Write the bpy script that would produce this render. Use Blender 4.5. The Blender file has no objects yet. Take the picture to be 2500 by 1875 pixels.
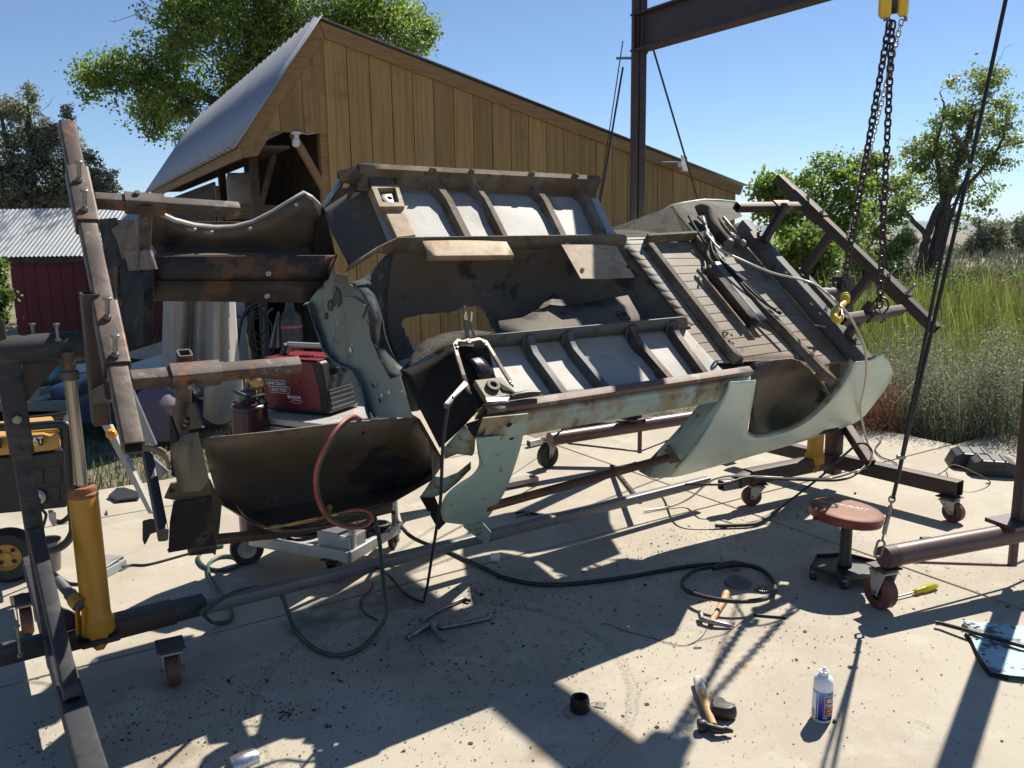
import bpy, bmesh, math, random
import numpy as np
from mathutils import Vector, Matrix
random.seed(7); rng = np.random.default_rng(7)
SC = bpy.context.scene
COL = SC.collection
R = math.radians

# ------------------------------------------------------------------ camera, sky, sun, exposure
F_PX, CX, CY, EYE = 2000.0, 1250.0, 937.5, 1.65
PITCH, ROLL = R(10.1), R(0.86)
fwd = np.array([0, math.cos(PITCH), -math.sin(PITCH)])
_r0 = np.array([1.0, 0, 0]); _u0 = np.cross(_r0, fwd)
right = _r0 * math.cos(ROLL) - _u0 * math.sin(ROLL)
up = _u0 * math.cos(ROLL) + _r0 * math.sin(ROLL)
CAM = np.array([0, 0, EYE])
cam = bpy.data.cameras.new('camera'); camo = bpy.data.objects.new('camera', cam); COL.objects.link(camo)
cam.sensor_fit = 'HORIZONTAL'; cam.sensor_width = 36.0; cam.lens = 36.0 * F_PX / 2500.0
cam.clip_start = 0.05; cam.clip_end = 20000
mw = Matrix.Identity(4)
for i in range(3):
    mw[i][0] = right[i]; mw[i][1] = up[i]; mw[i][2] = -fwd[i]; mw[i][3] = CAM[i]
camo.matrix_world = mw
SC.camera = camo

SUN_EL, SUN_AZ = R(49.0), R(53.0)          # azimuth measured from +x towards +y
sd = np.array([math.cos(SUN_EL) * math.cos(SUN_AZ), math.cos(SUN_EL) * math.sin(SUN_AZ), math.sin(SUN_EL)])
w = bpy.data.worlds.new('World'); SC.world = w; w.use_nodes = True
nt = w.node_tree; nt.nodes.clear()
sky = nt.nodes.new('ShaderNodeTexSky'); sky.sky_type = 'NISHITA'; sky.sun_disc = False
sky.sun_elevation = SUN_EL; sky.sun_rotation = R(90) - SUN_AZ
sky.altitude = 1700; sky.air_density = 1.0; sky.dust_density = 0.0; sky.ozone_density = 5.0
bg = nt.nodes.new('ShaderNodeBackground'); bg.inputs[1].default_value = 0.07
wo = nt.nodes.new('ShaderNodeOutputWorld')
nt.links.new(sky.outputs[0], bg.inputs[0]); nt.links.new(bg.outputs[0], wo.inputs[0])
sl = bpy.data.lights.new('sun', 'SUN'); sl.energy = 5.0; sl.angle = R(0.53); sl.color = (1.0, 0.93, 0.82)
so = bpy.data.objects.new('sun', sl); COL.objects.link(so)
so.rotation_euler = Vector(sd).to_track_quat('Z', 'Y').to_euler()
SC.view_settings.view_transform = 'Standard'; SC.view_settings.look = 'None'
SC.view_settings.exposure = 0.8; SC.view_settings.gamma = 1.0; SC.view_settings.use_curve_mapping = False
SC.render.engine = 'CYCLES'
SC.cycles.max_bounces = 6; SC.cycles.transparent_max_bounces = 8
SC.cycles.use_denoising = True

# ------------------------------------------------------------------ survey: sight lines measured on the photograph, met with real planes
REG = dict(R1=(0,250,3.16), R2=(0,750,3.16), R3=(0,1200,2.4578), R4=(350,300,3.16), R5=(750,400,2.765), R6=(900,700,2.765),
           R7=(1450,400,2.592), R8=(350,950,2.4578), Q1=(1500,700,2.4578), Q2=(1600,1100,2.4578), Q3=(1200,1400,2.4578),
           Q4=(400,0,2.212), Q5=(1400,0,2.011), Q6=(2000,400,2.212), Q7=(560,680,4.424), Q8=(0,950,3.317), D=(0,0,2212/2500), P=(0,0,1.0))
def sight(reg, x, y):
    a, b, k = REG[reg]; X, Y = a + x / k, b + y / k
    return fwd * F_PX + right * (X - CX) - up * (Y - CY)
def onplane(reg, x, y, p0, nrm):
    d = sight(reg, x, y); return CAM + d * (np.dot(np.asarray(p0) - CAM, nrm) / np.dot(d, nrm))
def G(reg, x, y, z=0.0):
    return onplane(reg, x, y, (0, 0, z), np.array([0, 0, 1.0]))
def FP(reg, x, y, p):                       # on the upright plane facing us through point p
    return onplane(reg, x, y, p, np.array([0, 1.0, 0]))
def V(x, y, z): return np.array([x, y, z], float)
ZZ = V(0, 0, 1)
PH, TA = R(34.4), R(40.1)
cu = V(math.cos(PH), math.sin(PH), 0)       # along the car, front to rear
cv = V(-math.sin(PH), math.cos(PH), 0)
cw = math.cos(TA) * cv + math.sin(TA) * ZZ  # across the car, low side to high side
cn = np.cross(cu, cw)                       # out of the underside
CO = 3.12 * cv + 1.49 * ZZ
def U(l, t, s): return CO + cu * l + cw * t + cn * s
def S(reg, x, y, s): return onplane(reg, x, y, CO + cn * s, cn)
def T(reg, x, y, t): return onplane(reg, x, y, CO + cw * t, cw)
def L(reg, x, y, l): return onplane(reg, x, y, CO + cu * l, cu)
def lts(p): q = np.asarray(p) - CO; return np.array([q @ cu, q @ cw, q @ cn])
def nrm(v): v = np.asarray(v, float); return v / (np.linalg.norm(v) + 1e-12)

# ------------------------------------------------------------------ mesh building
class MB:
    def __init__(s): s.v = []; s.f = []; s.m = []; s.mi = 0
    def add(s, vs, fs):
        b = len(s.v); s.v.extend([tuple(map(float, q)) for q in vs])
        for f in fs: s.f.append(tuple(i + b for i in f)); s.m.append(s.mi)
        return s
    def poly(s, pts): return s.add(pts, [tuple(range(len(pts)))])
    def grid(s, rows, closed=False):
        n = len(rows[0]); vs = [p for r in rows for p in r]; fs = []
        for i in range(len(rows) - 1):
            for j in range(n if closed else n - 1):
                k = (j + 1) % n
                fs.append((i*n+j, i*n+k, (i+1)*n+k, (i+1)*n+j))
        return s.add(vs, fs)
    def prism(s, pts, off):                 # polygon swept by a vector, closed
        n = len(pts); off = np.asarray(off); a = [np.asarray(p) for p in pts]; b = [p + off for p in a]
        fs = [tuple(range(n))[::-1], tuple(range(n, 2*n))] + [(i, (i+1) % n, n+(i+1) % n, n+i) for i in range(n)]
        return s.add(a + b, fs)
    def plate(s, pts, th, nv=None):
        a = [np.asarray(p) for p in pts]
        if nv is None:
            nv = nrm(np.cross(a[1]-a[0], a[2]-a[0]))
        return s.prism([p - np.asarray(nv)*th/2 for p in a], np.asarray(nv)*th)
    def box(s, c, sx, sy, sz, ax=None, ay=None, az=None):
        ax = V(1,0,0) if ax is None else ax; ay = V(0,1,0) if ay is None else ay; az = V(0,0,1) if az is None else az
        c = np.asarray(c, float); hx, hy, hz = ax*sx/2, ay*sy/2, az*sz/2
        vs = [c + i*hx + j*hy + k*hz for i in (-1,1) for j in (-1,1) for k in (-1,1)]
        return s.add(vs, [(0,1,3,2),(4,6,7,5),(0,4,5,1),(2,3,7,6),(0,2,6,4),(1,5,7,3)])
    def frame(s, d, hint):
        d = nrm(d); x = np.cross(hint, d)
        if np.linalg.norm(x) < 1e-4: x = np.cross(V(0.31,0.5,0.8), d)
        x = nrm(x); return d, x, np.cross(d, x)
    def tube(s, pts, r, n=8, closed=False, caps=True, hint=V(0.13,0.2,0.97)):
        pts = [np.asarray(p, float) for p in pts]; rows = []; N = len(pts)
        rr = r if hasattr(r, '__len__') else [r]*N; px = None
        for i, p in enumerate(pts):
            if closed: d = pts[(i+1) % N] - pts[i-1]
            else: d = pts[min(i+1, N-1)] - pts[max(i-1, 0)]
            d = nrm(d)
            if px is None: _, x, _y = s.frame(d, hint)
            else:
                x = px - d*np.dot(px, d); x = nrm(x)
            px = x; y = np.cross(d, x)
            rows.append([p + rr[i]*(math.cos(a)*x + math.sin(a)*y) for a in [2*math.pi*k/n for k in range(n)]])
        if closed: rows.append(rows[0])
        b = len(s.v); s.grid(rows, closed=True)
        if caps and not closed:
            s.f.append(tuple(b + k for k in range(n))[::-1]); s.m.append(s.mi)
            s.f.append(tuple(b + (N-1)*n + k for k in range(n))); s.m.append(s.mi)
        return s
    def lathe(s, prof, base, axis=ZZ, n=24, hint=V(1,0.02,0)):   # prof: (radius, height)
        d, x, y = s.frame(axis, hint); base = np.asarray(base, float)
        rows = [[base + d*h + max(r, 1e-5)*(math.cos(a)*x + math.sin(a)*y) for a in [2*math.pi*k/n for k in range(n)]] for r, h in prof]
        return s.grid(rows, closed=True)
    def sqtube(s, p0, p1, w_, h_, hint, wall=0.005, rad=0.008, hollow=True):   # rounded square steel tube, open ends
        p0 = np.asarray(p0, float); p1 = np.asarray(p1, float); d, x, y = s.frame(p1 - p0, hint)
        def ring(c, W, H, r):
            o = []
            for sx, sy, a0 in ((1,1,0),(-1,1,90),(-1,-1,180),(1,-1,270)):
                for k in range(4):
                    a = R(a0 + k*30); o.append(c + x*(sx*(W/2-r) + r*math.cos(a)) + y*(sy*(H/2-r) + r*math.sin(a)))
            return o
        o0, o1 = ring(p0, w_, h_, rad), ring(p1, w_, h_, rad)
        if not hollow:
            b = len(s.v); s.grid([o0, o1], closed=True); n = 16
            s.add(o0, [tuple(range(n))[::-1]]); s.add(o1, [tuple(range(n))]); return s
        i0, i1 = ring(p0, w_-2*wall, h_-2*wall, max(rad-wall, .001)), ring(p1, w_-2*wall, h_-2*wall, max(rad-wall, .001))
        return s.grid([i0, o0, o1, i1, i0], closed=True)
    def build(s, name, mat, parent=None, smooth=None, solid=0, bevel=0, thing=None, sub=0):
        me = bpy.data.meshes.new(name)
        off = np.zeros(3)
        p = parent
        while p is not None: off = off + np.array(p.location); p = p.parent
        base = None
        if parent is None and thing is not None:
            a = np.array(s.v); base = (a.min(0) + a.max(0))/2; base[2] = a[:, 2].min(); off = base
        me.from_pydata([tuple(np.array(q) - off) for q in s.v], [], s.f)
        for m in (mat if isinstance(mat, (list, tuple)) else [mat]): me.materials.append(m)
        if any(s.m):
            me.polygons.foreach_set('material_index', s.m)
        bm = bmesh.new(); bm.from_mesh(me); bmesh.ops.remove_doubles(bm, verts=bm.verts, dist=2e-5)
        bmesh.ops.recalc_face_normals(bm, faces=bm.faces); bm.to_mesh(me); bm.free()
        o = bpy.data.objects.new(name, me); COL.objects.link(o)
        if parent is not None: o.parent = parent
        if base is not None: o.location = base
        if solid:
            md = o.modifiers.new('thickness', 'SOLIDIFY'); md.thickness = solid; md.offset = 0
        if sub:
            md = o.modifiers.new('smooth', 'SUBSURF'); md.levels = sub; md.render_levels = sub
        if bevel:
            md = o.modifiers.new('edge', 'BEVEL'); md.width = bevel; md.segments = 2; md.limit_method = 'ANGLE'; md.angle_limit = R(40)
        if smooth is not None:
            me.polygons.foreach_set('use_smooth', [True]*len(me.polygons))
            try:
                me.set_sharp_from_angle(angle=R(smooth))
            except Exception: pass
        if thing is not None: tag(o, *thing)
        return o
def tag(o, label, cat, group=None, kind=None):
    if label: o['label'] = label
    if cat: o['category'] = cat
    if group: o['group'] = group
    if kind: o['kind'] = kind
    return o
def thing(name, loc, label, cat, group=None):
    o = bpy.data.objects.new(name, None); COL.objects.link(o); o.location = tuple(float(q) for q in loc); o.empty_display_size = .1
    return tag(o, label, cat, group)
def place(proto, parent=None, M=None, name=None):     # another piece sharing the prototype's mesh
    c = proto.copy(); COL.objects.link(c); c.parent = parent
    if M is not None: c.matrix_local = M
    return c
def basis(o, x, y, z):
    m = Matrix.Identity(4)
    for i in range(3): m[i][0] = x[i]; m[i][1] = y[i]; m[i][2] = z[i]; m[i][3] = o[i]
    return m
def smoothpath(pts, k=6):
    P = [np.asarray(p, float) for p in pts]; P = [2*P[0]-P[1]] + P + [2*P[-1]-P[-2]]; out = []
    for i in range(1, len(P)-2):
        for j in range(k):
            t = j/k; a, b, c, d = P[i-1], P[i], P[i+1], P[i+2]
            out.append(.5*((2*b) + (c-a)*t + (2*a-5*b+4*c-d)*t*t + (3*b-a-3*c+d)*t**3))
    out.append(P[-2]); return out
def lerp(a, b, t): return np.asarray(a)*(1-t) + np.asarray(b)*t

# ------------------------------------------------------------------ materials
def NN(nt, t, **k):
    n_ = nt.nodes.new(t)
    for a, b in k.items(): setattr(n_, a, b)
    return n_
TIGHT = .30
def mat(name, base, layers=(), rough=.7, metal=0.0, bump=0.0, bscale=60, bdist=.004, vary=0.0, rvar=0.0, spec=.5, trans=0, coat=0.0, island=0.0):
    """layers: (colour, noise scale, low, high, strength, stretch) laid over the base by a noise threshold"""
    m = bpy.data.materials.new(name); m.use_nodes = True; nt = m.node_tree; nt.nodes.clear()
    out = NN(nt, 'ShaderNodeOutputMaterial'); b = NN(nt, 'ShaderNodeBsdfPrincipled'); nt.links.new(b.outputs[0], out.inputs[0])
    geo = NN(nt, 'ShaderNodeNewGeometry'); pos = geo.outputs['Position']
    if vary:
        oi = NN(nt, 'ShaderNodeObjectInfo'); mu = NN(nt, 'ShaderNodeMath', operation='MULTIPLY'); mu.inputs[1].default_value = 57.3
        nt.links.new(oi.outputs['Random'], mu.inputs[0]); ad = NN(nt, 'ShaderNodeVectorMath', operation='ADD')
        nt.links.new(pos, ad.inputs[0]); nt.links.new(mu.outputs[0], ad.inputs[1]); pos = ad.outputs[0]
    c = NN(nt, 'ShaderNodeRGB'); c.outputs[0].default_value = (*base, 1); cur = c.outputs[0]
    rs = None
    for ly in layers:
        col, sc, lo, hi = ly[:4]; st = ly[4] if len(ly) > 4 else 1.0; stretch = ly[5] if len(ly) > 5 else None; rr = ly[6] if len(ly) > 6 else None
        p = pos
        if stretch is not None:
            mp = NN(nt, 'ShaderNodeMapping'); mp.inputs['Scale'].default_value = stretch; nt.links.new(pos, mp.inputs[0]); p = mp.outputs[0]
        no = NN(nt, 'ShaderNodeTexNoise'); no.inputs['Scale'].default_value = sc; no.inputs['Detail'].default_value = 6; no.inputs['Roughness'].default_value = .62
        nt.links.new(p, no.inputs['Vector'])
        mr = NN(nt, 'ShaderNodeMapRange'); c_ = (lo+hi)/2; h_ = (hi-lo)*TIGHT; mr.inputs[1].default_value = c_-h_; mr.inputs[2].default_value = c_+h_; mr.inputs[3].default_value = 0; mr.inputs[4].default_value = st
        nt.links.new(no.outputs[0], mr.inputs[0])
        mx = NN(nt, 'ShaderNodeMix', data_type='RGBA'); nt.links.new(mr.outputs[0], mx.inputs[0]); nt.links.new(cur, mx.inputs[6]); mx.inputs[7].default_value = (*col, 1)
        cur = mx.outputs[2]
        if rr is not None:
            mq = NN(nt, 'ShaderNodeMix', data_type='FLOAT'); nt.links.new(mr.outputs[0], mq.inputs[0])
            if rs is None: mq.inputs[2].default_value = rough
            else: nt.links.new(rs, mq.inputs[2])
            mq.inputs[3].default_value = rr; rs = mq.outputs[0]
    if vary or island:
        hs = NN(nt, 'ShaderNodeHueSaturation'); rm = NN(nt, 'ShaderNodeMapRange')
        src = geo.outputs['Random Per Island'] if island else oi.outputs['Random']; k = island or vary
        nt.links.new(src, rm.inputs[0]); rm.inputs[3].default_value = 1-k; rm.inputs[4].default_value = 1+k
        nt.links.new(rm.outputs[0], hs.inputs['Value']); nt.links.new(cur, hs.inputs['Color']); cur = hs.outputs[0]
    nt.links.new(cur, b.inputs['Base Color'])
    b.inputs['Roughness'].default_value = rough; b.inputs['Metallic'].default_value = metal
    if rs is not None: nt.links.new(rs, b.inputs['Roughness'])
    b.inputs['Specular IOR Level'].default_value = spec
    if coat: b.inputs['Coat Weight'].default_value = coat; b.inputs['Coat Roughness'].default_value = .12
    if bump:
        no = NN(nt, 'ShaderNodeTexNoise'); no.inputs['Scale'].default_value = bscale; no.inputs['Detail'].default_value = 5
        nt.links.new(pos, no.inputs['Vector']); bp = NN(nt, 'ShaderNodeBump'); bp.inputs['Strength'].default_value = bump; bp.inputs['Distance'].default_value = bdist
        nt.links.new(no.outputs[0], bp.inputs['Height']); nt.links.new(bp.outputs[0], b.inputs['Normal'])
    if trans:
        tr = NN(nt, 'ShaderNodeBsdfTranslucent'); nt.links.new(cur, tr.inputs[0]); ms = NN(nt, 'ShaderNodeMixShader'); ms.inputs[0].default_value = trans
        nt.links.new(b.outputs[0], ms.inputs[1]); nt.links.new(tr.outputs[0], ms.inputs[2]); nt.links.new(ms.outputs[0], out.inputs[0])
    return m
RUST, RUSTO, RUSTD = (.17,.07,.035), (.27,.105,.035), (.06,.034,.026)
M = {}
M['steel_rust'] = mat('rusty square steel tube', (.115,.09,.076), [((.062,.045,.038), 7, .42, .6, .8), (RUSTO, 11, .55, .66, .6), ((.27,.245,.22), 16, .56, .7, .6), ((.05,.035,.03), 5, .54, .66, .7), (RUSTD, 40, .55, .7, .5)], rough=.6, metal=.35, bump=.25, bscale=120, bdist=.002)
M['steel_rust_dark'] = mat('dark rusted steel', (.058,.043,.036), [((.095,.055,.036), 8, .5, .65, .6), ((.12,.10,.09), 22, .6, .75, .5)], rough=.6, metal=.35, bump=.2, bscale=120, bdist=.002)
M['mill_steel'] = mat('dark mill scale steel', (.04,.04,.043), [((.10,.092,.085), 6, .5, .7, .6, (1,1,4)), ((.11,.06,.04), 9, .58, .7, .5), ((.015,.015,.017), 14, .55, .7, .7)], rough=.65, metal=.1, spec=.35, bump=.15, bscale=140, bdist=.0015)
M['grey_bar'] = mat('grey steel bar', (.16,.165,.17), [((.24,.23,.21), 8, .5, .7, .6), ((.09,.08,.075), 20, .55, .7, .6)], rough=.5, metal=.5, bump=.1, bscale=150, bdist=.001)
M['maroon_pipe'] = mat('oxide red painted pipe', (.085,.045,.042), [((.12,.06,.055), 6, .5, .7, .6), ((.05,.03,.03), 15, .55, .7, .6), ((.4,.38,.36), 45, .72, .76, .6)], rough=.42, bump=.08, bscale=90, bdist=.001)
M['beam_dark'] = mat('dark oxide beam paint', (.045,.028,.027), [((.07,.04,.035), 5, .5, .7, .7)], rough=.5)
M['bolt'] = mat('zinc bolt', (.22,.225,.215), [((.10,.09,.08), 30, .5, .65, .7)], rough=.4, metal=.85)
M['chain'] = mat('oily dark chain', (.06,.045,.042), [((.12,.08,.06), 30, .5, .65, .7)], rough=.4, metal=.6)
M['chain_light'] = mat('bright hand chain', (.45,.45,.44), rough=.35, metal=.8)
M['black_rubber'] = mat('black rubber', (.018,.018,.02), [((.05,.048,.045), 12, .5, .7, .6)], rough=.55)
M['black_plastic'] = mat('black plastic', (.018,.019,.021), [((.04,.04,.04), 9, .5, .7, .5)], rough=.45)
M['white_zinc'] = mat('zinc plated bracket', (.38,.37,.34), [((.17,.14,.11), 20, .5, .65, .7)], rough=.5, metal=.4)
M['red_wheel'] = mat('worn red polyurethane', (.13,.045,.034), [((.07,.034,.026), 14, .48, .62, .8), ((.28,.16,.13), 22, .58, .7, .5)], rough=.6)
M['jack'] = mat('yellow jack paint', (.50,.235,.016), [((.38,.155,.012), 6, .5, .7, .5), ((.25,.09,.02), 25, .66, .72, .7)], rough=.4, spec=.5)
M['jack_rust'] = mat('rusty jack collar', (.24,.095,.045), [((.14,.05,.026), 30, .45, .6, .8)], rough=.75)
M['chrome_rod'] = mat('oily piston rod', (.34,.31,.27), [((.2,.15,.1), 10, .5, .65, .6, (1,1,.2))], rough=.25, metal=.9)
M['hook'] = mat('yellow hook', (.62,.40,.03), [((.2,.12,.03), 25, .55, .66, .7)], rough=.45)
M['hoist'] = mat('yellow hoist paint', (.72,.50,.07), [((.5,.33,.05), 6, .5, .7, .4)], rough=.4)
# ------------------------------------------------------------------ ground, concrete, hills
M['soil'] = mat('dry earth', (.20,.155,.105), [((.11,.09,.06), 2.5, .45, .65, .8), ((.3,.25,.18), 9, .5, .7, .6), ((.07,.08,.03), .7, .5, .62, .7)], rough=.95, bump=.8, bscale=14, bdist=.05)
def concrete_mat():
    m = mat('broom finished concrete', (0.382,0.342,0.270),
        [((0.325,0.285,0.223), 1.3, .42, .62, .8), ((0.430,0.394,0.321), 3.1, .52, .68, .7), ((0.357,0.266,0.172), 2.2, .62, .74, .45), ((0.268,0.233,0.188), 5.0, .58, .70, .4),
         ((0.219,0.193,0.157), 55, .60, .66, .55), ((0.041,0.037,0.031), 34, .665, .69, .8), ((0.471,0.443,0.376), 130, .6, .72, .5)], rough=.85, bump=.35, bscale=220, bdist=.002)
    nt = m.node_tree; b = [n for n in nt.nodes if n.type == 'BSDF_PRINCIPLED'][0]; ln = b.inputs['Base Color'].links[0]; cur = ln.from_socket
    geo = NN(nt, 'ShaderNodeNewGeometry')
    def ring(cx, cy, r, wd, col, st, cur):           # scuffed tyre arc: distance to a circle on the slab, broken by noise
        sb = NN(nt, 'ShaderNodeVectorMath', operation='DISTANCE'); sb.inputs[1].default_value = (cx, cy, 0); nt.links.new(geo.outputs['Position'], sb.inputs[0])
        no = NN(nt, 'ShaderNodeTexNoise'); no.inputs['Scale'].default_value = 3.0; nt.links.new(geo.outputs['Position'], no.inputs['Vector'])
        n2 = NN(nt, 'ShaderNodeTexNoise'); n2.inputs['Scale'].default_value = 90; n2.inputs['Detail'].default_value = 4; nt.links.new(geo.outputs['Position'], n2.inputs['Vector'])
        a0 = NN(nt, 'ShaderNodeMath', operation='MULTIPLY_ADD'); nt.links.new(no.outputs[0], a0.inputs[0]); a0.inputs[1].default_value = .08; nt.links.new(sb.outputs[1], a0.inputs[2])
        a1 = NN(nt, 'ShaderNodeMath', operation='SUBTRACT'); nt.links.new(a0.outputs[0], a1.inputs[0]); a1.inputs[1].default_value = r + .04
        a2 = NN(nt, 'ShaderNodeMath', operation='ABSOLUTE'); nt.links.new(a1.outputs[0], a2.inputs[0])
        m1 = NN(nt, 'ShaderNodeMapRange'); nt.links.new(a2.outputs[0], m1.inputs[0]); m1.inputs[1].default_value = wd; m1.inputs[2].default_value = wd*.4; m1.inputs[3].default_value = 0; m1.inputs[4].default_value = st
        m2 = NN(nt, 'ShaderNodeMapRange'); nt.links.new(n2.outputs[0], m2.inputs[0]); m2.inputs[1].default_value = .42; m2.inputs[2].default_value = .58
        mm = NN(nt, 'ShaderNodeMath', operation='MULTIPLY'); nt.links.new(m1.outputs[0], mm.inputs[0]); nt.links.new(m2.outputs[0], mm.inputs[1])
        mx = NN(nt, 'ShaderNodeMix', data_type='RGBA'); nt.links.new(mm.outputs[0], mx.inputs[0]); nt.links.new(cur, mx.inputs[6]); mx.inputs[7].default_value = (*col, 1)
        return mx.outputs[2]
    cur = ring(-.27, 2.85, .69, .016, (.12,.11,.1), .55, cur)
    cur = ring(-.27, 2.85, .715, .010, (.12,.11,.1), .5, cur)
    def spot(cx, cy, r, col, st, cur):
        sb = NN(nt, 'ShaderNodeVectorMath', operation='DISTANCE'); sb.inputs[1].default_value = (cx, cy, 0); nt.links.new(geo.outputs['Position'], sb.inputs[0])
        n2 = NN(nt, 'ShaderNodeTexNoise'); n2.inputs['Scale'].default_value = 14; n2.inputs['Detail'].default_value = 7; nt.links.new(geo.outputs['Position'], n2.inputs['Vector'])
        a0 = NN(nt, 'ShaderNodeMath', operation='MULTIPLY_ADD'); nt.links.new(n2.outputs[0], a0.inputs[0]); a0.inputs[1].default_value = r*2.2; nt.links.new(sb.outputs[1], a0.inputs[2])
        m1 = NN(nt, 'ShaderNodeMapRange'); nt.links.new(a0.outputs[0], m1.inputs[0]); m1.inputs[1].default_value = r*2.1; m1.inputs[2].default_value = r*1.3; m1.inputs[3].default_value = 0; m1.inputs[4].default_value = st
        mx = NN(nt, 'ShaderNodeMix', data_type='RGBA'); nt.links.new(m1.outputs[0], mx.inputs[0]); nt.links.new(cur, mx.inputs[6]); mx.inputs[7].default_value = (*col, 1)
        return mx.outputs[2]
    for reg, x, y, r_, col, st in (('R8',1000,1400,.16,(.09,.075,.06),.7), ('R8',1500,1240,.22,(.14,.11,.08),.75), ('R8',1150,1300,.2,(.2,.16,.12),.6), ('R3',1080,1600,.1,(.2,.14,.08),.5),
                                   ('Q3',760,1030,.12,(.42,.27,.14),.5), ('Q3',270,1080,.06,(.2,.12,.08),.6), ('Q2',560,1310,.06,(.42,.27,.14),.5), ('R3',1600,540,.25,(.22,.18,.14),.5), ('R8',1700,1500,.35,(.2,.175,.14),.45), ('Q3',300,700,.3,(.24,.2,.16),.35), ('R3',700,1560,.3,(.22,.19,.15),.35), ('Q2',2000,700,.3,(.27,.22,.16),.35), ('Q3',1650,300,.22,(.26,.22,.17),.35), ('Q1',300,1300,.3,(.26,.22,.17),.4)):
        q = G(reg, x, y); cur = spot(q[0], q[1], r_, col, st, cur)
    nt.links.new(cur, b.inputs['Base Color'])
    return m
M['concrete'] = concrete_mat()
g = MB(); xs = [-5000,-600,-120,-60,-40] + list(np.linspace(-30,30,41)) + [40,60,120,600,5000]; ys = [-200,-40] + list(np.linspace(-10,40,41)) + [60,120,600,5000,12000]
def terrain(x, y):
    z = -.12
    if x > 3.2: z += min(1.0, (x-3.2)/16) * min(1, max(0, (y-6)/10)) * .5      # bank rising on the right behind the marsh
    if y > 60: z -= .5
    z += .03*math.sin(x*1.7+y*.9) + .03*math.sin(x*.6-y*1.3)
    return z
g.grid([[V(x, y, terrain(x, y)) for x in xs] for y in ys])
tag(g.build('ground', M['soil'], smooth=60), None, None, None, 'structure')
# concrete pad, cast in slabs with open joints
pad = thing('concrete_pad', (0,0,0), None, None); pad['kind'] = 'structure'
J0 = V(1.385,4.484,0); JA = R(32.0); ja = V(math.cos(JA), math.sin(JA), 0); jb = V(-math.sin(JA), math.cos(JA), 0)
J0 = V(1.30,4.905,0)
gap = .006
pc = [-9.0, -7.0, 0.0, 3.2]; qc = [-7.5, -3.4, 0.0, 1.95, 6.0]
pl = G('R2',720,1410), G('R2',1190,1590)
for i in range(3):
    for j in range(4):
        a0, a1, b0, b1 = pc[i]+gap, pc[i+1]-gap, qc[j]+gap, qc[j+1]-gap
        if i == 0: continue
        if i == 1 and j >= 2: a0 = -4.5
        if i == 2 and j == 2: a1 = 2.55
        if i == 2 and j == 3: continue
        mbs = MB(); h = .1
        c = [J0 + ja*a + jb*b for a, b in ((a0,b0),(a1,b0),(a1,b1),(a0,b1))]
        # rounded arrises from a small bevel
        if (i, j) == (1, 3): c = [J0 + ja*a + jb*b for a, b in ((a0,b0),(a1,b0),(a1,b1),(-2.0,b1),(-2.0,2.6),(a0,2.6))]
        mbs.prism([p + V(0,0,-h) for p in c], V(0,0,h))
        mbs.build('concrete_slab', M['concrete'], pad, bevel=.006)
# wooded ridges far off
M['hill'] = mat('far wooded hill', (.055,.075,.055), [((.12,.12,.08), .004, .45, .6, .6)], rough=1)
for k, (y0, h0, sx) in enumerate(((5200, 95, 1.0), (7600, 190, 1.7))):
    hb = MB(); rows = []
    for yy, f_ in ((y0, 0), (y0+500, .55), (y0+1200, 1), (y0+2600, .8), (y0+3600, -.1)):
        rows.append([V(x, yy, -20 + f_*h0*(.62+.25*math.sin(x/900*sx+k)+.1*math.sin(x/260+2*k)+.06*math.sin(x/97+f_))) for x in np.linspace(-9000, 9000, 181)])
    hb.grid(rows); o = hb.build('hill', M['hill'], smooth=60); tag(o, None, None, None, 'structure')

# ------------------------------------------------------------------ timber shed
th = R(29.0); se = V(math.cos(th), math.sin(th), 0); sdp = V(-math.sin(th), math.cos(th), 0); sp0 = V(-1.667, 9.368, 0)
def H(a, z, d=0.0): return sp0 + se*a + sdp*d + ZZ*z
def wood(name, base, dark, vary=.12, grain=(26,26,.9)):
    m = mat(name, base, [(dark, 1.0, .40, .66, .6, grain), (tuple(q*.6 for q in dark), 1.0, .56, .66, .35, (grain[0]*2.6, grain[1]*2.6, grain[2]*1.3)), ((.26,.2,.12), 1.6, .58, .72, .45), (tuple(q*.5 for q in dark), 1.1, .57, .72, .5), (tuple(q*.55 for q in dark), 9, .70, .74, .7)], rough=.75, vary=vary, bump=.25, bscale=40, bdist=.003)
    return m
M['board'] = wood('stained pine board', (.37,.225,.078), (.225,.125,.04), .2)
M['trim'] = wood('stained pine trim', (.31,.18,.07), (.21,.115,.04), .08, (3,3,30))
M['timber'] = wood('rough lumber', (.28,.18,.09), (.18,.11,.05), .2, (20,20,2))
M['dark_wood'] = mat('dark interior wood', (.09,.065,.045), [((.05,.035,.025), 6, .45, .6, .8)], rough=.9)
M['tin'] = mat('galvanised roofing', (.38,.405,.44), [((.44,.46,.48), 4, .45, .65, .6), ((.29,.305,.33), 11, .55, .7, .4)], rough=.42, metal=.5)
shed = thing('wooden_shed', H(2.6, 0), 'tall timber shed of stained vertical boards with corrugated roof behind the car shell', 'shed')
rk = -.2618
def rake(a): return 3.86 + rk*(a + .33)
for k in range(24):
    a0, a1 = -.325 + .2525*k, -.325 + .2525*(k+1) - .009
    if a0 > 5.6: break
    a1 = min(a1, 5.64); mb = MB(); dz = random.uniform(-.002, .004)
    mb.prism([H(a0, .02, dz), H(a1, .02, dz), H(a1, rake(a1), dz), H(a0, rake(a0), dz)], sdp*.022)
    mb.build('board', M['board'], shed, bevel=.002)
sl_ = (3.942-2.641)/(-.364+1.289)
def lrake(a): return 3.942 + sl_*(a+.364) - .12
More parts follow.
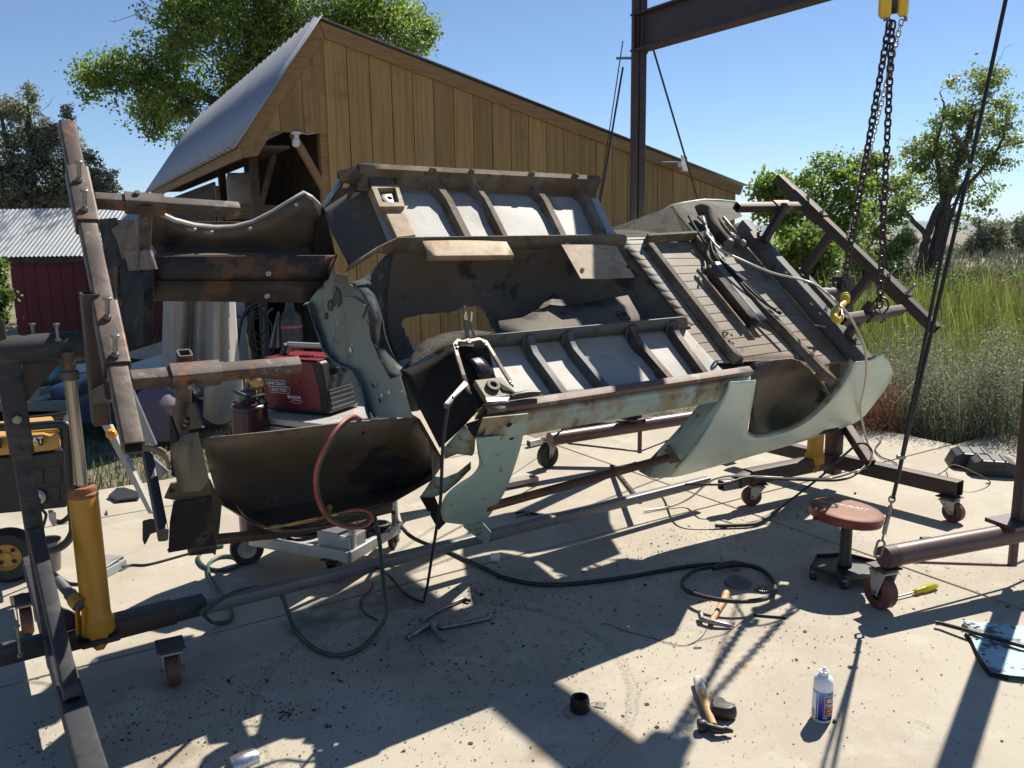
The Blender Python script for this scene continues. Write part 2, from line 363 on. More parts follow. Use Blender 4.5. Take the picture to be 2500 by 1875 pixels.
for a0, a1 in ((-.5775,-.33),(-.83,-.5825),(-1.02,-.835)):
    mb = MB(); mb.prism([H(a0, 2.787, -.002), H(a1, 2.787, -.002), H(a1, min(lrake(a1), 3.9), -.002), H(a0, max(lrake(a0), 2.80), -.002)], sdp*.022); mb.build('board', M['board'], shed, bevel=.002)
# rake trims
mb = MB(); mb.prism([H(-.364,3.935,-.03), H(5.76,2.33,-.03), H(5.70,2.21,-.03), H(-.31,3.765,-.03)], sdp*.028); mb.build('rake_board', M['trim'], shed, bevel=.003)
mb = MB(); mb.prism([H(-.37,3.935,-.032), H(-.318,3.76,-.032), H(-1.20,2.56,-.032), H(-1.285,2.64,-.032)], sdp*.028); mb.build('rake_board', M['trim'], shed, bevel=.003)
mb = MB(); mb.prism([H(-1.288,2.64,-.02), H(-1.288,2.50,-.02), H(-1.09,2.53,-.02), H(-.92,2.787,-.02), H(-1.10,2.90,-.02)], sdp*.03); mb.build('rafter_end', M['trim'], shed, bevel=.003)
mb = MB(); mb.prism([H(-1.29,2.63,-.05), H(-1.29,2.49,-.05), H(-1.26,2.49,-.05), H(-1.26,2.63,-.05)], sdp*8.3); mb.build('fascia', M['trim'], shed, bevel=.003)
# corrugated roof sheets, steep side and long side
def corrug(a0, z0, a1, z1, d0, d1, pitch_, amp, thick, name):
    rows = [[], []]; nv = nrm(np.cross(H(a1,z1)-H(a0,z0), sdp)); nv = nv if nv[2] > 0 else -nv; d = d0
    while d < d1 - 1e-6:
        for f_, h_ in ((0,0),(.30,0),(.36,.28),(.42,0),(.70,0),(.78,1),(.88,1)):
            q_ = min(d + f_*pitch_, d1); o = nv*amp*h_; rows[0].append(H(a0,z0,q_)+o); rows[1].append(H(a1,z1,q_)+o)
        d += pitch_
    mb = MB(); mb.grid(rows); return mb.build(name, M['tin'], shed, solid=.002, smooth=25)
for d0, d1 in ((-.09,2.01),(2.01,4.11),(4.11,6.21),(6.21,8.73)):
    corrug(-.34, 3.985, -1.325, 2.60, d0, d1, .26, .04, .002, 'roof_sheet')
for d0, d1 in ((-.06,4.35),(4.35,8.76)):
    corrug(-.36, 3.965, 5.85, 2.345, d0, d1, .26, .04, .002, 'roof_sheet')
# frame and inside
def post(p, q, w_, name='post', mt='dark_wood'):
    mb = MB(); mb.sqtube(p, q, w_, w_, V(0.3,.2,.1) if abs((nrm(q-p))[2]) > .5 else ZZ, hollow=False, rad=.004); return mb.build(name, M[mt], shed)
post(H(-.37,0,.06), H(-.37,2.80,.06), .09, mt='trim'); post(H(-.38,2.2,.05), H(-.7,2.78,.05), .07, 'brace', 'trim')
for d in (.5, 2.4):
    post(H(-1.03,0,d), H(-1.03,2.55,d), .085)
post(H(-1.0,2.0,.5), H(-.8,2.6,.5), .06, 'brace')
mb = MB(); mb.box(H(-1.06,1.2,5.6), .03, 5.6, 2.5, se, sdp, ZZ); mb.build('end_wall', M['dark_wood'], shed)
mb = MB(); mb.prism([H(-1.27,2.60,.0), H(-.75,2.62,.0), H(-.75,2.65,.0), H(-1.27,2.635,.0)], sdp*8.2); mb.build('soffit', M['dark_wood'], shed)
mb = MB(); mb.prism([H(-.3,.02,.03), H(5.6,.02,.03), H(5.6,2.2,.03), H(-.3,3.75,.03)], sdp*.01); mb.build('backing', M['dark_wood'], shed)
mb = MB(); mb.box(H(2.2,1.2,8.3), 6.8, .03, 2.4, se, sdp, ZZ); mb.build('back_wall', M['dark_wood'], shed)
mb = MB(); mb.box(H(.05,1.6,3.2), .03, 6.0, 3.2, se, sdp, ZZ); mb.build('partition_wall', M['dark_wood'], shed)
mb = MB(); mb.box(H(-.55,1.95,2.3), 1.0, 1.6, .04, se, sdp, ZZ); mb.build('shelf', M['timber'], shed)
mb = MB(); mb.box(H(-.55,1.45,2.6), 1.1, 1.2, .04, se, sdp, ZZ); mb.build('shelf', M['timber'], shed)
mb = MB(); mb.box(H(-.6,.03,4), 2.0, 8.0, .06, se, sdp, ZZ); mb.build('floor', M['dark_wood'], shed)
mb = MB(); mb.box(H(5.62,1.1,4.3), .03, 8.4, 2.2, se, sdp, ZZ); mb.build('side_wall', M['board'], shed)
lum = thing('lumber_stack', H(-.5,1.97,1.9), 'planks stacked on the shelf inside the open end of the timber shed', 'lumber')
for k in range(9):
    mb = MB(); mb.box(H(-.62+.02*(k % 3), 1.995+.042*(k//3), 1.58+.16*(k % 3)), 1.02-.1*random.random(), .14, .036, nrm(se+.03*random.uniform(-1,1)*sdp), sdp, ZZ); mb.build('plank', M['timber'], lum)
for k in range(6):
    mb = MB(); a = -1.12+.07*k; mb.box(H(a,1.2,2.0+.3*(k % 3)), .05, .06, 2.3, nrm(se+.05*ZZ), sdp, nrm(ZZ-.05*se)); o = mb.build('leaning_batten', M['dark_wood'] if k % 2 else M['timber'], thing=('thin batten standing upright in the dark open end of the timber shed', 'batten', 'battens leaning in the shed'))
M['paper'] = mat('dusty paper sack', (.33,.30,.26), [((.22,.19,.16), 7, .45, .65, .7), ((.3,.1,.1), 16, .62, .68, .5)], rough=.85)
bagc = H(-.96,1.98,1.6); 
mb = MB(); rows = []
for i in range(9):
    v_ = i/8; ww = .17*(1-.12*abs(2*v_-1)**4); dd = .07*(1-.75*abs(2*v_-1)**3)
    rows.append([bagc + se*(ww*math.copysign(abs(math.cos(t))**.5, math.cos(t))) + sdp*(dd*math.sin(t)) + ZZ*(.5*v_+.012*math.sin(5*t+i)) for t in [2*math.pi*k/20 for k in range(20)]])
mb.grid(rows, closed=True); mb.poly(rows[0]); mb.poly(rows[-1])
mb.build('cement_sack', M['paper'], smooth=50, thing=('pale dusty paper sack standing on the shelf in the timber shed', 'sack'))
M['white_plastic'] = mat('weathered white plastic', (.72,.70,.64), [((.5,.47,.4), 20, .55, .7, .5)], rough=.45)
fl = thing('security_light', H(-.68,2.78,-.05), 'white bulb shaped security light under the gable boards of the timber shed', 'light')
q = H(-.68,2.787,-.03)
mb = MB(); mb.lathe([(0,0),(.055,0),(.055,-.02),(.03,-.03),(0,-.03)], q, ZZ, 20); mb.build('mounting_plate', M['white_plastic'], fl, smooth=40)
mb = MB(); mb.lathe([(0,-.02),(.022,-.03),(.028,-.05),(.02,-.06),(.035,-.075),(.042,-.10),(.038,-.14),(.02,-.155),(0,-.155)], q + se*.01, nrm(ZZ+.15*se), 20); mb.build('lamp_head', M['white_plastic'], fl, smooth=40)
mb = MB(); mb.tube(smoothpath([q+se*.04, q+se*.12+ZZ*-.015, q+se*.2+ZZ*.0]), .004, 6); mb.build('cable', M['white_plastic'], fl)
an = thing('panel_antenna', H(4.05,2.5,-.1), 'flat pale panel antenna on a bracket at the long roof edge of the timber shed', 'antenna')
q0 = onplane('Q5',545,802,H(4.4,2.6,-.25),sdp)
ax = nrm(se*.8+sdp*.45); az = nrm(ZZ*.97 - ax*.22); az = nrm(az); ay = np.cross(az, ax)
mb = MB(); mb.box(q0, .20, .03, .22, ax, ay, az); mb.build('panel', M['white_plastic'], an, bevel=.012)
mb = MB(); mb.tube([q0 - ax*.08 - ay*-.02, q0 - ax*.16, H(4.15,2.62,-.03)], .014, 8); mb.build('bracket', M['white_zinc'], an)
mb = MB(); mb.box(q0 - ax*.15 - az*.03, .07, .06, .06, ax, ay, az); mb.build('clamp', M['white_plastic'], an, bevel=.006)

# ------------------------------------------------------------------ small red shed far left
M['barn_red'] = mat('barn red siding', (.16,.018,.024), [((.11,.013,.018), 3, .45, .65, .7, (1,1,.3)), ((.26,.05,.05), 14, .6, .75, .4)], rough=.7, vary=.1)
rs = thing('red_shed', (-7, 14, 0), 'low barn red shed with pale corrugated roof at far left', 'shed')
x0, x1 = -8.45, -5.25
nb = 15
for k in range(nb):
    a0 = x0 + (x1-x0)*k/nb; a1 = x0 + (x1-x0)*(k+1)/nb - .008; mb = MB(); mb.box(V((a0+a1)/2, 14.0, .68), a1-a0, .02, 1.62); mb.build('siding_board', M['barn_red'], rs)
mb = MB(); mb.box(V((x0+x1)/2, 15.2, .7), x1-x0-.05, 2.2, 1.5); mb.build('wall', M['barn_red'], rs)
M['tin_pale'] = mat('pale galvanised roofing', (.42,.435,.44), [((.34,.35,.36), 5, .5, .7, .6), ((.3,.22,.16), 2, .6, .72, .4)], rough=.55, metal=.35)
nw = int(5.4/.076); rows = [[], [], []]
for i in range(nw*6+1):
    x = -9.4 + .076*i/6; o = .010*math.sin(2*math.pi*i/6); 
    rows[0].append(V(x, 13.85, 1.465+o)); rows[1].append(V(x, 15.2, 2.30+o)); rows[2].append(V(x, 16.5, 1.5+o))
mb = MB(); mb.grid(rows[:2]); mb.build('roof_sheet', M['tin_pale'], rs, smooth=80); mb = MB(); mb.grid(rows[1:]); mb.build('roof_sheet', M['tin_pale'], rs, smooth=80)
mb = MB(); mb.box(V(-7.3,13.9,1.40), 4.2, .03, .09); mb.build('fascia', M['dark_wood'], rs)
# ------------------------------------------------------------------ stripped car shell, turned on its side on the rotisserie
PAINT = (.27,.375,.35)
M['paint'] = mat('faded pale green car paint', PAINT, [((0.240,0.328,0.308), 3, .45, .65, .6), ((0.352,0.416,0.376), 7, .55, .7, .35), (RUST, 14, .62, .68, .85, None, .8), ((.14,.13,.11), 34, .64, .69, .6), ((0.040,0.036,0.032), 42, .70, .73, .6)], rough=.38, spec=.45, bump=.03, bscale=20)
M['paint_quarter'] = mat('pale green quarter paint', (.50,.60,.53), [((.55,.63,.56), 2.5, .42, .6, .6), ((.44,.53,.48), 8, .6, .75, .5), ((.16,.1,.07), 22, .66, .70, .75), ((.62,.66,.60), 1.6, .56, .7, .4)], rough=.33, spec=.5)
M['under_dark'] = mat('dark undercoated steel', (.075,.061,.05), [((.12,.09,.066), 3.5, .45, .62, .8), ((.014,.013,.013), 4.2, .52, .64, .9), ((.12,.105,.092), 9, .58, .72, .5), ((.13,.07,.033), 6, .58, .7, .6), ((.012,.012,.012), 60, .60, .68, .6)], rough=.8, spec=.3, bump=.6, bscale=90, bdist=.005)
M['under_tan'] = mat('dusty underbody', (.165,.13,.095), [((.11,.075,.047), 4, .42, .6, .85), ((.22,.195,.16), 6, .5, .66, .7), ((.05,.036,.027), 13, .58, .69, .7), ((.19,.10,.04), 9, .6, .70, .6)], rough=.82, spec=.3, bump=.5, bscale=110, bdist=.003)
M['floor_far'] = mat('grey dusty floor steel', (0.288,0.280,0.264), [((0.336,0.336,0.336), 4, .48, .64, .8), ((0.192,0.176,0.152), 3, .55, .7, .6), ((0.256,0.192,0.112), 6, .6, .74, .6), ((0.096,0.088,0.080), 26, .64, .7, .6)], rough=.62, spec=.4, metal=0.0, bump=.4, bscale=150, bdist=.0025)
M['floor_near'] = mat('bare pale floor steel', (.33,.315,.28), [((.235,.215,.18), 5, .46, .64, .7), ((.33,.2,.09), 8, .60, .70, .75), ((.16,.08,.035), 45, .66, .69, .85, (1,1,5)), ((.3,.28,.25), 36, .69, .72, .6)], rough=.55, spec=.45, metal=0.0, bump=.12, bscale=140, bdist=.001)
M['trunk'] = mat('dusty ribbed boot floor', (.20,.175,.14), [((.19,.135,.08), 2.2, .44, .60, .85), ((.25,.25,.245), 2.8, .54, .66, .75), ((.14,.075,.035), 5.5, .54, .66, .75), ((.045,.038,.03), 4.5, .61, .68, .9), ((.05,.045,.04), 30, .62, .7, .6)], rough=.7, bump=.25, bscale=120, bdist=.002)
M['tan_plate'] = mat('rusty tan bracket', (.33,.25,.155), [((.25,.16,.08), 10, .45, .62, .85), ((.40,.33,.23), 22, .5, .68, .6), ((.15,.09,.055), 40, .58, .68, .6)], rough=.7, bump=.3, bscale=140, bdist=.002)
M['sill_rust'] = mat('rusted sill flange', (0.136,0.080,0.060), [((0.240,0.208,0.168), 9, .52, .66, .7), ((0.288,0.336,0.304), 14, .60, .72, .55), ((0.072,0.040,0.032), 20, .52, .66, .7)], rough=.65, bump=.3, bscale=130, bdist=.002)
M['sill_paint'] = mat('rust stained sill paint', (.30,.38,.33), [((.26,.2,.11), 5, .42, .58, .85), ((.14,.085,.045), 10, .55, .67, .8), ((.40,.45,.41), 7, .6, .75, .6)], rough=.6, bump=.15, bscale=120, bdist=.001)
M['rail_rust'] = mat('burnt rusty frame rail', (0.025,0.021,0.020), [((0.140,0.063,0.025), 4.2, .50, .62, .85), ((0.010,0.010,0.011), 6, .55, .65, .8), ((0.105,0.084,0.070), 13, .62, .72, .6)], rough=.55, metal=.2, bump=.4, bscale=90, bdist=.003)
M['tunnel'] = mat('brown grey tunnel steel', (.105,.086,.068), [((.15,.12,.09), 3, .47, .63, .7), ((.028,.024,.021), 4.2, .55, .66, .85), ((.16,.09,.045), 5, .6, .71, .55), ((.14,.13,.115), 9, .58, .72, .4), ((.03,.026,.022), 60, .62, .69, .5)], rough=.75, spec=.3, bump=.6, bscale=90, bdist=.005)
M['toe'] = mat('brown grey toe board', (.105,.088,.072), [((.15,.13,.11), 3, .5, .64, .7), ((.05,.042,.036), 6, .53, .66, .8), ((.14,.08,.045), 10, .6, .7, .5)], rough=.85, spec=.25, bump=.4, bscale=100, bdist=.003)
M['burnt'] = mat('soot burnt steel and dark gaps', (.016,.0145,.0135), [((.075,.055,.042), 5, .52, .66, .8), ((.006,.006,.0065), 7, .55, .65, .9)], rough=.8, spec=.25, bump=.3, bscale=90)
M['apron'] = mat('brown stained inner wing', (.075,.06,.047), [((.125,.09,.055), 2.5, .46, .62, .75), ((.022,.021,.026), 2.2, .52, .64, .9), ((.11,.10,.085), 7, .56, .7, .5), ((.16,.08,.035), 9, .62, .71, .65), ((.02,.018,.016), 28, .63, .7, .7)], rough=.5, metal=.3, spec=.5, bump=.3, bscale=110, bdist=.003)
M['wing_near'] = mat('blue grey bare inner wing', (.085,.078,.072), [((.13,.095,.06), 2.4, .46, .62, .8), ((.03,.032,.045), 2.2, .50, .62, .85), ((.14,.135,.125), 6, .56, .7, .5), ((.15,.08,.04), 10, .64, .71, .6), ((.02,.018,.016), 28, .63, .7, .7)], rough=.42, metal=.45, bump=.2, bscale=70, bdist=.003)
M['firewall'] = mat('stained pale green firewall', (.22,.27,.245), [((.20,.185,.13), 3.5, .5, .64, .7), ((.27,.33,.30), 5, .55, .7, .6), ((.06,.048,.038), 7, .60, .69, .85)], rough=.6, bump=.12, bscale=60)
M['rib_grey'] = mat('grey painted rib', (.085,.092,.09), [((.13,.09,.06), 9, .54, .66, .6), ((.03,.028,.026), 14, .55, .66, .7)], rough=.6)
M['blue_shade'] = mat('thin blue green paint', (0.144,0.209,0.238), [((0.065,0.058,0.050), 4.2, .50, .6, .9), ((0.180,0.245,0.252), 6, .5, .7, .5)], rough=.6, bump=.4, bscale=120, bdist=.003)

car = thing('car_shell', U(2.3, 0, -.9), 'stripped pale green car body shell turned on its side with rusty underside showing', 'car body')
def sheet(name, rows, mt, solid=.003, smooth=45, parent=None, sub=0, **k):
    mb = MB(); mb.grid(rows); return mb.build(name, M[mt], parent or car, smooth=smooth, solid=solid, sub=sub, **k)
def line(a, b, n): return [lerp(a, b, i/(n-1)) for i in range(n)]
def bil(a, b, c, d, nu, nv, f=None):         # a b along first edge, d c along the opposite edge
    rows = []
    for j in range(nv):
        r0 = lerp(a, d, j/(nv-1)); r1 = lerp(b, c, j/(nv-1)); rows.append([lerp(r0, r1, i/(nu-1)) + (f(i/(nu-1), j/(nv-1)) if f else 0) for i in range(nu)])
    return rows
FS = -.10                                     # level of the floor sheet
# --- far floor pan and its ribs
def wob(A): 
    return lambda u_, v_: cn * A * math.sin(math.pi*u_) * math.sin(math.pi*v_) * math.sin(9*u_ + 5*v_)
sheet('floor_pan', bil(U(1.68,.285,FS), U(3.07,.285,FS), U(3.19,.765,FS), U(1.74,.765,FS), 25, 9, wob(.006)), 'floor_far')
sheet('toe_board', bil(S('R5',85,310,-.30), S('R5',420,70,FS-.005), S('R5',605,497,FS), S('R5',282,690,-.30), 10, 10, lambda a, b: -cn*.02*math.sin(math.pi*a)), 'toe')
def rib(name, pts, wid, hgt, mt, lip=.012):   # pressed hat rib following points (top centre line), wid along the car
    rows = []
    for p, h in pts:
        l_, t_, s_ = lts(p); rows.append([U(l_-wid/2-lip, t_, s_-h+.002), U(l_-wid/2, t_, s_-h+.002), U(l_-wid/2+.005, t_, s_), U(l_+wid/2-.005, t_, s_), U(l_+wid/2, t_, s_-h+.002), U(l_+wid/2+lip, t_, s_-h+.002)])
    return sheet(name, rows, mt, solid=.0025, smooth=30)
for x0_, x1_, w_ in ((960, 1085, .045), (1215, 1340, .036), (1612, 1735, .045), (1900, 2010, .055)):
    a = S('R5', x0_, 235, FS+.045); b = S('R5', x1_, 478, FS+.045); la, ta, _ = lts(a); lb, tb, _ = lts(b)
    pts = [(U(la-.05, .772, FS+.12), .03), (U(la-.035, .765, FS+.085), .05), (U(la-.02, .74, FS+.055), .05), (U(la, ta, FS+.042), .042), (U(lerp(la,lb,.5), (ta+tb)/2, FS+.042), .042), (U(lb, .335, FS+.040), .04), (U(lb, .305, FS+.004), .006)]
    rib('floor_rib', pts, w_, .04, 'under_tan')
# tan strip with the square lifting hole
q = [S('R5',515,300,FS+.03), S('R5',640,290,FS+.03), S('R5',735,482,FS+.03), S('R5',605,495,FS+.03)]
mb = MB(); mb.prism(q, -cn*.028); mb.build('crossmember_cover', M['tan_plate'], car, bevel=.004)
o_ = [S('R5',432,147,FS+.05), S('R5',612,143,FS+.05), S('R5',658,286,FS+.05), S('R5',488,288,FS+.05)]
i_ = [S('R5',472,165,FS+.05), S('R5',595,160,FS+.05), S('R5',622,262,FS+.05), S('R5',508,258,FS+.05)]
mb = MB(); mb.grid([[*o_, o_[0]], [*i_, i_[0]]]); mb.grid([[*i_, i_[0]], [p - cn*.045 for p in (*i_, i_[0])]]); mb.grid([[*o_, o_[0]], [p - cn*.05 for p in (*o_, o_[0])]]); mb.build('bracket_plate', M['tan_plate'], car, solid=.003)
mb = MB(); mb.poly([p - cn*.046 for p in i_]); mb.build('bracket_well', M['under_dark'], car)
def washer(c, axis, r0, r1, h=.004, name='nut_plate', mt='bolt'):
    mb = MB(); mb.lathe([(r1,0),(r0,0),(r0,h),(r0*.93,h+.001),(r1*1.1,h+.001),(r1,h),(r1,0)], c, axis, 20); return mb.build(name, M[mt], car, smooth=40)
washer(S('R5',552,245,FS+.02), cn, .042, .012, .012)
washer(S('R5',1995,437,FS+.046), cn, .022, .009)
q = [S('R5',410,60,FS+.06), S('R5',600,75,FS+.06), S('R5',612,143,FS+.05), S('R5',432,147,FS+.05)]
mb = MB(); mb.prism(q, -cn*.03); mb.build('torque_box', M['under_dark'], car, bevel=.004)
# --- far sill
l0, l1 = 1.685, 3.17
prof = [(.735,FS),(.762,FS+.004),(.772,-.035),(.775,0),(.807,.004),(.812,-.012),(.79,-.03),(.80,-.09),(.83,-.15),(.82,-.26)]
rows = [[U(l0 + (l1-l0)*i/12, t_ - .028*i/12, s_) for i in range(13)] for t_, s_ in prof]
sheet('rocker_panel', rows[:6], 'under_tan', solid=.003, smooth=25)
sheet('rocker_outer', rows[5:], 'sill_rust', solid=.003, smooth=25)
q = [S('R5',200,52,0.0), S('R5',345,16,0.0), S('R5',410,70,FS+.06), S('R5',360,140,FS), S('R5',235,128,-.04)]
mb = MB(); mb.plate([q[0], q[1], q[2], q[3], q[4]], .004, cn); mb.build('sill_end', M['under_dark'], car)
mb = MB(); mb.plate([S('R5',345,16,.002), S('R5',240,120,-.05), S('R5',205,95,-.12), S('R5',205,50,-.02)], .004); mb.build('sill_closing_plate', M['burnt'], car)
sheet('cowl_side_flange', [[S('R5',112,300,-.08), S('R5',180,200,-.07), S('R5',240,115,-.05)], [S('R5',95,288,-.10), S('R5',160,185,-.09), S('R5',225,100,-.07)]], 'paint', solid=.004)
sheet('cowl_side', bil(S('R5',240,118,-.06), S('R5',420,75,FS), S('R5',360,140,FS), S('R5',110,305,-.10), 5, 5), 'under_dark')
# --- tunnel, loft of cross sections
def tun(l_, wt, depth, t0=.285, t1=-.345, shift=0, s0=FS):
    out = []
    for k in range(17):
        v_ = k/16; c = 2*v_-1
        t_ = t0 + (t1-t0)*v_
        dd = (1-abs(c)**2.6)**.75 if abs(c) < 1 else 0
        out.append(U(l_ + shift*dd, t_, s0 - depth*dd))
    return out
hole = []
secs = [(1.68,.37),(1.82,.35),(1.96,.335),(2.1,.325),(2.25,.31),(2.4,.29),(2.55,.265),(2.7,.225),(2.85,.19),(3.0,.13),(3.06,.07),(3.12,.012)]
rows = []
for l_, d_ in secs:
    t0 = .285; t1 = -.345
    if l_ < 1.68: f_ = (1.68-l_)/.24; t0 = .285 - .17*f_; t1 = -.345 - .12*f_
    rows.append(tun(l_, 0, d_, t0, t1))
# fine grid so the gear lever opening can be cut out
fine = []
for i in range(len(rows)-1):
    for k in range(16): fine.append([lerp(a, b, k/16) for a, b in zip(rows[i], rows[i+1])])
fine.append(rows[-1])
fine = [[r[j//12] if j % 12 == 0 else lerp(r[j//12], r[j//12+1], (j % 12)/12) for j in range(193)] for r in fine]
hp = np.array([[640,1065],[660,1040],[790,1015],[960,1003],[1080,965],[1150,955],[1190,985],[1245,1100],[1300,1190],[1000,1260],[720,1260],[690,1200],[650,1110]], float)
def inpoly(x, y, P_):
    c = False; j = len(P_)-1
    for i in range(len(P_)):
        if (P_[i][1] > y) != (P_[j][1] > y) and x < (P_[j][0]-P_[i][0])*(y-P_[i][1])/(P_[j][1]-P_[i][1]) + P_[i][0]: c = not c
        j = i
    return c
def topix(p, reg):
    q = np.asarray(p)-CAM; z = q @ fwd; X = CX + F_PX*(q @ right)/z; Y = CY - F_PX*(q @ up)/z; a, b, k = REG[reg]; return (X-a)*k, (Y-b)*k
mb = MB(); n_ = len(fine[0]); vs = [p for r in fine for p in r]; fs = []
HL = [lts(L('R5', 0, 0, 1.0))]
for i in range(len(fine)-1):
    for j in range(n_-1):
        c = (fine[i][j] + fine[i+1][j+1])/2
        lc, tc, sc_ = lts(c)
        # opening in the tunnel roof for the gear lever (a rounded rectangle on the tunnel itself)
        if sc_ < -.2 and inpoly(*topix(c, 'R5'), hp): continue
        fs.append((i*n_+j, i*n_+j+1, (i+1)*n_+j+1, (i+1)*n_+j))
mb.add(vs, fs); tun_o = mb.build('transmission_tunnel', M['tunnel'], car, smooth=60, solid=.003)
# edge flanges of the floor halves, rounded at their rear ends
def flange(name, t_, la, lb, s0, s1, mt, front=None):
    rows = [[], []]
    if front:
        for p in front: rows[0].append(p); rows[1].append(p - cn*.03)
    for i in range(10): l_ = la + (lb-la)*i/9; rows[0].append(U(l_, t_, s1)); rows[1].append(U(l_, t_-.004, s0))
    for a in (20,45,70,90): rows[0].append(U(lb + .06*math.sin(R(a)), t_, s1 - .06*(1-math.cos(R(a))))); rows[1].append(U(lb + .06*math.sin(R(a)), t_-.004, s0-.02))
    return sheet(name, rows, mt, solid=.006, smooth=40)
flange('tunnel_flange', .288, 1.69, 3.03, FS-.02, -.02, 'under_tan', [S('R5',275,690,-.05), S('R5',380,625,-.04), S('R5',480,560,-.03)])
flange('tunnel_flange', -.345, 1.80, 3.0, FS-.02, -.02, 'rib_grey')
sheet('tunnel_flange_end', bil(U(2.98,-.347,-.03), U(3.07,-.347,-.06), U(3.08,-.36,-.15), U(2.98,-.36,-.15), 4, 4), 'under_tan')
# near side arch of the toe board by the tunnel
top = [S('R5',680,1345,-.07), S('R5',735,1240,-.07), S('R5',800,1190,-.07), S('R5',900,1150,-.07), S('R5',1000,1132,-.06), S('R5',1120,1123,-.06), S('R5',1250,1140,-.06)]
bot = [S('R5',625,1400,-.03), S('R5',720,1350,-.02), S('R5',800,1300,-.02), S('R5',880,1262,-.02), S('R5',960,1225,-.02), S('R5',1060,1182,-.02), S('R5',1200,1160,-.02)]
M['undercoat_grit'] = mat('gritty black undercoat', (.04,.034,.028), [((.17,.145,.11), 150, .52, .62, .7), ((.10,.075,.05), 9, .55, .66, .6), ((.012,.012,.012), 12, .5, .62, .85)], rough=.85, spec=.25, bump=.9, bscale=160, bdist=.006)
sheet('tunnel_arch', [top, bot], 'undercoat_grit', solid=.004)
# raised sheet shaped to the sunlit patch of the rear tunnel surface
a0 = S('R5',1290,1062,-.20); 
sheet('tunnel_lit_patch', [[S('R5',1555,985,-.20), S('R5',1665,868,-.23), S('R5',1720,915,-.21), S('R5',1780,952,-.20), S('R5',1950,925,-.18), S('R5',2165,888,-.15)],
      [S('R5',1450,1040,-.17), S('R5',1620,1010,-.15), S('R5',1720,1030,-.15), S('R5',1800,1020,-.15), S('R5',2000,985,-.13), S('R5',2200,950,-.12)],
      [S('R5',1290,1062,-.17), S('R5',1500,1120,-.12), S('R5',1700,1110,-.12), S('R5',1850,1080,-.12), S('R5',2050,1070,-.11), S('R5',2240,1020,-.11)],
      [S('R5',1310,1150,-.10), S('R5',1500,1160,-.10), S('R5',1700,1140,-.10), S('R5',1850,1120,-.10), S('R5',2050,1100,-.10), S('R5',2250,1080,-.10)]], 'tunnel', smooth=70, solid=.003)
# tan bracket plates standing off the far flange
mb = MB(); q = [S('R5',778,522,-.015), S('R5',1345,527,-.015), S('R5',1395,615,-.01), S('R5',815,620,-.01)]
rows = [[lerp(q[0],q[1],i/10) + cn*.006*math.sin(math.pi*i/10) for i in range(11)], [lerp(q[3],q[2],i/10) for i in range(11)], [lerp(q[3],q[2],i/10) - cn*.03 for i in range(11)]]
sheet('guard_plate', rows, 'tan_plate', solid=.003, smooth=30)
mb = MB(); q = [S('R5',1716,547,-.012), S('R5',1925,547,-.012), S('R5',2085,556,-.012), S('R5',2210,765,-.03), S('R5',2020,777,-.03), S('R5',1845,775,-.03)]
mb.plate(q, .004, cn); mb.build('guard_plate', M['tan_plate'], car)
for reg, x, y in (('R5',1858,714),('R5',2168,697),('R5',1760,546)): washer(S(reg,x,y,-.02), cn, .010, .005, .003, 'hole_rim', 'burnt')
mb = MB(); mb.plate([S('R6',1672,158,-.105), S('R6',1735,175,-.105), S('R6',1770,218,-.105), S('R6',1705,216,-.105)], .008, cn); mb.build('nut_bracket', M['under_tan'], car)
washer(S('R6',1723,186,-.098), cn, .017, .008, .008, 'weld_nut', 'steel_rust_dark')
# --- near floor pan, ribs, patches
sheet('floor_patch', bil(S('R6',600,400,FS+.002), S('R6',800,380,FS+.002), S('R6',900,800,FS+.002), S('R6',760,800,FS+.002), 8, 8), 'burnt')
sheet('floor_pan', bil(S('R6',790,800,FS), U(3.10,-.735,FS), U(3.06,-.345,FS), S('R6',740,345,FS), 29, 9, wob(.003)), 'floor_near')
for (xa, ya), (xb, yb), w_ in (((1090,385),(1310,690),.040), ((1380,395),(1598,655),.036), ((1790,320),(2030,600),.042), ((2070,300),(2260,560),.042)):
    a = S('R6', xa, ya, FS+.04); b = S('R6', xb, yb, FS+.04); la, ta, _ = lts(a); lb, tb, _ = lts(b)
    pts = [(U(la+.005, -.352, -.03), .02), (U(la+.006, -.365, -.04), .04), (U(la+.006, -.395, FS+.045), .045), (U(la, -.44, FS+.042), .042), (U((la+lb)/2, -.56, FS+.042), .042), (U(lb, -.70, FS+.042), .042), (U(lb, -.735, FS+.03), .02)]
    rib('floor_rib', pts, w_, .04, 'steel_rust' if xa > 1700 else 'rib_grey')
def hol(c, axis, r, name='hole', h=.0035):
    mb = MB(); mb.lathe([(0,0),(r,0),(r,h),(0,h)], c, axis, 14); return mb.build(name, M['burnt'], car)
sheet('toe_board', bil(S('R6',215,570,-.22), S('R6',600,385,FS+.004), S('R6',770,800,FS+.002), S('R6',480,1090,-.30), 8, 10, lambda a, b: -cn*.02*math.sin(math.pi*a)), 'burnt')
M['gloss_black'] = mat('fresh black steel patch', (.015,.016,.018), [((.25,.25,.24), 34, .64, .70, .7, (1,1,4))], rough=.25, metal=.3)
sheet('patch_panel', bil(S('R6',640,470,FS+.02), S('R6',720,450,FS+.02), S('R6',860,615,FS+.012), S('R6',745,625,FS+.012), 4, 6, lambda a, b: cn*.018*math.sin(math.pi*b)), 'gloss_black')
M['brown_plate'] = mat('brown primer plate', (.20,.15,.10), [((.13,.09,.06), 12, .45, .6, .8), ((.3,.24,.17), 24, .6, .7, .6)], rough=.6, bump=.2)
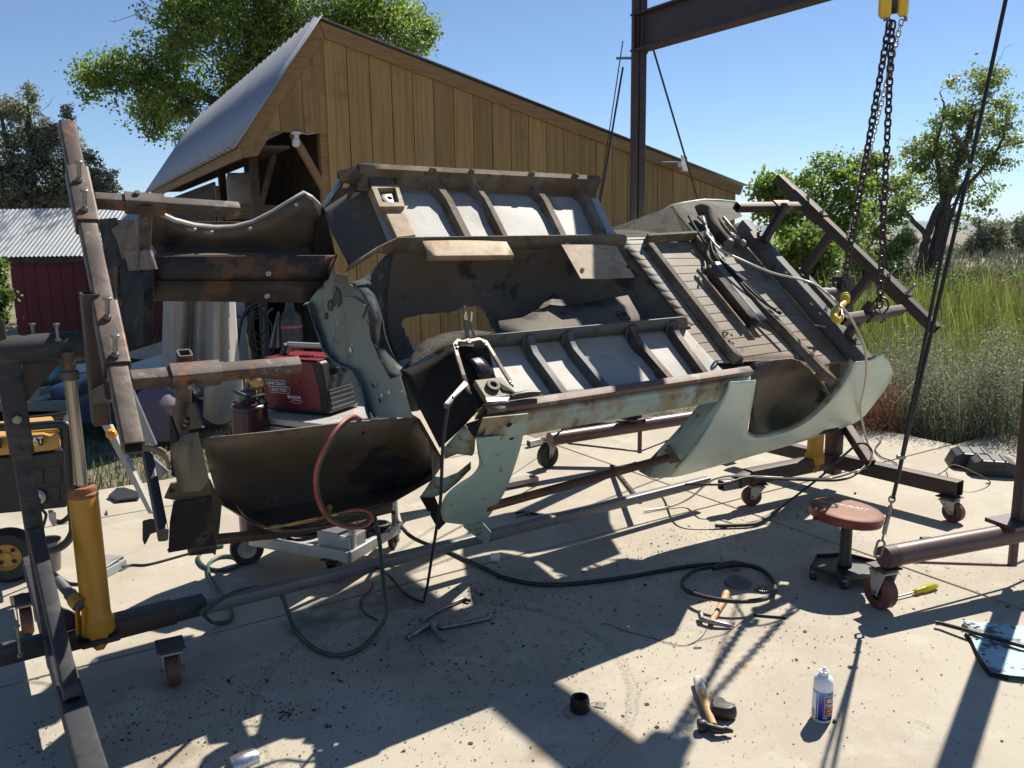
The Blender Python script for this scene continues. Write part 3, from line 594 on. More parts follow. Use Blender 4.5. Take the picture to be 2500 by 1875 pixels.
mb = MB(); q = [S('R6',715,630,FS+.03), S('R6',895,608,FS+.03), S('R6',1005,722,FS+.03), S('R6',800,765,FS+.03)]
mb.prism(q, -cn*.028); mb.build('mount_plate', M['brown_plate'], car, bevel=.003)
washer(S('R6',838,672,FS+.032), cn, .030, .014, .010, 'mount_boss', 'steel_rust_dark')
mb = MB(); mb.plate([S('R6',870,640,FS+.034), S('R6',990,715,FS+.034), S('R6',905,700,FS+.034)], .004, cn); mb.build('gusset', M['burnt'], car)
# --- near sill: top flange, groove, outer face
nl0, nl1 = 1.60, 2.80
P0, P1 = lts(S('R6',780,800,0)), lts(S('Q1',812,480,0))
def sillrow(dt, ds, n=15, e0=0, e1=0):
    return [U(lerp(P0[0]+e0, P1[0]+e1, i/(n-1)), lerp(P0[1], P1[1], i/(n-1)) + dt, ds) for i in range(n)]
rows = [sillrow(.012,-.10), sillrow(.006,-.004), sillrow(-.002,.0), sillrow(-.030,.002), sillrow(-.034,-.012), sillrow(-.03,-.030)]
sheet('rocker_flange', rows, 'sill_rust', smooth=25)
rows = [sillrow(-.03,-.030), sillrow(-.045,-.040), sillrow(-.050,-.055), sillrow(-.058,-.060), sillrow(-.066,-.070), sillrow(-.074,-.105), sillrow(-.075,-.135), sillrow(-.06,-.15), sillrow(-.01,-.155)]
sheet('rocker_panel', rows, 'sill_paint', smooth=25)
# front end of the sill: dark folded corner
mb = MB(); mb.plate([S('R6',730,835,-.01), S('R6',790,795,-.005), S('R6',1080,862,-.06), S('R6',775,880,-.05)], .005); mb.build('sill_end', M['under_dark'], car)
# --- hinge pillar and cowl side, pale green
def Tn(x, y, t, reg='R6'): return T(reg, x, y, t)
mb = MB(); mb.plate([Tn(772,885,-.775), Tn(1075,855,-.785), Tn(1078,930,-.785), Tn(1040,975,-.78), Tn(720,1020,-.77)], .004, cw); mb.build('pillar_sill_plate', M['sill_paint'], car)
mb = MB(); mb.plate([Tn(655,925,-.70), Tn(772,885,-.772), Tn(720,1020,-.772), Tn(690,985,-.75)], .004); mb.build('pillar_corner', M['burnt'], car)
rows = [[Tn(725,1015,-.768), Tn(880,995,-.775), Tn(1048,970,-.778)],
        [Tn(715,1110,-.75), Tn(860,1120,-.785), Tn(1030,1060,-.790)],
        [Tn(690,1220,-.74), Tn(835,1240,-.80), Tn(1000,1160,-.80)],
        [Tn(620,1280,-.73), Tn(775,1330,-.81), Tn(960,1280,-.80)],
        [Tn(560,1340,-.72), Tn(720,1420,-.81), Tn(910,1390,-.79)],
        [Tn(500,1400,-.71), Tn(650,1500,-.80), Tn(850,1490,-.78)],
        [Tn(480,1470,-.70), Tn(600,1560,-.79), Tn(790,1570,-.76)],
        [Tn(495,1580,-.70), Tn(590,1600,-.77), Tn(740,1590,-.74)]]
def pt_(s_): return -.768 - .045*math.sin(math.pi*min(1, max(0, -s_/.95)))
def Ps(x, y):
    t_ = -.78
    for _ in range(5): p = T('R6', x, y, t_); t_ = pt_(lts(p)[2])
    return p
EL_ = smoothpath([np.array([a,b,0.]) for a, b in ((725,1015),(735,1110),(745,1200),(700,1270),(610,1330),(530,1400),(490,1480),(495,1560),(520,1590))], 4); ER_ = smoothpath([np.array([a,b,0.]) for a, b in ((1048,970),(1030,1060),(1005,1150),(965,1270),(915,1390),(860,1480),(800,1560),(740,1600),(640,1605))], 4)
rows = [[Ps(lerp(a[0],b[0],k/7), lerp(a[1],b[1],k/7)) for k in range(8)] for a, b in zip(EL_, ER_)]
sheet('hinge_pillar', rows, 'paint', smooth=60)
mb = MB(); rl = [Ps(a[0], a[1]) for a in ER_]; mb.grid([rl, [p - cn*.0 + cw*.045 for p in rl]]); mb.build('pillar_flange', M['paint'], car, smooth=60, solid=.003)
mb = MB(); mb.plate([Tn(722,1022,-.80), Tn(895,1005,-.805), Tn(785,1240,-.82)], .003, cw); mb.build('pillar_gusset', M['paint'], car)
rows = [[Tn(650,930,-.70), Tn(690,985,-.745), Tn(720,1020,-.765)], [Tn(575,1010,-.68), Tn(660,1055,-.73), Tn(715,1110,-.75)], [Tn(510,1085,-.66), Tn(640,1120,-.72), Tn(705,1130,-.74)], [Tn(512,1160,-.66), Tn(600,1128,-.70), Tn(700,1140,-.738)]]
sheet('cowl_side', rows, 'sill_paint', smooth=60)
rows = [[Tn(440,1280,-.64), Tn(510,1290,-.68), Tn(600,1255,-.72), Tn(690,1180,-.74)], [Tn(380,1370,-.64), Tn(480,1360,-.68), Tn(590,1300,-.73), Tn(690,1230,-.745)], [Tn(345,1420,-.64), Tn(440,1420,-.68), Tn(520,1390,-.71), Tn(600,1320,-.73)]]
sheet('cowl_lower', rows, 'sill_paint', smooth=60)
mb = MB(); mb.plate([Tn(215,1540,-.60), Tn(450,1500,-.66), Tn(440,1525,-.66), Tn(225,1580,-.60)], .02, cw); mb.build('cowl_brace', M['paint'], car)
mb = MB(); mb.plate([Tn(345,1420,-.62), Tn(440,1400,-.66), Tn(520,1590,-.69), Tn(470,1640,-.69)], .006, cw); mb.build('cowl_end', M['burnt'], car)
mb = MB(); mb.plate([Tn(640,1620,-.70), Tn(745,1560,-.72), Tn(825,1655,-.72), Tn(800,1740,-.72)], .012, cw); mb.build('pillar_tail', M['paint'], car)
hol(T('R6',948,930,-.793), -cw, .012); hol(T('R6',966,1020,-.79), -cw, .011)
# --- firewall
FL = 1.445
fw = [(930,20,FL),(1010,-60,FL+.01),(1280,-40,FL),(1300,60,FL),(1420,140,FL+.01),(1470,240,FL+.01),(1500,400,FL+.01),(1520,640,FL+.01),(1640,900,FL+.01),(1740,1085,FL+.01),(1840,1050,FL+.02),(1960,1450,FL+.02),(1990,1500,FL+.02),(1620,1510,FL),(1510,1440,FL),(1440,1150,FL),(1350,980,FL),(1160,895,FL),(1040,760,FL),(950,500,FL),(870,260,FL)]
mb = MB(); mb.prism([L('Q7',x,y,l_) for x,y,l_ in fw], cu*.003); mb.build('firewall', M['firewall'], car)
fl_ = [(828,265),(870,255),(950,500),(1040,760),(1160,895),(1350,975),(1440,1150),(1510,1440),(1540,1500)]
sheet('firewall_lip', [[L('Q7',x,y,FL-.002) for x,y in fl_], [L('Q7',x-30,y+22,FL-.035) for x,y in fl_]], 'blue_shade', solid=.004, smooth=60)
M['pale_primer'] = mat('grey blue opening', (.06,.105,.12), rough=.7)
for x, y, rx, ry in ((1165,215,36,88),(1090,290,22,52),(970,70,16,38),(1045,405,10,28)):
    mb = MB(); pts = [L('Q7', x+rx*math.cos(a), y+ry*math.sin(a)+.12*rx*math.cos(a), FL-.004) for a in [2*math.pi*k/24 for k in range(24)]]; mb.prism(pts, cu*.003); mb.build('firewall_opening', M['pale_primer'], car)
    mb = MB(); mb.tube([L('Q7', x+(rx+3)*math.cos(a), y+(ry+4)*math.sin(a)+.12*rx*math.cos(a), FL-.004) for a in [2*math.pi*k/24 for k in range(24)]], .003, 6, closed=True); mb.build('opening_rim', M['under_dark'], car)
M['peephole'] = mat('bare bright metal', (.8,.8,.78), rough=.3, metal=.6)
for x, y, r_ in ((1165,300,.005),(1172,480,.005),(1130,598,.005),(1328,710,.005),(1310,770,.012),(1395,385,.005),(1648,1258,.008),(1724,1228,.008),(1867,1215,.006),(1575,1140,.004)):
    mb = MB(); mb.lathe([(0,0),(r_,0),(r_,.002),(0,.002)], L('Q7',x,y,FL-.003), -cu, 12); mb.build('bare_hole', M['peephole'], car)
for x, y in ((1555,1158),(1625,1320),(1580,735),(1645,900),(1500,470),(1475,270),(1355,85),(1155,105)):
    mb = MB(); mb.box(L('Q7',x,y,FL-.006), .004, .022, .008, cu, cw, cn); mb.build('clip', M['burnt'], car)
mb = MB(); q = [(1250,190),(1340,200),(1470,290),(1420,440),(1260,400),(1225,330)]; mb.prism([L('Q7',x,y,FL-.006) for x,y in q], cu*.006); mb.build('heater_plate', M['firewall'], car, bevel=.004)
ce_ = [lts(L('Q7',x,y,FL)) for x,y in fl_]
sheet('hidden_cowl_panel', [[U(FL+.004,t,s_) for _,t,s_ in ce_], [U(FL+.22,t,s_) for _,t,s_ in ce_], [U(FL+.40,t,s_+.04) for _,t,s_ in ce_]], 'paint')  # unseen panel added behind the firewall to make the shell's shadow more solid
# flare between firewall and tunnel
A_ = smoothpath([np.array([*q,0.]) for q in ((1290,40),(1420,130),(1490,300),(1520,560),(1600,820),(1740,1085))], 4)
ts_ = tun(1.69, 0, .37); rows = []
for k in range(9):
    f_ = k/8; r = []
    for i_, a in enumerate(A_):
        v_ = i_/(len(A_)-1)*.93*16; j_ = min(15, int(v_)); b = lerp(ts_[j_], ts_[j_+1], v_-j_); a3 = L('Q7', a[0], a[1], FL+.008)
        g_ = f_*f_*(3-2*f_); la_, ta_, sa_ = lts(a3); lb_, tb_, sb2 = lts(b); r.append(U(lerp(la_,lb_,f_**.8), lerp(ta_,tb_,g_), lerp(sa_,sb2,g_)))
    rows.append(r)
M['flare'] = mat('dirty painted tunnel flare', (.06,.068,.066), [((.12,.165,.155), 4.5, .54, .62, .8), ((.03,.025,.022), 5, .48, .58, .9), ((.09,.06,.04), 12, .56, .66, .6)], rough=.9, spec=.15, bump=.4, bscale=100, bdist=.003)
sheet('tunnel_flare', rows, 'flare', smooth=70)
# --- front inner wings
top = [T('R8',350,300,-.50), T('R8',480,283,-.50), T('R8',800,250,-.49), T('R8',1200,200,-.48), T('R8',1500,178,-.48), T('R8',1630,165,-.48)]
rows = [top]
bx = [(395,480),(520,460),(800,430),(1200,380),(1560,330),(1700,300)]; rows.append([T('R8',x,y,-.43) for x,y in bx])
bx = [(440,640),(560,640),(800,600),(1200,560),(1600,480),(1765,400)]; rows.append([T('R8',x,y,-.42) for x,y in bx])
bx = [(470,695),(600,760),(800,700),(1200,650),(1600,560),(1785,450)]; rows.append([T('R8',x,y,-.455) for x,y in bx])
bx = [(560,740),(640,800),(850,770),(1200,700),(1500,640),(1760,500)]; rows.append([T('R8',x,y,-.515) for x,y in bx])
bx = [(640,800),(740,842),(880,862),(1100,820),(1480,690),(1740,540)]; rows.append([T('R8',x,y,-.61) for x,y in bx])
sheet('inner_wing', rows, 'wing_near', smooth=70, solid=.004)
tp = smoothpath([T('R8',560,700,-.545), T('R8',620,780,-.57), T('R8',740,845,-.612), T('R8',880,862,-.622), T('R8',1150,820,-.625), T('R8',1300,780,-.62)], 5)
sheet('wing_lip', [tp, [p + cn*.028*(1-abs(2*i/(len(tp)-1)-1)**2) - cw*.004 for i, p in enumerate(tp)]], 'sill_rust', solid=.004, smooth=70)
mb = MB(); mb.prism([T('R8',440,905,-.62), T('R8',880,862,-.62), T('R8',1500,700,-.62), T('R8',1490,745,-.62), T('R8',900,890,-.62), T('R8',430,940,-.62)], cw*.03); mb.build('wing_edge_rail', M['apron'], car, bevel=.004)
rows = [[T('R8',1640,165,-.48), T('R8',1775,360,-.52), T('R8',1785,450,-.54)], [T('R8',1600,330,-.47), T('R8',1700,420,-.53), T('R8',1745,520,-.60)]]
mb = MB(); mb.plate([T('R8',1610,150,-.47), T('R8',1660,180,-.475), T('R8',1785,400,-.52), T('R8',1782,470,-.54), T('R8',1735,540,-.605), T('R8',1720,330,-.5)], .005); mb.build('wing_rear_panel', M['apron'], car)
for x, y in ((945,298),(1320,262),(1010,468),(770,672),(1355,480),(1255,583)):
    hol(T('R8',x,y,-.468), -cw, .007, 'rivet_hole')
# front return flange, core support and plates
mb = MB(); mb.plate([T('R8',398,540,-.53), T('R8',420,590,-.54), T('R8',467,692,-.56), T('R8',455,830,-.60), T('R8',430,995,-.66), T('R8',395,960,-.66), T('R8',400,700,-.58)], .005); mb.build('wing_front_flange', M['apron'], car)
mb = MB(); mb.plate([T('R8',125,650,-.62), T('R8',165,562,-.60), T('R8',395,535,-.60), T('R8',412,640,-.62), T('R8',215,668,-.63)], .006, cu*.3+cw); mb.build('core_support_plate', M['apron'], car)
mb = MB(); mb.plate([T('R8',180,675,-.64), T('R8',410,648,-.63), T('R8',420,800,-.66), T('R8',425,930,-.70), T('R8',150,978,-.72), T('R8',158,800,-.68)], .006, cu*.3+cw); mb.build('core_support_plate', M['burnt'], car)
for x, y in ((172,612),(338,568)): hol(T('R8',x,y,-.617), -cw, .009)
for x, y in ((180,800),(172,890),(162,960),(375,888)): hol(T('R8',x,y,-.69), -cw, .011)
mb = MB(); mb.sqtube(T('R8',280,955,-.69), T('R8',420,940,-.69), .04, .05, cn, hollow=False); mb.build('bump_stop', M['black_rubber'], car)
# near and far ends of the radiator cross rail
def crossblock(name, face, depth, mt, mt2='burnt'):
    mb = MB(); mb.prism(face, depth); return mb.build(name, M[mt], car, bevel=.006)
LB = .56
fa = [L('R2',1372,985,LB), L('R2',1532,955,LB), L('R2',1618,1322,LB), L('R2',1440,1338,LB)]
crossblock('cross_rail', fa, -cn*.06 - cu*.02, 'under_tan')
mb = MB(); mb.plate([L('R2',1310,800,LB-.01), L('R2',1372,985,LB-.01), L('R2',1440,1338,LB-.01), L('R2',1330,1300,LB-.01)], .006); mb.build('cross_rail_side', M['burnt'], car)
fa = [L('R1',900,900,LB+.06), L('R1',1045,900,LB+.06), L('R1',1070,1140,LB+.06), L('R1',965,1140,LB+.06)]
crossblock('cross_rail', fa, -cn*.05 - cu*.02, 'under_tan')
fa = [L('R1',1010,1290,LB+.05), L('R1',1180,1285,LB+.05), L('R1',1185,1400,LB+.03), L('R1',1180,1800,LB), L('R1',1030,1800,LB), L('R1',1030,1450,LB+.03)]
crossblock('core_support', fa, -cn*.05 - cu*.03, 'burnt')
mb = MB(); mb.plate([L('R1',760,900,LB+.03), L('R1',900,890,LB+.05), L('R1',1000,1300,LB+.05), L('R1',1010,1600,LB+.03), L('R1',930,1720,LB), L('R1',880,1560,LB)], .005); mb.build('core_panel', M['burnt'], car)
mb = MB(); mb.tube(smoothpath([L('R1',905,1260,LB-.02), L('R1',905,1420,LB-.02), L('R1',915,1560,LB-.02)]), .009, 8); mb.build('rusty_stud', M['steel_rust'], car, smooth=60)
# far inner wing with its wheel cutout
e_ = [(60,650),(130,700),(250,755),(400,795),(560,812),(700,808),(850,770),(1000,695),(1120,620),(1245,545),(1310,580),(1372,640)]
rows = [[T('R4',x,y,.52) for x,y in e_]]
rows.append([T('R4',x*.985+12,y+60+(30 if x < 900 else 60),.505) for x,y in e_])
rows.append([T('R4',60+ (1330-60)*i/11, 930+20*math.sin(i/11*3.1), .50) for i in range(12)])
rows.append([T('R4',100+ (1310-100)*i/11, 1000, .45) for i in range(12)])
rows.append([T('R4',110+ (1320-110)*i/11, 1050 - 30*math.sin(i/11*math.pi), .40) for i in range(12)])
sheet('inner_wing', rows, 'apron', smooth=70, solid=.004)
tp = [T('R4',x,y,.522) for x,y in e_]; sheet('wing_lip', [tp, [p + cw*.02 for p in tp]], 'floor_near', solid=.003, smooth=70)
mb = MB(); mb.plate([T('R4',1372,640,.53), T('R4',1395,665,.53), T('R4',1480,1020,.45), T('R4',1310,1040,.42), T('R4',1330,900,.49)], .004); mb.build('wing_rear_panel', M['burnt'], car)
mb = MB(); mb.plate([T('R4',1340,770,.50), T('R4',1370,755,.50), T('R4',1325,1010,.45), T('R4',1300,1010,.45)], .012); mb.build('wing_seam', M['burnt'], car)
for x, y in ((393,822),(523,842),(820,815),(1180,630),(312,968),(733,974),(1287,1022),(1440,985)):
    mb = MB(); mb.lathe([(0,0),(.009,0),(.008,.004),(0,.005)], T('R4',x,y,.498), -cw, 10); mb.build('bright_rivet', M['peephole'], car)
# far frame rail, folded open section
a = lambda x, y, t: T('R4', x, y, t)
rows = [line(a(85,1030,.36), a(1482,1022,.36), 16), line(a(80,1215,.325), a(1412,1215,.325), 16), line(a(78,1222,.31), a(1405,1222,.31), 16), line(a(78,1372,.31), a(1262,1385,.31), 16)]
sheet('frame_rail', rows, 'rail_rust', solid=.004, smooth=25)
mb = MB(); mb.plate([a(1482,1022,.386), a(1500,1015,.386), a(1425,1215,.30), a(1405,1215,.30)], .005); mb.build('rail_end_flange', M['burnt'], car)
for x, y in ((955,1335),(965,1163)): washer(a(x,y,.287), -cw, .012, .005, .003, 'rail_washer', 'peephole')
# --- boot floor: ribbed sheet with cross members
rows = []
tt = []
t = .36
while t > -.70:
    tt += [(t, 0), (t-.056, 0), (t-.058, -.0035), (t-.061, -.0035)]; t -= .063
for (t_, s_) in tt:
    r = []; la_0 = 3.09 if t_ > .27 else (3.10 if t_ > -.345 else 2.98)
    if t_ < -.615: la_0 = lerp(3.62, 4.0, min(1, (-.615-t_)/.17))
    for i in range(15):
        f_ = i/14; l_ = lerp(la_0, 4.07, f_); on = 1 if f_ < .985 else 0
        r.append(U(l_, t_, FS - .006 + s_*on + .003*math.sin(7*f_+3*t_)))
    rows.append(r)
sheet('boot_floor', rows, 'trunk', solid=.003, smooth=20)
mb = MB(); mb.sqtube(S('R7',330,475,FS+.03), S('R7',640,455,FS+.03), .02, .06, cn, hollow=False, rad=.004); mb.build('floor_edge', M['under_tan'], car)
def xmember(name, reg, p, q, wd, ht, mt, s=FS):
    A, B = S(reg, *p, s+ht), S(reg, *q, s+ht); d = nrm(B-A); side = nrm(np.cross(cn, d)); rows = []
    for P_ in [lerp(A, B, i/12) for i in range(13)]:
        rows.append([P_ - side*(wd/2+.014) - cn*(ht-.003), P_ - side*wd/2 - cn*(ht-.003), P_ - side*(wd/2-.008), P_ + side*(wd/2-.008), P_ + side*wd/2 - cn*(ht-.003), P_ + side*(wd/2+.014) - cn*(ht-.003)])
    o = sheet(name, rows, mt, solid=.003, smooth=25)
    mb = MB(); mb.poly(rows[0]); mb.poly(rows[-1]); mb.build('member_end', M['burnt'], car); return o
xmember('cross_member', 'R7', (360,500), (935,1235), .05, .036, 'under_tan')
xmember('cross_member', 'R7', (650,450), (1540,1375), .045, .036, 'under_tan')
for p in ((870,1085),(878,1137),(935,1222)): hol(S('R7',*p,FS+.053), cn, .008)
mb = MB(); mb.tube(smoothpath([S('R7',825,1100,FS+.06), S('R7',815,1075,FS+.09), S('R7',830,1062,FS+.10), S('R7',848,1070,FS+.085), S('R7',835,1085,FS+.06)]), .005, 6); mb.build('hook_bracket', M['under_tan'], car, smooth=60)
# rear frame rail at the tail
rA, rB = S('R7',955,365,.0), S('R7',1735,1235,-.02)
mb = MB(); mb.sqtube(rA - cn*.03, rB - cn*.03, .075, .09, cn, hollow=False, rad=.012); mb.build('rear_cross_rail', M['rib_grey'], car, smooth=30)
mb = MB(); mb.prism([S('R7',1030,470,-.02), S('R7',1095,505,.012), S('R7',1135,535,.012), S('R7',1095,540,-.02)], -cn*.03); mb.build('spring_pad', M['burnt'], car)
for p in ((1040,420),(1215,690),(1320,705),(1375,890),(1430,950)): hol(S('R7',*p,.019), cn, .011)
sheet('rear_panel', bil(S('R7',960,360,-.05), S('R7',1740,1240,-.05), S('R7',1640,1290,-.09), S('R7',860,390,-.09), 12, 3), 'under_dark')
# angle brackets lying on the boot floor
for (p, q, wd, mt) in (((745,640),(1035,1000),.055,'under_dark'), ((775,620),(1075,985),.05,'grey_bar')):
    A, B = S('R7', *p, FS+.05), S('R7', *q, FS+.05); d = nrm(B-A); side = nrm(np.cross(cn, d))
    rows = [[lerp(A,B,i/8) + side*wd/2 - cn*.0, lerp(A,B,i/8) - side*wd/2, lerp(A,B,i/8) - side*wd/2 - cn*.05] for i in range(9)]
    sheet('tank_strap', [list(r) for r in zip(*rows)], mt, solid=.004, smooth=20)
mb = MB(); A, B = S('R7',655,670,FS+.02), S('R7',950,1030,FS+.02); mb.box((A+B)/2, np.linalg.norm(B-A), .012, .02, nrm(B-A), nrm(np.cross(cn,B-A)), cn); mb.build('thin_strip', M['under_tan'], car)
# fuel filler pipe and lines
pipe = smoothpath([S('R7',650,300,FS+.02), S('R7',690,285,FS+.05), S('R7',735,310,FS+.06), S('R7',760,390,FS+.06), S('R7',800,450,FS+.06), S('R7',855,515,FS+.06)])
mb = MB(); mb.tube(pipe, .036, 14); mb.build('filler_pipe', M['under_dark'], car, smooth=60)
mb = MB(); e1 = pipe[-1]; e0 = lerp(pipe[-1], pipe[-4], .4); mb.tube([lerp(e0,e1,f_) for f_ in (0,.2,.25,.75,.8,1.15)], [.037,.037,.040,.040,.037,.037], 14); mb.build('pipe_collar', M['grey_bar'], car, smooth=40)
for pts, r_, mt in (([(660,335),(700,380),(712,440),(720,520),(725,590),(760,640)], .009, 'under_tan'), ([(690,340),(715,420),(760,520),(800,600),(850,650),(960,740)], .008, 'grey_bar'),
                    ([(720,400),(735,480),(760,580),(840,660),(960,770),(1080,880),(1185,945)], .007, 'black_rubber'), ([(800,600),(900,700),(1020,810),(1110,900),(1180,950)], .007, 'black_rubber'),
                    ([(600,330),(650,420),(720,520),(860,680),(1000,840),(1220,1060)], .008, 'under_dark'), ([(790,350),(840,420),(880,470),(960,515)], .012, 'under_tan'), ([(820,340),(870,400),(930,470),(970,525)], .010, 'grey_bar'), ([(700,620),(705,660),(690,690)], .006, 'black_rubber')):
    mb = MB(); mb.tube(smoothpath([S('R7',x,y,FS+.045+.012*math.sin(i*1.7)) for i,(x,y) in enumerate(pts)]), r_, 8); mb.build('fuel_line', M[mt], car, smooth=60)
for x, y in ((715,445),(870,455),(945,500)):
    c = S('R7',x,y,FS+.05); mb = MB(); mb.lathe([(0,-.015),(.017,-.015),(.02,0),(.017,.015),(0,.015)], c, nrm(S('R7',x+40,y+60,FS+.05)-c), 10); mb.build('line_fitting', M['floor_near'], car, smooth=40)
mb = MB(); mb.tube([S('R7',1390,1020,-.04), S('R7',1525,1045,-.04)], .006, 6); mb.build('bracket_pin', M['under_tan'], car)
# --- near rear quarter panel
QT = -.80
out = [(850,560),(838,640),(820,740),(803,820),(798,860),(806,885),(830,903),(880,908),(960,895),(1060,862),(1150,815),(1230,750),(1300,680),(1370,590),(1420,510),(1440,455)]
low = [(690,572),(672,640),(630,720),(560,850),(470,980),(390,1070),(355,1110),(335,1142),(420,1128),(640,1068),(880,1000),(1120,930),(1330,860),(1470,800),(1560,700),(1640,590)]
lowT = [-.80,-.81,-.815,-.82,-.82,-.815,-.81,-.80,-.80,-.80,-.80,-.80,-.80,-.80,-.80,-.80]
def qt_(s_): return -.782 - .055*math.sin(math.pi*min(1, max(0, (-s_+.02)/.85)))
def Qs(x, y):
    t_ = -.80
    for _ in range(5): p = T('Q1', x, y, t_); t_ = qt_(lts(p)[2])
    return p
out += [(1500,446),(1560,432),(1606,402)]; low += [(1662,545),(1672,505),(1640,438)]
out = [tuple(p) for p in np.array(smoothpath([np.array([a,b,0]) for a, b in out], 3))[:, :2]]; low = [tuple(p) for p in np.array(smoothpath([np.array([a,b,0]) for a, b in low], 3))[:, :2]]
NR = 10; rows = []
for j in range(NR): f_ = j/(NR-1); rows.append([Qs(lerp(a[0],b[0],f_), lerp(a[1],b[1],f_)) for a, b in zip(out, low)])
sheet('quarter_panel', rows, 'paint_quarter', smooth=80, solid=.003)
ed = [Qs(x,y) for x,y in out[9:-9]]
sheet('wheel_arch_lip', [ed, [p + cw*.03 - nrm(p - T('Q1',1080,600,-.786))*.004 for p in ed]], 'sill_paint', solid=.004, smooth=70)
# door jamb faces
rows = [[T('Q1',690,572,-.785), T('Q1',672,640,-.81), T('Q1',560,850,-.83), T('Q1',470,980,-.835), T('Q1',335,1142,-.80)],
        [T('Q1',660,600,-.765), T('Q1',610,690,-.78), T('Q1',480,860,-.79), T('Q1',380,985,-.79), T('Q1',240,1148,-.76)],
        [T('Q1',640,640,-.755), T('Q1',545,700,-.755), T('Q1',400,880,-.755), T('Q1',300,985,-.755), T('Q1',205,1140,-.74)]]
sheet('door_jamb', rows, 'paint', smooth=40)
rows = [[T('Q1',640,640,-.755), T('Q1',545,700,-.755), T('Q1',400,880,-.755), T('Q1',300,985,-.755), T('Q1',205,1140,-.74)], [T('Q1',560,650,-.72), T('Q1',500,720,-.70), T('Q1',360,880,-.70), T('Q1',260,985,-.70), T('Q1',145,1105,-.70)]]
sheet('door_jamb_inner', rows, 'paint', smooth=40)
mb = MB(); mb.plate([T('Q1',545,680,-.755), T('Q1',600,650,-.757), T('Q1',660,640,-.762), T('Q1',620,700,-.765), T('Q1',570,725,-.76)], .012, cw); mb.build('hinge_pad', M['paint'], car, bevel=.004)
mb = MB(); mb.plate([T('Q1',315,955,-.83), T('Q1',335,950,-.83), T('Q1',400,1045,-.83), T('Q1',330,1060,-.83)], .006, cw); mb.build('brace_plate', M['steel_rust_dark'], car)
# badge and slot on the quarter
mb = MB(); mb.plate([T('Q1',1228,888,-.822), T('Q1',1260,862,-.824), T('Q1',1345,842,-.822), T('Q1',1350,852,-.822), T('Q1',1300,872,-.822)], .003, cw); mb.build('torn_trim', M['burnt'], car)
mb = MB(); mb.plate([T('Q1',1348,850,-.815), T('Q1',1400,820,-.813), T('Q1',1424,818,-.812), T('Q1',1390,840,-.814)], .004, cw); mb.build('lamp_slot', M['black_plastic'], car)
# wheel house
tp = [S('Q1',790,475,FS+.0), S('Q1',860,452,FS+.0), S('Q1',960,440,FS+.01), S('Q1',1060,430,FS+.02), S('Q1',1110,445,FS+.02), S('Q1',1160,485,FS+.01), S('Q1',1230,560,FS-.01), S('Q1',1300,645,FS-.03)]
md_ = [T('Q1',845,600,-.70), T('Q1',870,590,-.69), T('Q1',950,575,-.67), T('Q1',1050,560,-.66), T('Q1',1120,570,-.66), T('Q1',1180,590,-.67), T('Q1',1240,620,-.69), T('Q1',1300,660,-.72)]
m2 = [T('Q1',822,740,-.74), T('Q1',860,745,-.715), T('Q1',940,730,-.69), T('Q1',1040,710,-.68), T('Q1',1110,700,-.685), T('Q1',1180,690,-.70), T('Q1',1240,680,-.72), T('Q1',1298,672,-.74)]
bt = [T('Q1',800,882,-.775), T('Q1',850,900,-.775), T('Q1',930,895,-.77), T('Q1',1040,862,-.77), T('Q1',1120,825,-.77), T('Q1',1200,765,-.77), T('Q1',1260,715,-.77), T('Q1',1300,675,-.77)]
sheet('wheel_house', [tp, md_, m2, bt], 'apron', smooth=80, solid=.003)
mb = MB(); mb.plate([T('Q1',1255,577,-.64), T('Q1',1390,545,-.66), T('Q1',1340,640,-.69), T('Q1',1300,645,-.70)], .006); mb.build('dark_gap_plate', M['burnt'], car)  # black plate stands in for an open gap, its shade put into the colour
mb = MB(); mb.plate([S('Q1',520,420,FS-.022), S('Q1',930,440,FS-.022), S('Q1',830,500,FS-.022), S('Q1',560,515,FS-.022)], .004, cn); mb.build('floor_gap_panel', M['burnt'], car)  # dark plate closing the gap between near floor and wheel house
# --- far quarter, seen as an edge with its dark inside
e_ = [(85,405),(190,403),(280,382),(360,340),(430,295),(490,258),(560,243),(640,230),(700,222),(800,225),(905,236)]
tp = [T('R7',x,y,.80) for x,y in e_]
sheet('quarter_edge', [tp, [p - cn*.012 for p in tp], [p - cn*.02 - cw*.02 for p in tp]], 'paint_quarter', solid=.004, smooth=70)
sheet('quarter_panel', [[p - cw*.004 for p in tp], [p - cn*.16 + cw*.02 for p in tp], [p - cn*.42 + cw*.0 for p in tp], [p - cn*.62 - cw*.12 for p in tp]], 'paint_quarter', solid=.003, smooth=70)
inn = [(85,412),(190,412),(280,395),(360,355),(430,310),(490,270),(620,440),(640,455)]
mb = MB(); mb.plate([T('R7',90,414,.78), T('R7',280,396,.77), T('R7',490,272,.76), S('R7',632,440,FS+.03), S('R7',620,462,FS+.01), S('R7',350,475,FS), S('R7',215,480,FS)], .004); mb.build('wheel_house', M['undercoat_grit'], car)
mb = MB(); mb.plate([T('R7',495,262,.77), T('R7',560,250,.77), T('R7',700,232,.77), T('R7',880,245,.77), S('R7',940,330,FS+.03), S('R7',650,440,FS+.0)], .004); mb.build('quarter_inner', M['under_dark'], car)
# roof and doors shut the far (hidden) side: simple cabin skin seen only through gaps
sheet('far_door_sill_inner', bil(U(1.7,.80,-.16), U(3.2,.78,-.16), U(3.2,.80,-.30), U(1.7,.82,-.30), 6, 3), 'paint')
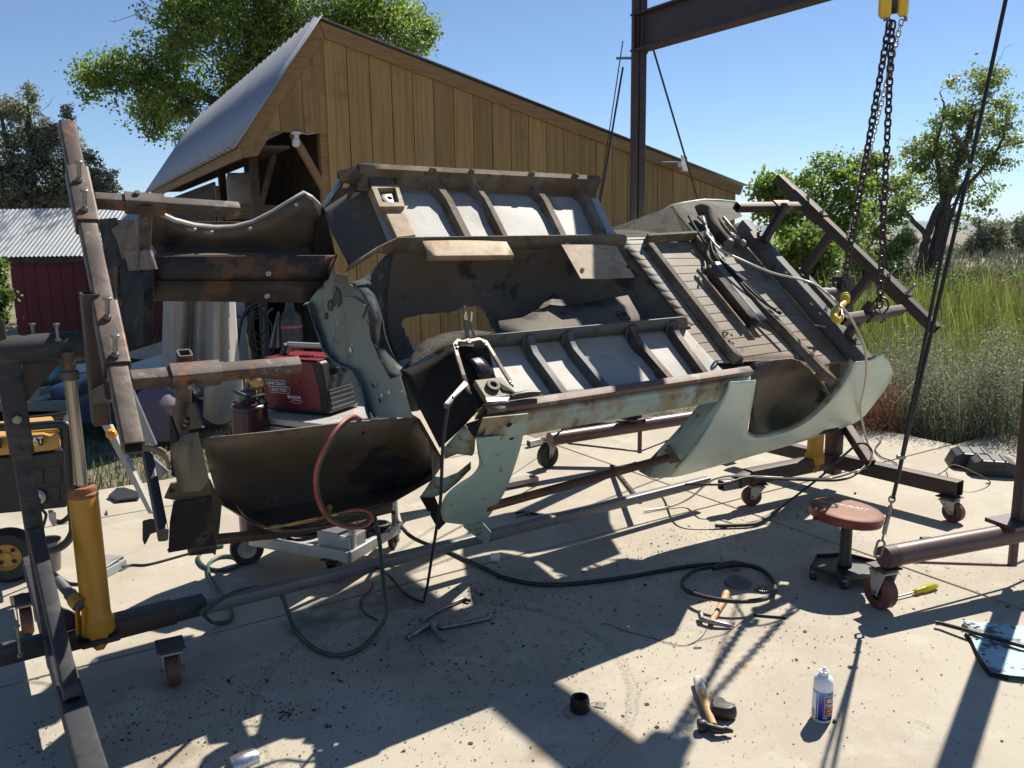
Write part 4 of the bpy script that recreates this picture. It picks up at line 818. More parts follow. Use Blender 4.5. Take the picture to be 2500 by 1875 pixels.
# white stone guard hanging off the front, amber lamp, strap
M['white_paint'] = mat('dirty white painted steel', (.42,.40,.36), [((.27,.25,.22), 9, .5, .66, .7), ((.25,.14,.08), 22, .64, .72, .6)], rough=.5)
mb = MB(); mb.plate([L('R2',790,900,.50), L('R2',860,905,.50), L('R2',1195,1590,.50), L('R2',1160,1590,.50)], .012); mb.build('stone_guard', M['white_paint'], car)
M['door_brace'] = mat('rusted iron bar', (.09,.04,.028), [((.2,.08,.035), 9, .5, .66, .7), ((.04,.025,.02), 18, .5, .65, .7)], rough=.75, bump=.3, bscale=120, bdist=.002)
M['pale_hose'] = mat('yellowed clear hose', (.55,.5,.36), rough=.3, spec=.6)
M['amber'] = mat('amber lens', (.75,.30,.03), rough=.25, spec=.6)
lc_ = L('R2',860,978,.475)
mb = MB(); mb.lathe([(0,.02),(.012,.018),(.02,.008),(.022,0),(.022,-.01),(0,-.01)], lc_, nrm(CAM-lc_), 16); mb.build('marker_lamp', M['amber'], car, smooth=40)
M['webbing'] = mat('frayed brown webbing', (.13,.105,.075), [((.22,.18,.13), 120, .5, .6, .8)], rough=.95, bump=.8, bscale=220, bdist=.004)
sp_ = smoothpath([L('R2',1110,1085,.46), L('R2',1170,1090,.45), L('R2',1230,1110,.45), L('R2',1280,1150,.46), L('R2',1305,1230,.48)])
sheet('strap', [[p + cn*.016 for p in sp_], [p - cn*.016 for p in sp_]], 'webbing', solid=.008, smooth=60)
M['grey_panel'] = mat('grey grille steel', (.27,.29,.29), [((.18,.18,.18), 9, .5, .65, .6)], rough=.5, metal=.2)
mb = MB(); mb.plate([L('R2',1030,640,.52), L('R2',1080,760,.52), L('R2',1210,1060,.53), L('R2',1130,1080,.52), L('R2',1075,830,.52)], .006); mb.build('grille_panel', M['grey_panel'], car)
mb = MB(); mb.plate([L('R2',1165,1140,.53), L('R2',1305,1265,.54), L('R2',1210,1345,.53), L('R2',1160,1200,.52)], .006); mb.build('grille_panel', M['grey_panel'], car)
mb = MB(); A, B = L('R2',1130,1100,.50), L('R2',1260,1760,.46); mb.sqtube(A, B, .03, .05, cn, hollow=False); mb.build('grille_post', M['black_plastic'], car)
mb = MB(); A, B = L('R2',1115,1140,.49), L('R2',1215,1560,.47); mb.sqtube(A, B, .008, .03, cn, hollow=False); mb.build('grille_edge', M['grey_panel'], car)
mb = MB(); mb.plate([T('R8',0,790,-.75), T('R8',40,780,-.75), T('R8',90,790,-.75), T('R8',100,850,-.75), T('R8',40,870,-.75), T('R8',10,930,-.75), T('R8',0,900,-.75)], .006, cw*.5+cu); mb.build('bumper_bracket', M['black_plastic'], car)
# ------------------------------------------------------------------ car rotisserie: two stands on castors, tilting arms, jacks, joining bar
pF = G('D',120,1407,.15); pF[2] = 0
pR = G('D',1800,990,.2); pR[2] = 0
rot = thing('car_rotisserie', (pF+pR)/2, 'rusty square tube car rotisserie holding the car shell at both ends', 'rotisserie')
def sq(name, p, q, w_, h_, hint, mt, hollow=True, parent=None, wall=.006, rad=.008):
    mb = MB(); mb.sqtube(p, q, w_, h_, hint, wall=wall, rad=rad, hollow=hollow); return mb.build(name, M[mt], parent or rot, smooth=30)
def hexbolt(base, axis, ln, r_, parent=None, nut=True, name='bolt'):
    ax = nrm(axis); _, x, y = MB().frame(ax, V(.3,.9,.1)); mb = MB()
    def ring(h, rr, n=6): return [base + ax*h + rr*(math.cos(a)*x + math.sin(a)*y) for a in [2*math.pi*k/n for k in range(n)]]
    if nut: mb.grid([ring(0, r_*1.05), ring(r_*.9, r_*1.05)], closed=True); mb.poly(ring(r_*.9, r_*1.05))
    mb.grid([ring(0, r_*.55, 10), ring(ln, r_*.55, 10)], closed=True)
    mb.grid([ring(ln, r_), ring(ln + r_*.75, r_)], closed=True); mb.poly(ring(ln, r_)); mb.poly(ring(ln + r_*.75, r_))
    mb.lathe([(0, r_*.82),(r_*.8, r_*.8),(r_*.95, r_*.7)], base + ax*ln, ax, 12)
    return mb.build(name, M['bolt'], parent or rot)
SA = .20
top_, bot_ = S('R1',518,185,SA), S('R2',1030,1085,SA)
da = nrm(top_ - bot_); la_ = np.linalg.norm(top_ - bot_)
def A_(f): return lerp(bot_, top_, f)
sq('tilt_arm', bot_, top_, .056, .052, cn, 'steel_rust')
def farm(reg, x, y): p = S(reg,x,y,SA); return float(np.dot(p-bot_, da)/la_)
f1, f2 = farm('R1',590,548), farm('R1',668,960); f3, f4 = farm('R2',820,5), farm('R2',915,480)
sq('arm_sleeve', A_(f2), A_(f1), .072, .068, cn, 'steel_rust'); sq('arm_sleeve', A_(f4), A_(f3), .072, .068, cn, 'steel_rust')
for reg, x, y in (('R1',612,605),('R1',655,830),('R2',830,85),('R2',890,375)):
    hexbolt(S(reg,x,y,SA+.034), cn*.9+cw*.25, .062, .0125)
# front swing tubes
def swing(a0, a1, wd, sl0, sl1, leg_top, leg_bot, plate, mt='steel_rust', stub=None, s=SA):
    sq('swing_tube', a0, a1, wd, wd, cn, mt)
    sq('swing_sleeve', lerp(a0,a1,sl0), lerp(a0,a1,sl1), wd+.014, wd+.014, cn, mt)
    sq('drop_leg', leg_top, leg_bot, wd-.004, wd-.004, cu, mt)
    mb = MB(); mb.plate(plate, .008); mb.build('foot_plate', M[mt], rot)
u0, u1 = S('R1',735,758,SA), S('R1',1842,828,SA-.0)
lg0, lg1 = S('R1',1118,775,SA+.0) - cw*.05, S('R1',1105,1275,SA-.18)
swing(u0, u1, .046, .19, .46, S('R1',1118,770,SA+.02), L('R1',1103,1280,lts(S('R1',1118,770,SA+.02))[0]+.01), [L('R1',965,1145,.60), L('R1',1165,1138,.60), L('R1',1210,1285,.60), L('R1',1000,1300,.60)])
b0, b1 = S('R2',1010,562,SA), S('Q7',752,935,SA)
swing(b0, b1, .046, .215, .50, S('R2',1425,350,SA+.02), L('R2',1412,820,lts(S('R2',1425,350,SA+.02))[0]+.0), [L('R2',1285,762,.58), L('R2',1508,735,.58), L('R2',1568,928,.58), L('R2',1345,965,.58)])
hexbolt(S('R2',1470,600,SA), -cn*.5-cv*.5+cu*.3, .02, .012); hexbolt(L('R2',1440,905,.57), cn, .02, .010); hexbolt(S('R1',1058,705,SA+.03), cn, .0, .010)
# front spindle
sp0, sp1 = FP('R2',110,335,pF), None
pv = pF + ZZ*FP('R2',110,335,pF)[2]
ptop_ = FP('R2',30,265,pF); ptop_[1] = pF[1]
def pp(z): return lerp(pF, ptop_, z/ptop_[2])
spc = pp(pv[2])
mb = MB(); mb.tube([spc - cu*.02, spc + cu*.30], .052, 24); mb.build('spindle_pipe', M['mill_steel'], rot, smooth=50)
for reg, x in (('R2',262),('R2',450)):
    hexbolt(FP(reg,x,262,pF+cu*.1) , ZZ, .055, .0115)
a_, b_ = L('R1',690,1470,.36), L('R2',780,890,.36)
sq('spindle_plate', b_, a_, .05, .07, cn, 'steel_rust_dark'); sq('spindle_stub', spc + cu*.28, spc + cu*.36, .11, .11, cn, 'steel_rust_dark', hollow=False)
sq('arm_bracket', lerp(a_,b_,.2), S('R2',800,60,SA-.02), .05, .05, cu, 'steel_rust_dark', hollow=False)
sq('arm_bracket', lerp(a_,b_,.8), S('R2',880,640,SA-.02), .05, .05, cu, 'steel_rust_dark', hollow=False)
# front post, sleeve, base
pz = FP('R2',60,265,pF)[2]; zs = FP('R2',120,1128,pF)[2]
sq('post', pp(.1), pp(pz-.1), .060, .060, cu, 'mill_steel'); sq('post_sleeve', pp(zs), pp(pz), .076, .076, cu, 'mill_steel'); sq('post_cap', pp(pz) - cu*.02, pp(pz+.075) - cu*.02, .06, .06, cu, 'steel_rust_dark')
hexbolt(pp(pz-.27) - cv*.046, -cv, .004, .016)
mb = MB(); mb.plate([spc + cu*.045 - ZZ*.05, spc + cu*.17 - ZZ*.05, spc + cu*.045 - ZZ*.19], .008, cv); mb.build('gusset', M['steel_rust_dark'], rot)
zb = .19
sq('base_beam', pF - cu*.75 + ZZ*zb, pF + cu*.02 + ZZ*zb, .062, .07, ZZ, 'mill_steel'); e1 = G('R3',1112,830,zb)
LBm = float(np.dot(e1-pF, cu))
sq('base_beam', pF + cu*.0 + ZZ*zb, pF + cu*LBm + ZZ*zb, .10, .075, ZZ, 'steel_rust_dark')
mb = MB(); mb.prism([pF + cu*.03 + ZZ*(zb+.04) - cv*.01, pF + cu*.14 + ZZ*(zb+.04) - cv*.01, pF + cu*.03 + ZZ*(zb+.13) - cv*.01], cv*.02); mb.build('gusset', M['mill_steel'], rot)
sq('cross_beam', pF - cv*1.0 + ZZ*(zb-.0), pF - cv*.04 + ZZ*(zb-.0), .074, .074, ZZ, 'mill_steel'); sq('cross_beam', pF + cv*.04 + ZZ*zb, pF + cv*.95 + ZZ*zb, .074, .074, ZZ, 'mill_steel')
sq('brace', pp(.62) - cv*.03, pF - cv*.56 + ZZ*(zb+.03), .066, .05, cu, 'mill_steel')
sq('bar_sleeve', pF + cu*LBm + ZZ*zb, pF + cu*(LBm+.12) + ZZ*zb, .072, .072, ZZ, 'mill_steel')
eR = G('Q1',650,1190,.165); LRb = float(np.dot(eR-pF, cu))
sq('joining_bar', pF + cu*(LBm+.1) + ZZ*.175, pF + cu*LRb + ZZ*.165, .05, .05, ZZ, 'grey_bar')
hexbolt(G('R3',125,990,zb+.04), ZZ, .11, .010)
def caster(c, roll, zt, parent=None, r_=.07, wd=.05, fork='white_zinc', wheel='red_wheel', offs=.03):
    """swivel castor: tread, hub, fork, plate; c = ground contact, roll = rolling direction"""
    roll = nrm(roll); ax = nrm(np.cross(roll, ZZ)); cc = np.asarray(c) + ZZ*r_
    par = parent or rot
    mb = MB(); prof = [(r_*.45,-wd/2),(r_*.93,-wd/2),(r_,-wd*.38),(r_,wd*.38),(r_*.93,wd/2),(r_*.45,wd/2)]
    mb.lathe(prof, cc, ax, 28); wh = mb.build('wheel', M[wheel], par, smooth=35)
    mb = MB(); mb.lathe([(0,-wd*.42),(r_*.2,-wd*.5),(r_*.2,-wd*.3),(r_*.72,-wd*.26),(r_*.72,wd*.26),(r_*.2,wd*.3),(r_*.2,wd*.5),(0,wd*.42)], cc, ax, 20); mb.build('hub', M['steel_rust_dark'], wh, smooth=40)
    tp = cc + roll*offs
    for sg in (-1,1):
        o = ax*sg*(wd/2+.009); mb = MB()
        mb.plate([cc - roll*.016 - ZZ*.012 + o, cc + roll*.014 - ZZ*.014 + o, cc + roll*(offs+.045) + ZZ*(zt-r_-.02) + o, cc + roll*(offs-.045) + ZZ*(zt-r_-.02) + o], .005, ax); mb.build('fork', M[fork], par, bevel=.002)
        mb = MB(); mb.lathe([(0,.0),(.012,0),(.012,.008),(0,.008)], cc + ax*sg*(wd/2+.011), ax*sg, 6); mb.build('axle_nut', M['bolt'], par)
    mb = MB(); t0 = V(cc[0], cc[1], zt) + roll*offs; mb.box(t0 - ZZ*.022, .09, wd+.03, .008, roll, ax, ZZ); mb.lathe([(0,-.02),(.032,-.018),(.036,-.010),(.03,-.005),(0,-.005)], t0, ZZ, 18); mb.build('swivel', M[fork], par, smooth=40)
    mb = MB(); mb.box(t0 - ZZ*.002, .115, .10, .006, roll, ax, ZZ); mb.build('mount_plate', M['steel_rust_dark'], par, bevel=.001)
caster(G('R3',1045,1155), nrm(cv*.98+cu*.12), .15, wheel='red_wheel', r_=.060, wd=.045)
caster(G('R3',170,850), cv, .15, r_=.060, wd=.045)
caster(pF - cv*.92 - cu*.02, cv, .15, r_=.060, wd=.045)
# jack
def jack(c, zt, rod_top, r_=.052, parent=None, cut=None):
    j = MB(); j.lathe([(0,.0),(r_*1.18,0),(r_*1.2,.012),(r_*1.2,.05),(r_*1.05,.06),(r_,.075),(r_,zt),(r_*.97,zt+.006),(r_*.5,zt+.008)], c, ZZ, 32)
    jo = j.build('jack', M['jack'], rot, smooth=35)
    m2 = MB(); m2.lathe([(r_*.99,zt-.012),(r_*1.02,zt-.008),(r_*1.02,zt+.002),(r_*.93,zt+.008),(r_*.95,zt+.02),(r_*.88,zt+.028),(r_*.5,zt+.03)], c, ZZ, 32); m2.build('collar', M['jack_rust'], jo, smooth=35)
    m3 = MB(); m3.lathe([(.021,zt+.02),(.021,rod_top),(0,rod_top)], c, ZZ, 20); m3.build('rod', M['chrome_rod'], jo, smooth=40)
    m4 = MB(); m4.lathe([(.021,rod_top-.001),(.03,rod_top),(.03,rod_top+.03),(.022,rod_top+.035),(.022,rod_top+.10),(0,rod_top+.1)], c, ZZ, 16); m4.build('rod_end', M['steel_rust'], jo, smooth=30)
    m5 = MB(); f_ = nrm(CAM*V(1,1,0)-np.asarray(c)*V(1,1,0)); s_ = nrm(np.cross(f_,ZZ)); m5.plate([np.asarray(c)+f_*r_*.9+s_*.03+ZZ*.02, np.asarray(c)+f_*r_*.9+s_*.03-ZZ*.03, np.asarray(c)+f_*r_*.9+s_*.012-ZZ*.055, np.asarray(c)+f_*r_*.9-s_*.012-ZZ*.055, np.asarray(c)+f_*r_*.9-s_*.03-ZZ*.03, np.asarray(c)+f_*r_*.9-s_*.03+ZZ*.02], .012, f_); m5.lathe([(0,0),(.014,0),(.014,.02),(0,.02)], np.asarray(c)+f_*r_*.9-ZZ*.035, f_, 8); m5.build('lug', M['jack'], jo, bevel=.002)
    return jo
jb_ = FP('R3',590,838,G('D',210,1395,.15)); jtop = FP('R3',508,12,jb_)[2]; rodt = FP('R2',528,560,jb_)[2]
jo = jack(jb_, jtop - jb_[2], rodt - jb_[2], .050)
hp0, hp1 = FP('R3',345,530,jb_+V(0,.05,0)), FP('R3',482,685,jb_-V(0,.06,0))
mb = MB(); mb.tube([hp0, hp1], .019, 16); mb.tube([lerp(hp0,hp1,.55), lerp(hp0,hp1,.98)], .023, 16); mb.build('pump_handle', M['grey_bar'], jo, smooth=50)
mb = MB(); mb.lathe([(.026,0),(.028,.01),(.028,.04),(.026,.05)], hp1 - nrm(hp1-hp0)*.05, nrm(hp1-hp0), 16); mb.build('handle_socket', M['jack'], jo, smooth=40)
for dx in (-.012,.012):
    a2, b2 = hp1 + V(dx,0,-.01), FP('R3',492,850,jb_-V(0,.05,0)) + V(dx,0,0); mb = MB(); mb.plate([a2+V(-.0,0,0)+V(.0,.012,0), b2+V(0,.014,0), b2+V(0,-.014,0), a2+V(0,-.012,0)], .006, V(1,0,0)); mb.build('linkage', M['jack'], jo)
mb = MB(); mb.box(jb_ - ZZ*.02, .13, .13, .02, cu, cv, ZZ); mb.build('base_plate', M['mill_steel'], jo, bevel=.003)
# ---- rear stand
sq('base_beam', pR + ZZ*zb, G('Q1',800,1140,zb) , .085, .09, ZZ, 'steel_rust_dark')
sq('bar_sleeve', G('Q1',740,1175,.17), G('Q1',640,1192,.17), .062, .062, ZZ, 'grey_bar')
sq('base_beam', G('Q1',800,1140,zb), G('Q1',735,1172,.18), .07, .07, ZZ, 'steel_rust_dark')
eB = G('Q1',2080,1205,zb+.04); eB = pR - cv*float(np.dot(pR-eB, cv)) + ZZ*zb
eB = G('Q1',2072,1212,zb)
sq('cross_beam', pR + ZZ*zb + nrm(eB-pR-ZZ*zb)*.03, eB, .085, .09, ZZ, 'steel_rust_dark')
sq('cross_beam', pR + ZZ*zb - nrm(eB-pR-ZZ*zb)*.03, pR + ZZ*zb - (eB-pR-ZZ*zb)*.95, .085, .09, ZZ, 'steel_rust_dark')
sq('brace', G('Q1',1535,1062,zb+.05), FP('Q1',1370,870,pR) + V(.03,0,.02), .06, .06, ZZ, 'steel_rust_dark')
sq('post', pR + ZZ*.1, pR + ZZ*1.2, .085, .085, cu, 'steel_rust_dark')
sq('post_sleeve', pR + ZZ*.95, pR + ZZ*1.38, .10, .10, cu, 'steel_rust_dark')
zc = 1.27
mb = MB(); mb.tube([pR + ZZ*zc + cu*.02, pR + ZZ*zc - cu*.22], .05, 20); mb.build('spindle_pipe', M['steel_rust_dark'], rot, smooth=50)
for dv in (.02,.07): hexbolt(pR + ZZ*(zc+.05) - cu*(.06+dv), ZZ, .02, .010)
caster(G('Q1',820,1312), nrm(cu*.6-cv*.35), .145, r_=.060, wd=.042)
caster(G('Q1',2030,1410), nrm(cv+cu*.0), .145, r_=.060, wd=.045)
caster(pR + cv*.85, cu, .145, r_=.06)
jb2 = FP('Q1',1203,1010,pR - cu*.16 + ZZ*.2); jb2[2] = .2
jack(jb2, .55, .92, .05)
# rear arm and swing tubes
SB = .17
t2, b2 = S('R7',1165,90,SB), S('R7',2165,1050,SB)
sq('tilt_arm', b2, t2, .060, .060, cn, 'steel_rust_dark')
d2 = nrm(t2-b2); l2 = np.linalg.norm(t2-b2)
def fb(x, y): return float(np.dot(S('R7',x,y,SB)-b2, d2)/l2)
def B_(f): return lerp(b2, t2, f)
sq('arm_sleeve', B_(fb(1440,355)), B_(fb(1270,190)), .076, .076, cn, 'steel_rust_dark'); sq('arm_sleeve', B_(fb(1985,860)), B_(fb(1810,690)), .076, .076, cn, 'steel_rust_dark')
for x, y in ((1350,215),(1437,312),(1862,712),(1978,825)): hexbolt(S('R7',x,y,SB+.036), cn*.8+cw*.1+cu*.3, .058, .0125)
def rswing(p, q, sl, leg, plate, wd=.048):
    sq('swing_tube', q, p, wd, wd, cn, 'steel_rust_dark'); sq('swing_sleeve', lerp(q,p,sl[0]), lerp(q,p,sl[1]), wd+.014, wd+.014, cn, 'steel_rust')
    sq('drop_leg', leg[0], leg[1], wd-.004, wd-.004, cu, 'steel_rust_dark')
    mb = MB(); mb.plate(plate, .008, cn); mb.build('foot_plate', M['steel_rust_dark'], rot)
p = S('R7',1290,272,SB-.01); q = S('R7',905,275,SB-.01)
k0 = S('R7',1212,262,SB+.03); k1 = S('R7',1075,490,.03)
rswing(p, q, (.58,.83), (k0, k1), [S('R7',985,430,.03), S('R7',1050,425,.03), S('R7',1125,520,.03), S('R7',1060,545,.03)])
p = S('R7',1945,925,SB-.01); q = S('R7',1570,985,SB-.01)
k0 = S('R7',1760,880,SB+.05); k1 = S('R7',1605,1085,.03)
rswing(p, q, (.40,.68), (k0, k1), [S('R7',1540,1030,.03), S('R7',1620,1060,.03), S('R7',1700,1140,.03), S('R7',1630,1150,.03)])
hexbolt(S('R7',1650,1120,.035), cn, .015, .010); hexbolt(S('R7',1040,440,.035), cn, .015, .010); hexbolt(S('R7',1840,985,SB-.03), -cn, .02, .010)
# rear spindle plate parallel to the arm, brackets
a_, b_ = S('R7',1600,545,SB-.10), S('R7',1395,800,SB-.22)
pc_ = pR + ZZ*zc - cu*.24
sq('spindle_plate', pc_ + cw*.22, pc_ - cw*.22, .05, .08, cn, 'steel_rust_dark')
sq('arm_bracket', pc_ + cw*.18, B_(.62) - cn*.02, .05, .05, cw, 'steel_rust_dark'); sq('arm_bracket', pc_ - cw*.18, B_(.36) - cn*.02, .05, .05, cw, 'steel_rust_dark')
# rusty brace across the door opening (bolted in the shell, ends at the quarter plate)
br0, br1 = T('R6',800,1490,-.80), T('Q1',345,1020,-.825)
mb = MB(); mb.sqtube(br0, br1 + nrm(br1-br0)*.0, .034, .034, cn, hollow=False); mb.build('door_brace', M['door_brace'] if 'door_brace' in M else M['steel_rust_dark'], car, smooth=30)
# ------------------------------------------------------------------ gantry crane
cl_ = G('R6',1210,1218); cnr = G('Q2',1345,940)
ZT = .30
tA0 = G('R6',1222,1030,.27); tA1 = G('R6',2165,885,.27)
dirA = nrm(tA1-tA0)
crane = thing('gantry_crane', (tA0[0]+.6, tA0[1]+.4, 0), 'dark oxide red steel gantry crane rising over the car shell', 'crane')
def pipe(name, p, q, r_, mt='maroon_pipe', n=20, parent=None):
    mb = MB(); mb.tube([p, q], r_, n); return mb.build(name, M[mt], parent or crane, smooth=50)
def ibar(name, p, q, w_, h_, hint, mt='beam_dark', hollow=True, parent=None):
    mb = MB(); mb.sqtube(p, q, w_, h_, hint, hollow=hollow, rad=.006); return mb.build(name, M[mt], parent or crane, smooth=30)
pipe('base_tube', tA0, tA0 + dirA*2.1, .048)
dirA2 = nrm(dirA*.85 + V(-.53,.85,0)*.3)
PA = G('R6',1745,900,.3); sA = float(np.dot(PA-tA0, dirA)); PA = tA0 + dirA*sA; PA[2] = 0
# twin channels of the far post
for sg in (-1, 1):
    c = PA + V(1,-.0,0)*sg*.026
    ibar('post_channel', c + ZZ*.3, c + ZZ*3.55, .046, .07, V(0,1,.01), hollow=False)
mb = MB(); mb.box(PA + ZZ*.335, .20, .16, .012, dirA, nrm(np.cross(ZZ,dirA)), ZZ); mb.build('foot_plate', M['maroon_pipe'], crane, bevel=.002)
ibar('drop_foot', PA + dirA*.05 + ZZ*.24, PA + dirA*.05 + ZZ*.06, .03, .03, V(0,1,0), 'maroon_pipe')
pipe('truss_rod', tA0 + dirA*.15 - ZZ*.05, PA + dirA*.05 + ZZ*.07, .007, n=8); pipe('truss_rod', PA + dirA*.05 + ZZ*.07, tA0 + dirA*1.6 - ZZ*.05, .007, n=8)
pipe('side_brace', PA + ZZ*.27, PA - dirA*.45 + V(-.4,.8,0)*.35 + ZZ*.27, .04)
caster(cl_, nrm(V(-.5,.85,0)*.2+dirA), .215, parent=crane, r_=.09, wd=.05, wheel='black_rubber')
caster(tA0 + dirA*2.05 - ZZ*tA0[2], dirA, .215, parent=crane, r_=.09, wd=.05, wheel='black_rubber')
ctmp = G('R6',1465,965); caster(ctmp, dirA, .215, parent=crane, r_=.085, wd=.05, wheel='red_wheel')
# near base tube
tB0 = G('Q2',1372,640,.255); tB1 = G('Q2',2100,505,.255); dirB = nrm(tB1-tB0)
PB = G('Q2',2215,490,.27); sB = float(np.dot(PB-tB0, dirB)); PB = tB0 + dirB*(sB+.035); PB[2] = 0
pipe('base_tube', tB0, tB0 + dirB*2.0, .048)
mb = MB(); mb.lathe([(.0489,-.002),(.0489,.06)], tB0, dirB, 24); mb.build('tube_end', M['steel_rust_dark'], crane, smooth=40)
caster(cnr, nrm(V(.35,-.9,0)), .20, parent=crane, r_=.078, wd=.055, wheel='red_wheel', offs=.01)
caster(tB0*V(1,1,0) + dirB*1.95, dirB, .20, parent=crane, r_=.08, wd=.055)
for sg in (-1,1):
    c = PB + dirB*sg*.026; ibar('post_channel', c + ZZ*.3, c + ZZ*3.55, .046, .07, V(0,1,.01), hollow=False)
mb = MB(); mb.box(PB + ZZ*.31, .30, .16, .02, dirB, nrm(np.cross(ZZ,dirB)), ZZ); mb.build('foot_plate', M['maroon_pipe'], crane, bevel=.002)
ibar('drop_foot', G('Q2',2140,690,.09)+ZZ*.19, G('Q2',2140,690,.09), .032, .032, V(0,1,0), 'maroon_pipe')
pipe('truss_rod', G('Q2',1500,668,.20), G('Q2',2140,690,.085), .007, n=8); pipe('truss_rod', G('Q2',2140,690,.085), G('Q2',2300,620,.085), .007, n=8)
# top beam between the posts
zB = FP('Q5',290,255,PA)[2]; bA = PA + ZZ*zB; bB = PB + ZZ*zB
db = nrm((bB-bA)*V(1,1,0)); sb_ = np.cross(ZZ, db); bh = .24
mb = MB(); a0, a1 = bA - db*.03, bB + db*.12
def ip(a): return [a + sb_*x + ZZ*z for x, z in ((-.055,0),(.055,0),(.055,.012),(.005,.014),(.005,bh-.014),(.055,bh-.012),(.055,bh),(-.055,bh),(-.055,bh-.012),(-.005,bh-.014),(-.005,.014),(-.055,.012))]
mb.grid([ip(a0), ip(a1)], closed=True); mb.poly(ip(a0)); mb.poly(ip(a1)); mb.build('top_beam', M['beam_dark'], crane)
mb = MB(); mb.box(bA + ZZ*(bh/2) + db*.012, .016, .13, bh+.02, db, sb_, ZZ); mb.build('end_plate', M['beam_dark'], crane)
for z in (.05,.12,.2): hexbolt(bA + ZZ*z + db*.02 + sb_*.06, db, .004, .012, parent=crane)
mb = MB(); q = FP('Q5',268,285,PA); mb.box(q, .16, .03, .012, V(1,0,0), V(0,1,0), ZZ); mb.build('cross_pin', M['bolt'], crane)
M['cable'] = mat('dark steel guy cable', (.03,.025,.025), rough=.5, metal=.4)
def cable(name, pts, r_=.006): 
    mb = MB(); mb.tube(pts, r_, 7); return mb.build(name, M['cable'], crane, smooth=60)
cable('guy_cable', [FP('Q5',390,235,PA), tA0 + dirA*1.98 + ZZ*.05], .007)
cable('guy_cable', [FP('Q5',243,330,PA), tA0 + dirA*.1 + ZZ*.05], .007); cable('guy_cable', [FP('Q5',243,200,PA+V(0,.05,0)), PA + V(-.45,.6,.3)], .004)
# guy of the near post: cable, thimble, turnbuckle, shackle
sh0 = tB0 + dirB*.02 + ZZ*.05
def gl(reg, x, y): return onplane(reg, x, y, sh0, nrm(np.cross(dirB, ZZ)))
c_top = gl('Q5',2135,-60); 
k1 = gl('Q2',1425,290)
cable('guy_cable', [c_top, gl('Q5',1960,760), k1], .0085)
cable('cable_tail', smoothpath([gl('Q5',1862,662), gl('Q5',1900,705), gl('Q5',1935,755), gl('Q5',1945,830), gl('Q6',700,330), gl('Q6',560,1010), gl('Q6',445,1590), gl('Q2',1440,230)]), .0075)
for reg, x, y in (('Q5',1948,812),('Q6',442,1583)):
    mb = MB(); mb.box(gl(reg,x,y), .035, .02, .018); mb.build('cable_clamp', M['bolt'], crane, bevel=.003)
def ringlink(c, d_up, side, ln, wd, r_, name, mt, parent):
    p_ = []
    for k in range(20):
        a = 2*math.pi*k/20; x_ = math.cos(a)*wd/2; y_ = math.sin(a)*wd/2 + (ln-wd)/2*(1 if math.sin(a) > 0 else -1); p_.append(c + side*x_ + d_up*y_)
    mb = MB(); mb.tube(p_, r_, 7, closed=True); return mb.build(name, M[mt], parent, smooth=60)
du = nrm(k1 - gl('Q2',1345,560)); sd_ = nrm(np.cross(du, V(0,1,0)))
ringlink(gl('Q2',1420,292), du, sd_, .028, .026, .004, 'eye', 'bolt', crane)
pipe('turnbuckle', gl('Q2',1412,330), gl('Q2',1372,500), .010, 'bolt', 10); pipe('turnbuckle_rod', gl('Q2',1420,300), gl('Q2',1360,545), .005, 'bolt', 8)
ringlink(gl('Q2',1345,588), nrm(du*.9), sd_, .075, .032, .0055, 'shackle', 'bolt', crane)
# ------------------------------------------------------------------ chain hoist
hx = np.array(REG['Q5'][:2]) + np.array([1572, 60])/2.011
best = None
for k in range(400):
    f = k/399; p = lerp(bA, bB, f); X, Y = topix(p - ZZ*.2, 'P')
    if best is None or abs(X-hx[0]) < best[0]: best = (abs(X-hx[0]), f)
hp_ = lerp(bA, bB, best[1])
zbot = FP('Q5',1572,98,hp_)[2]; ztop = zB - .09
hoist = thing('chain_hoist', hp_ + ZZ*zbot, 'yellow chain hoist hanging from the crane beam above the car shell', 'chain hoist')
hd = nrm(V(hp_[0], hp_[1], 0)); hs = V(hd[1], -hd[0], 0)
def hpx(x, y): return onplane('Q5', x, y, hp_, hd)
w1 = hpx(1498,30); w2 = hpx(1575,30); w3 = hpx(1578,30); w4 = hpx(1645,30)
zc_ = zbot + .105
for (pa, pb) in ((w1, w2 - hs*.012), (w3 + hs*.012, w4)):
    mid = (pa+pb)/2; mid[2] = zc_; wd = abs(np.dot(pb-pa, hs)); mb = MB(); mb.lathe([(0,-wd/2),(.075,-wd/2),(.092,-wd*.3),(.095,wd*.3),(.085,wd/2),(0,wd/2)], mid, hs, 28); mb.build('gear_cover', M['hoist'], hoist, smooth=35)
mid = (w2+w3)/2; mid[2] = zc_
mb = MB(); mb.lathe([(0,-.03),(.075,-.03),(.075,.03),(0,.03)], mid, hs, 24); mb.build('sprocket_guard', M['black_plastic'], hoist, smooth=30)
for x in (1530, 1545, 1630): 
    q = hpx(x, 98); mb = MB(); mb.lathe([(0,0),(.009,0),(.009,.02),(0,.02)], q - ZZ*.005, ZZ, 8); mb.build('guide_bolt', M['bolt'], hoist)
mb = MB(); mb.tube([V(mid[0],mid[1],zc_+.08), V(mid[0],mid[1],zB-.02)], .018, 10); mb.build('suspension', M['bolt'], hoist)
mb = MB(); mb.box(V(mid[0],mid[1],zB-.01), .14, .15, .05, db, sb_, ZZ); mb.build('trolley', M['beam_dark'], hoist, bevel=.004)
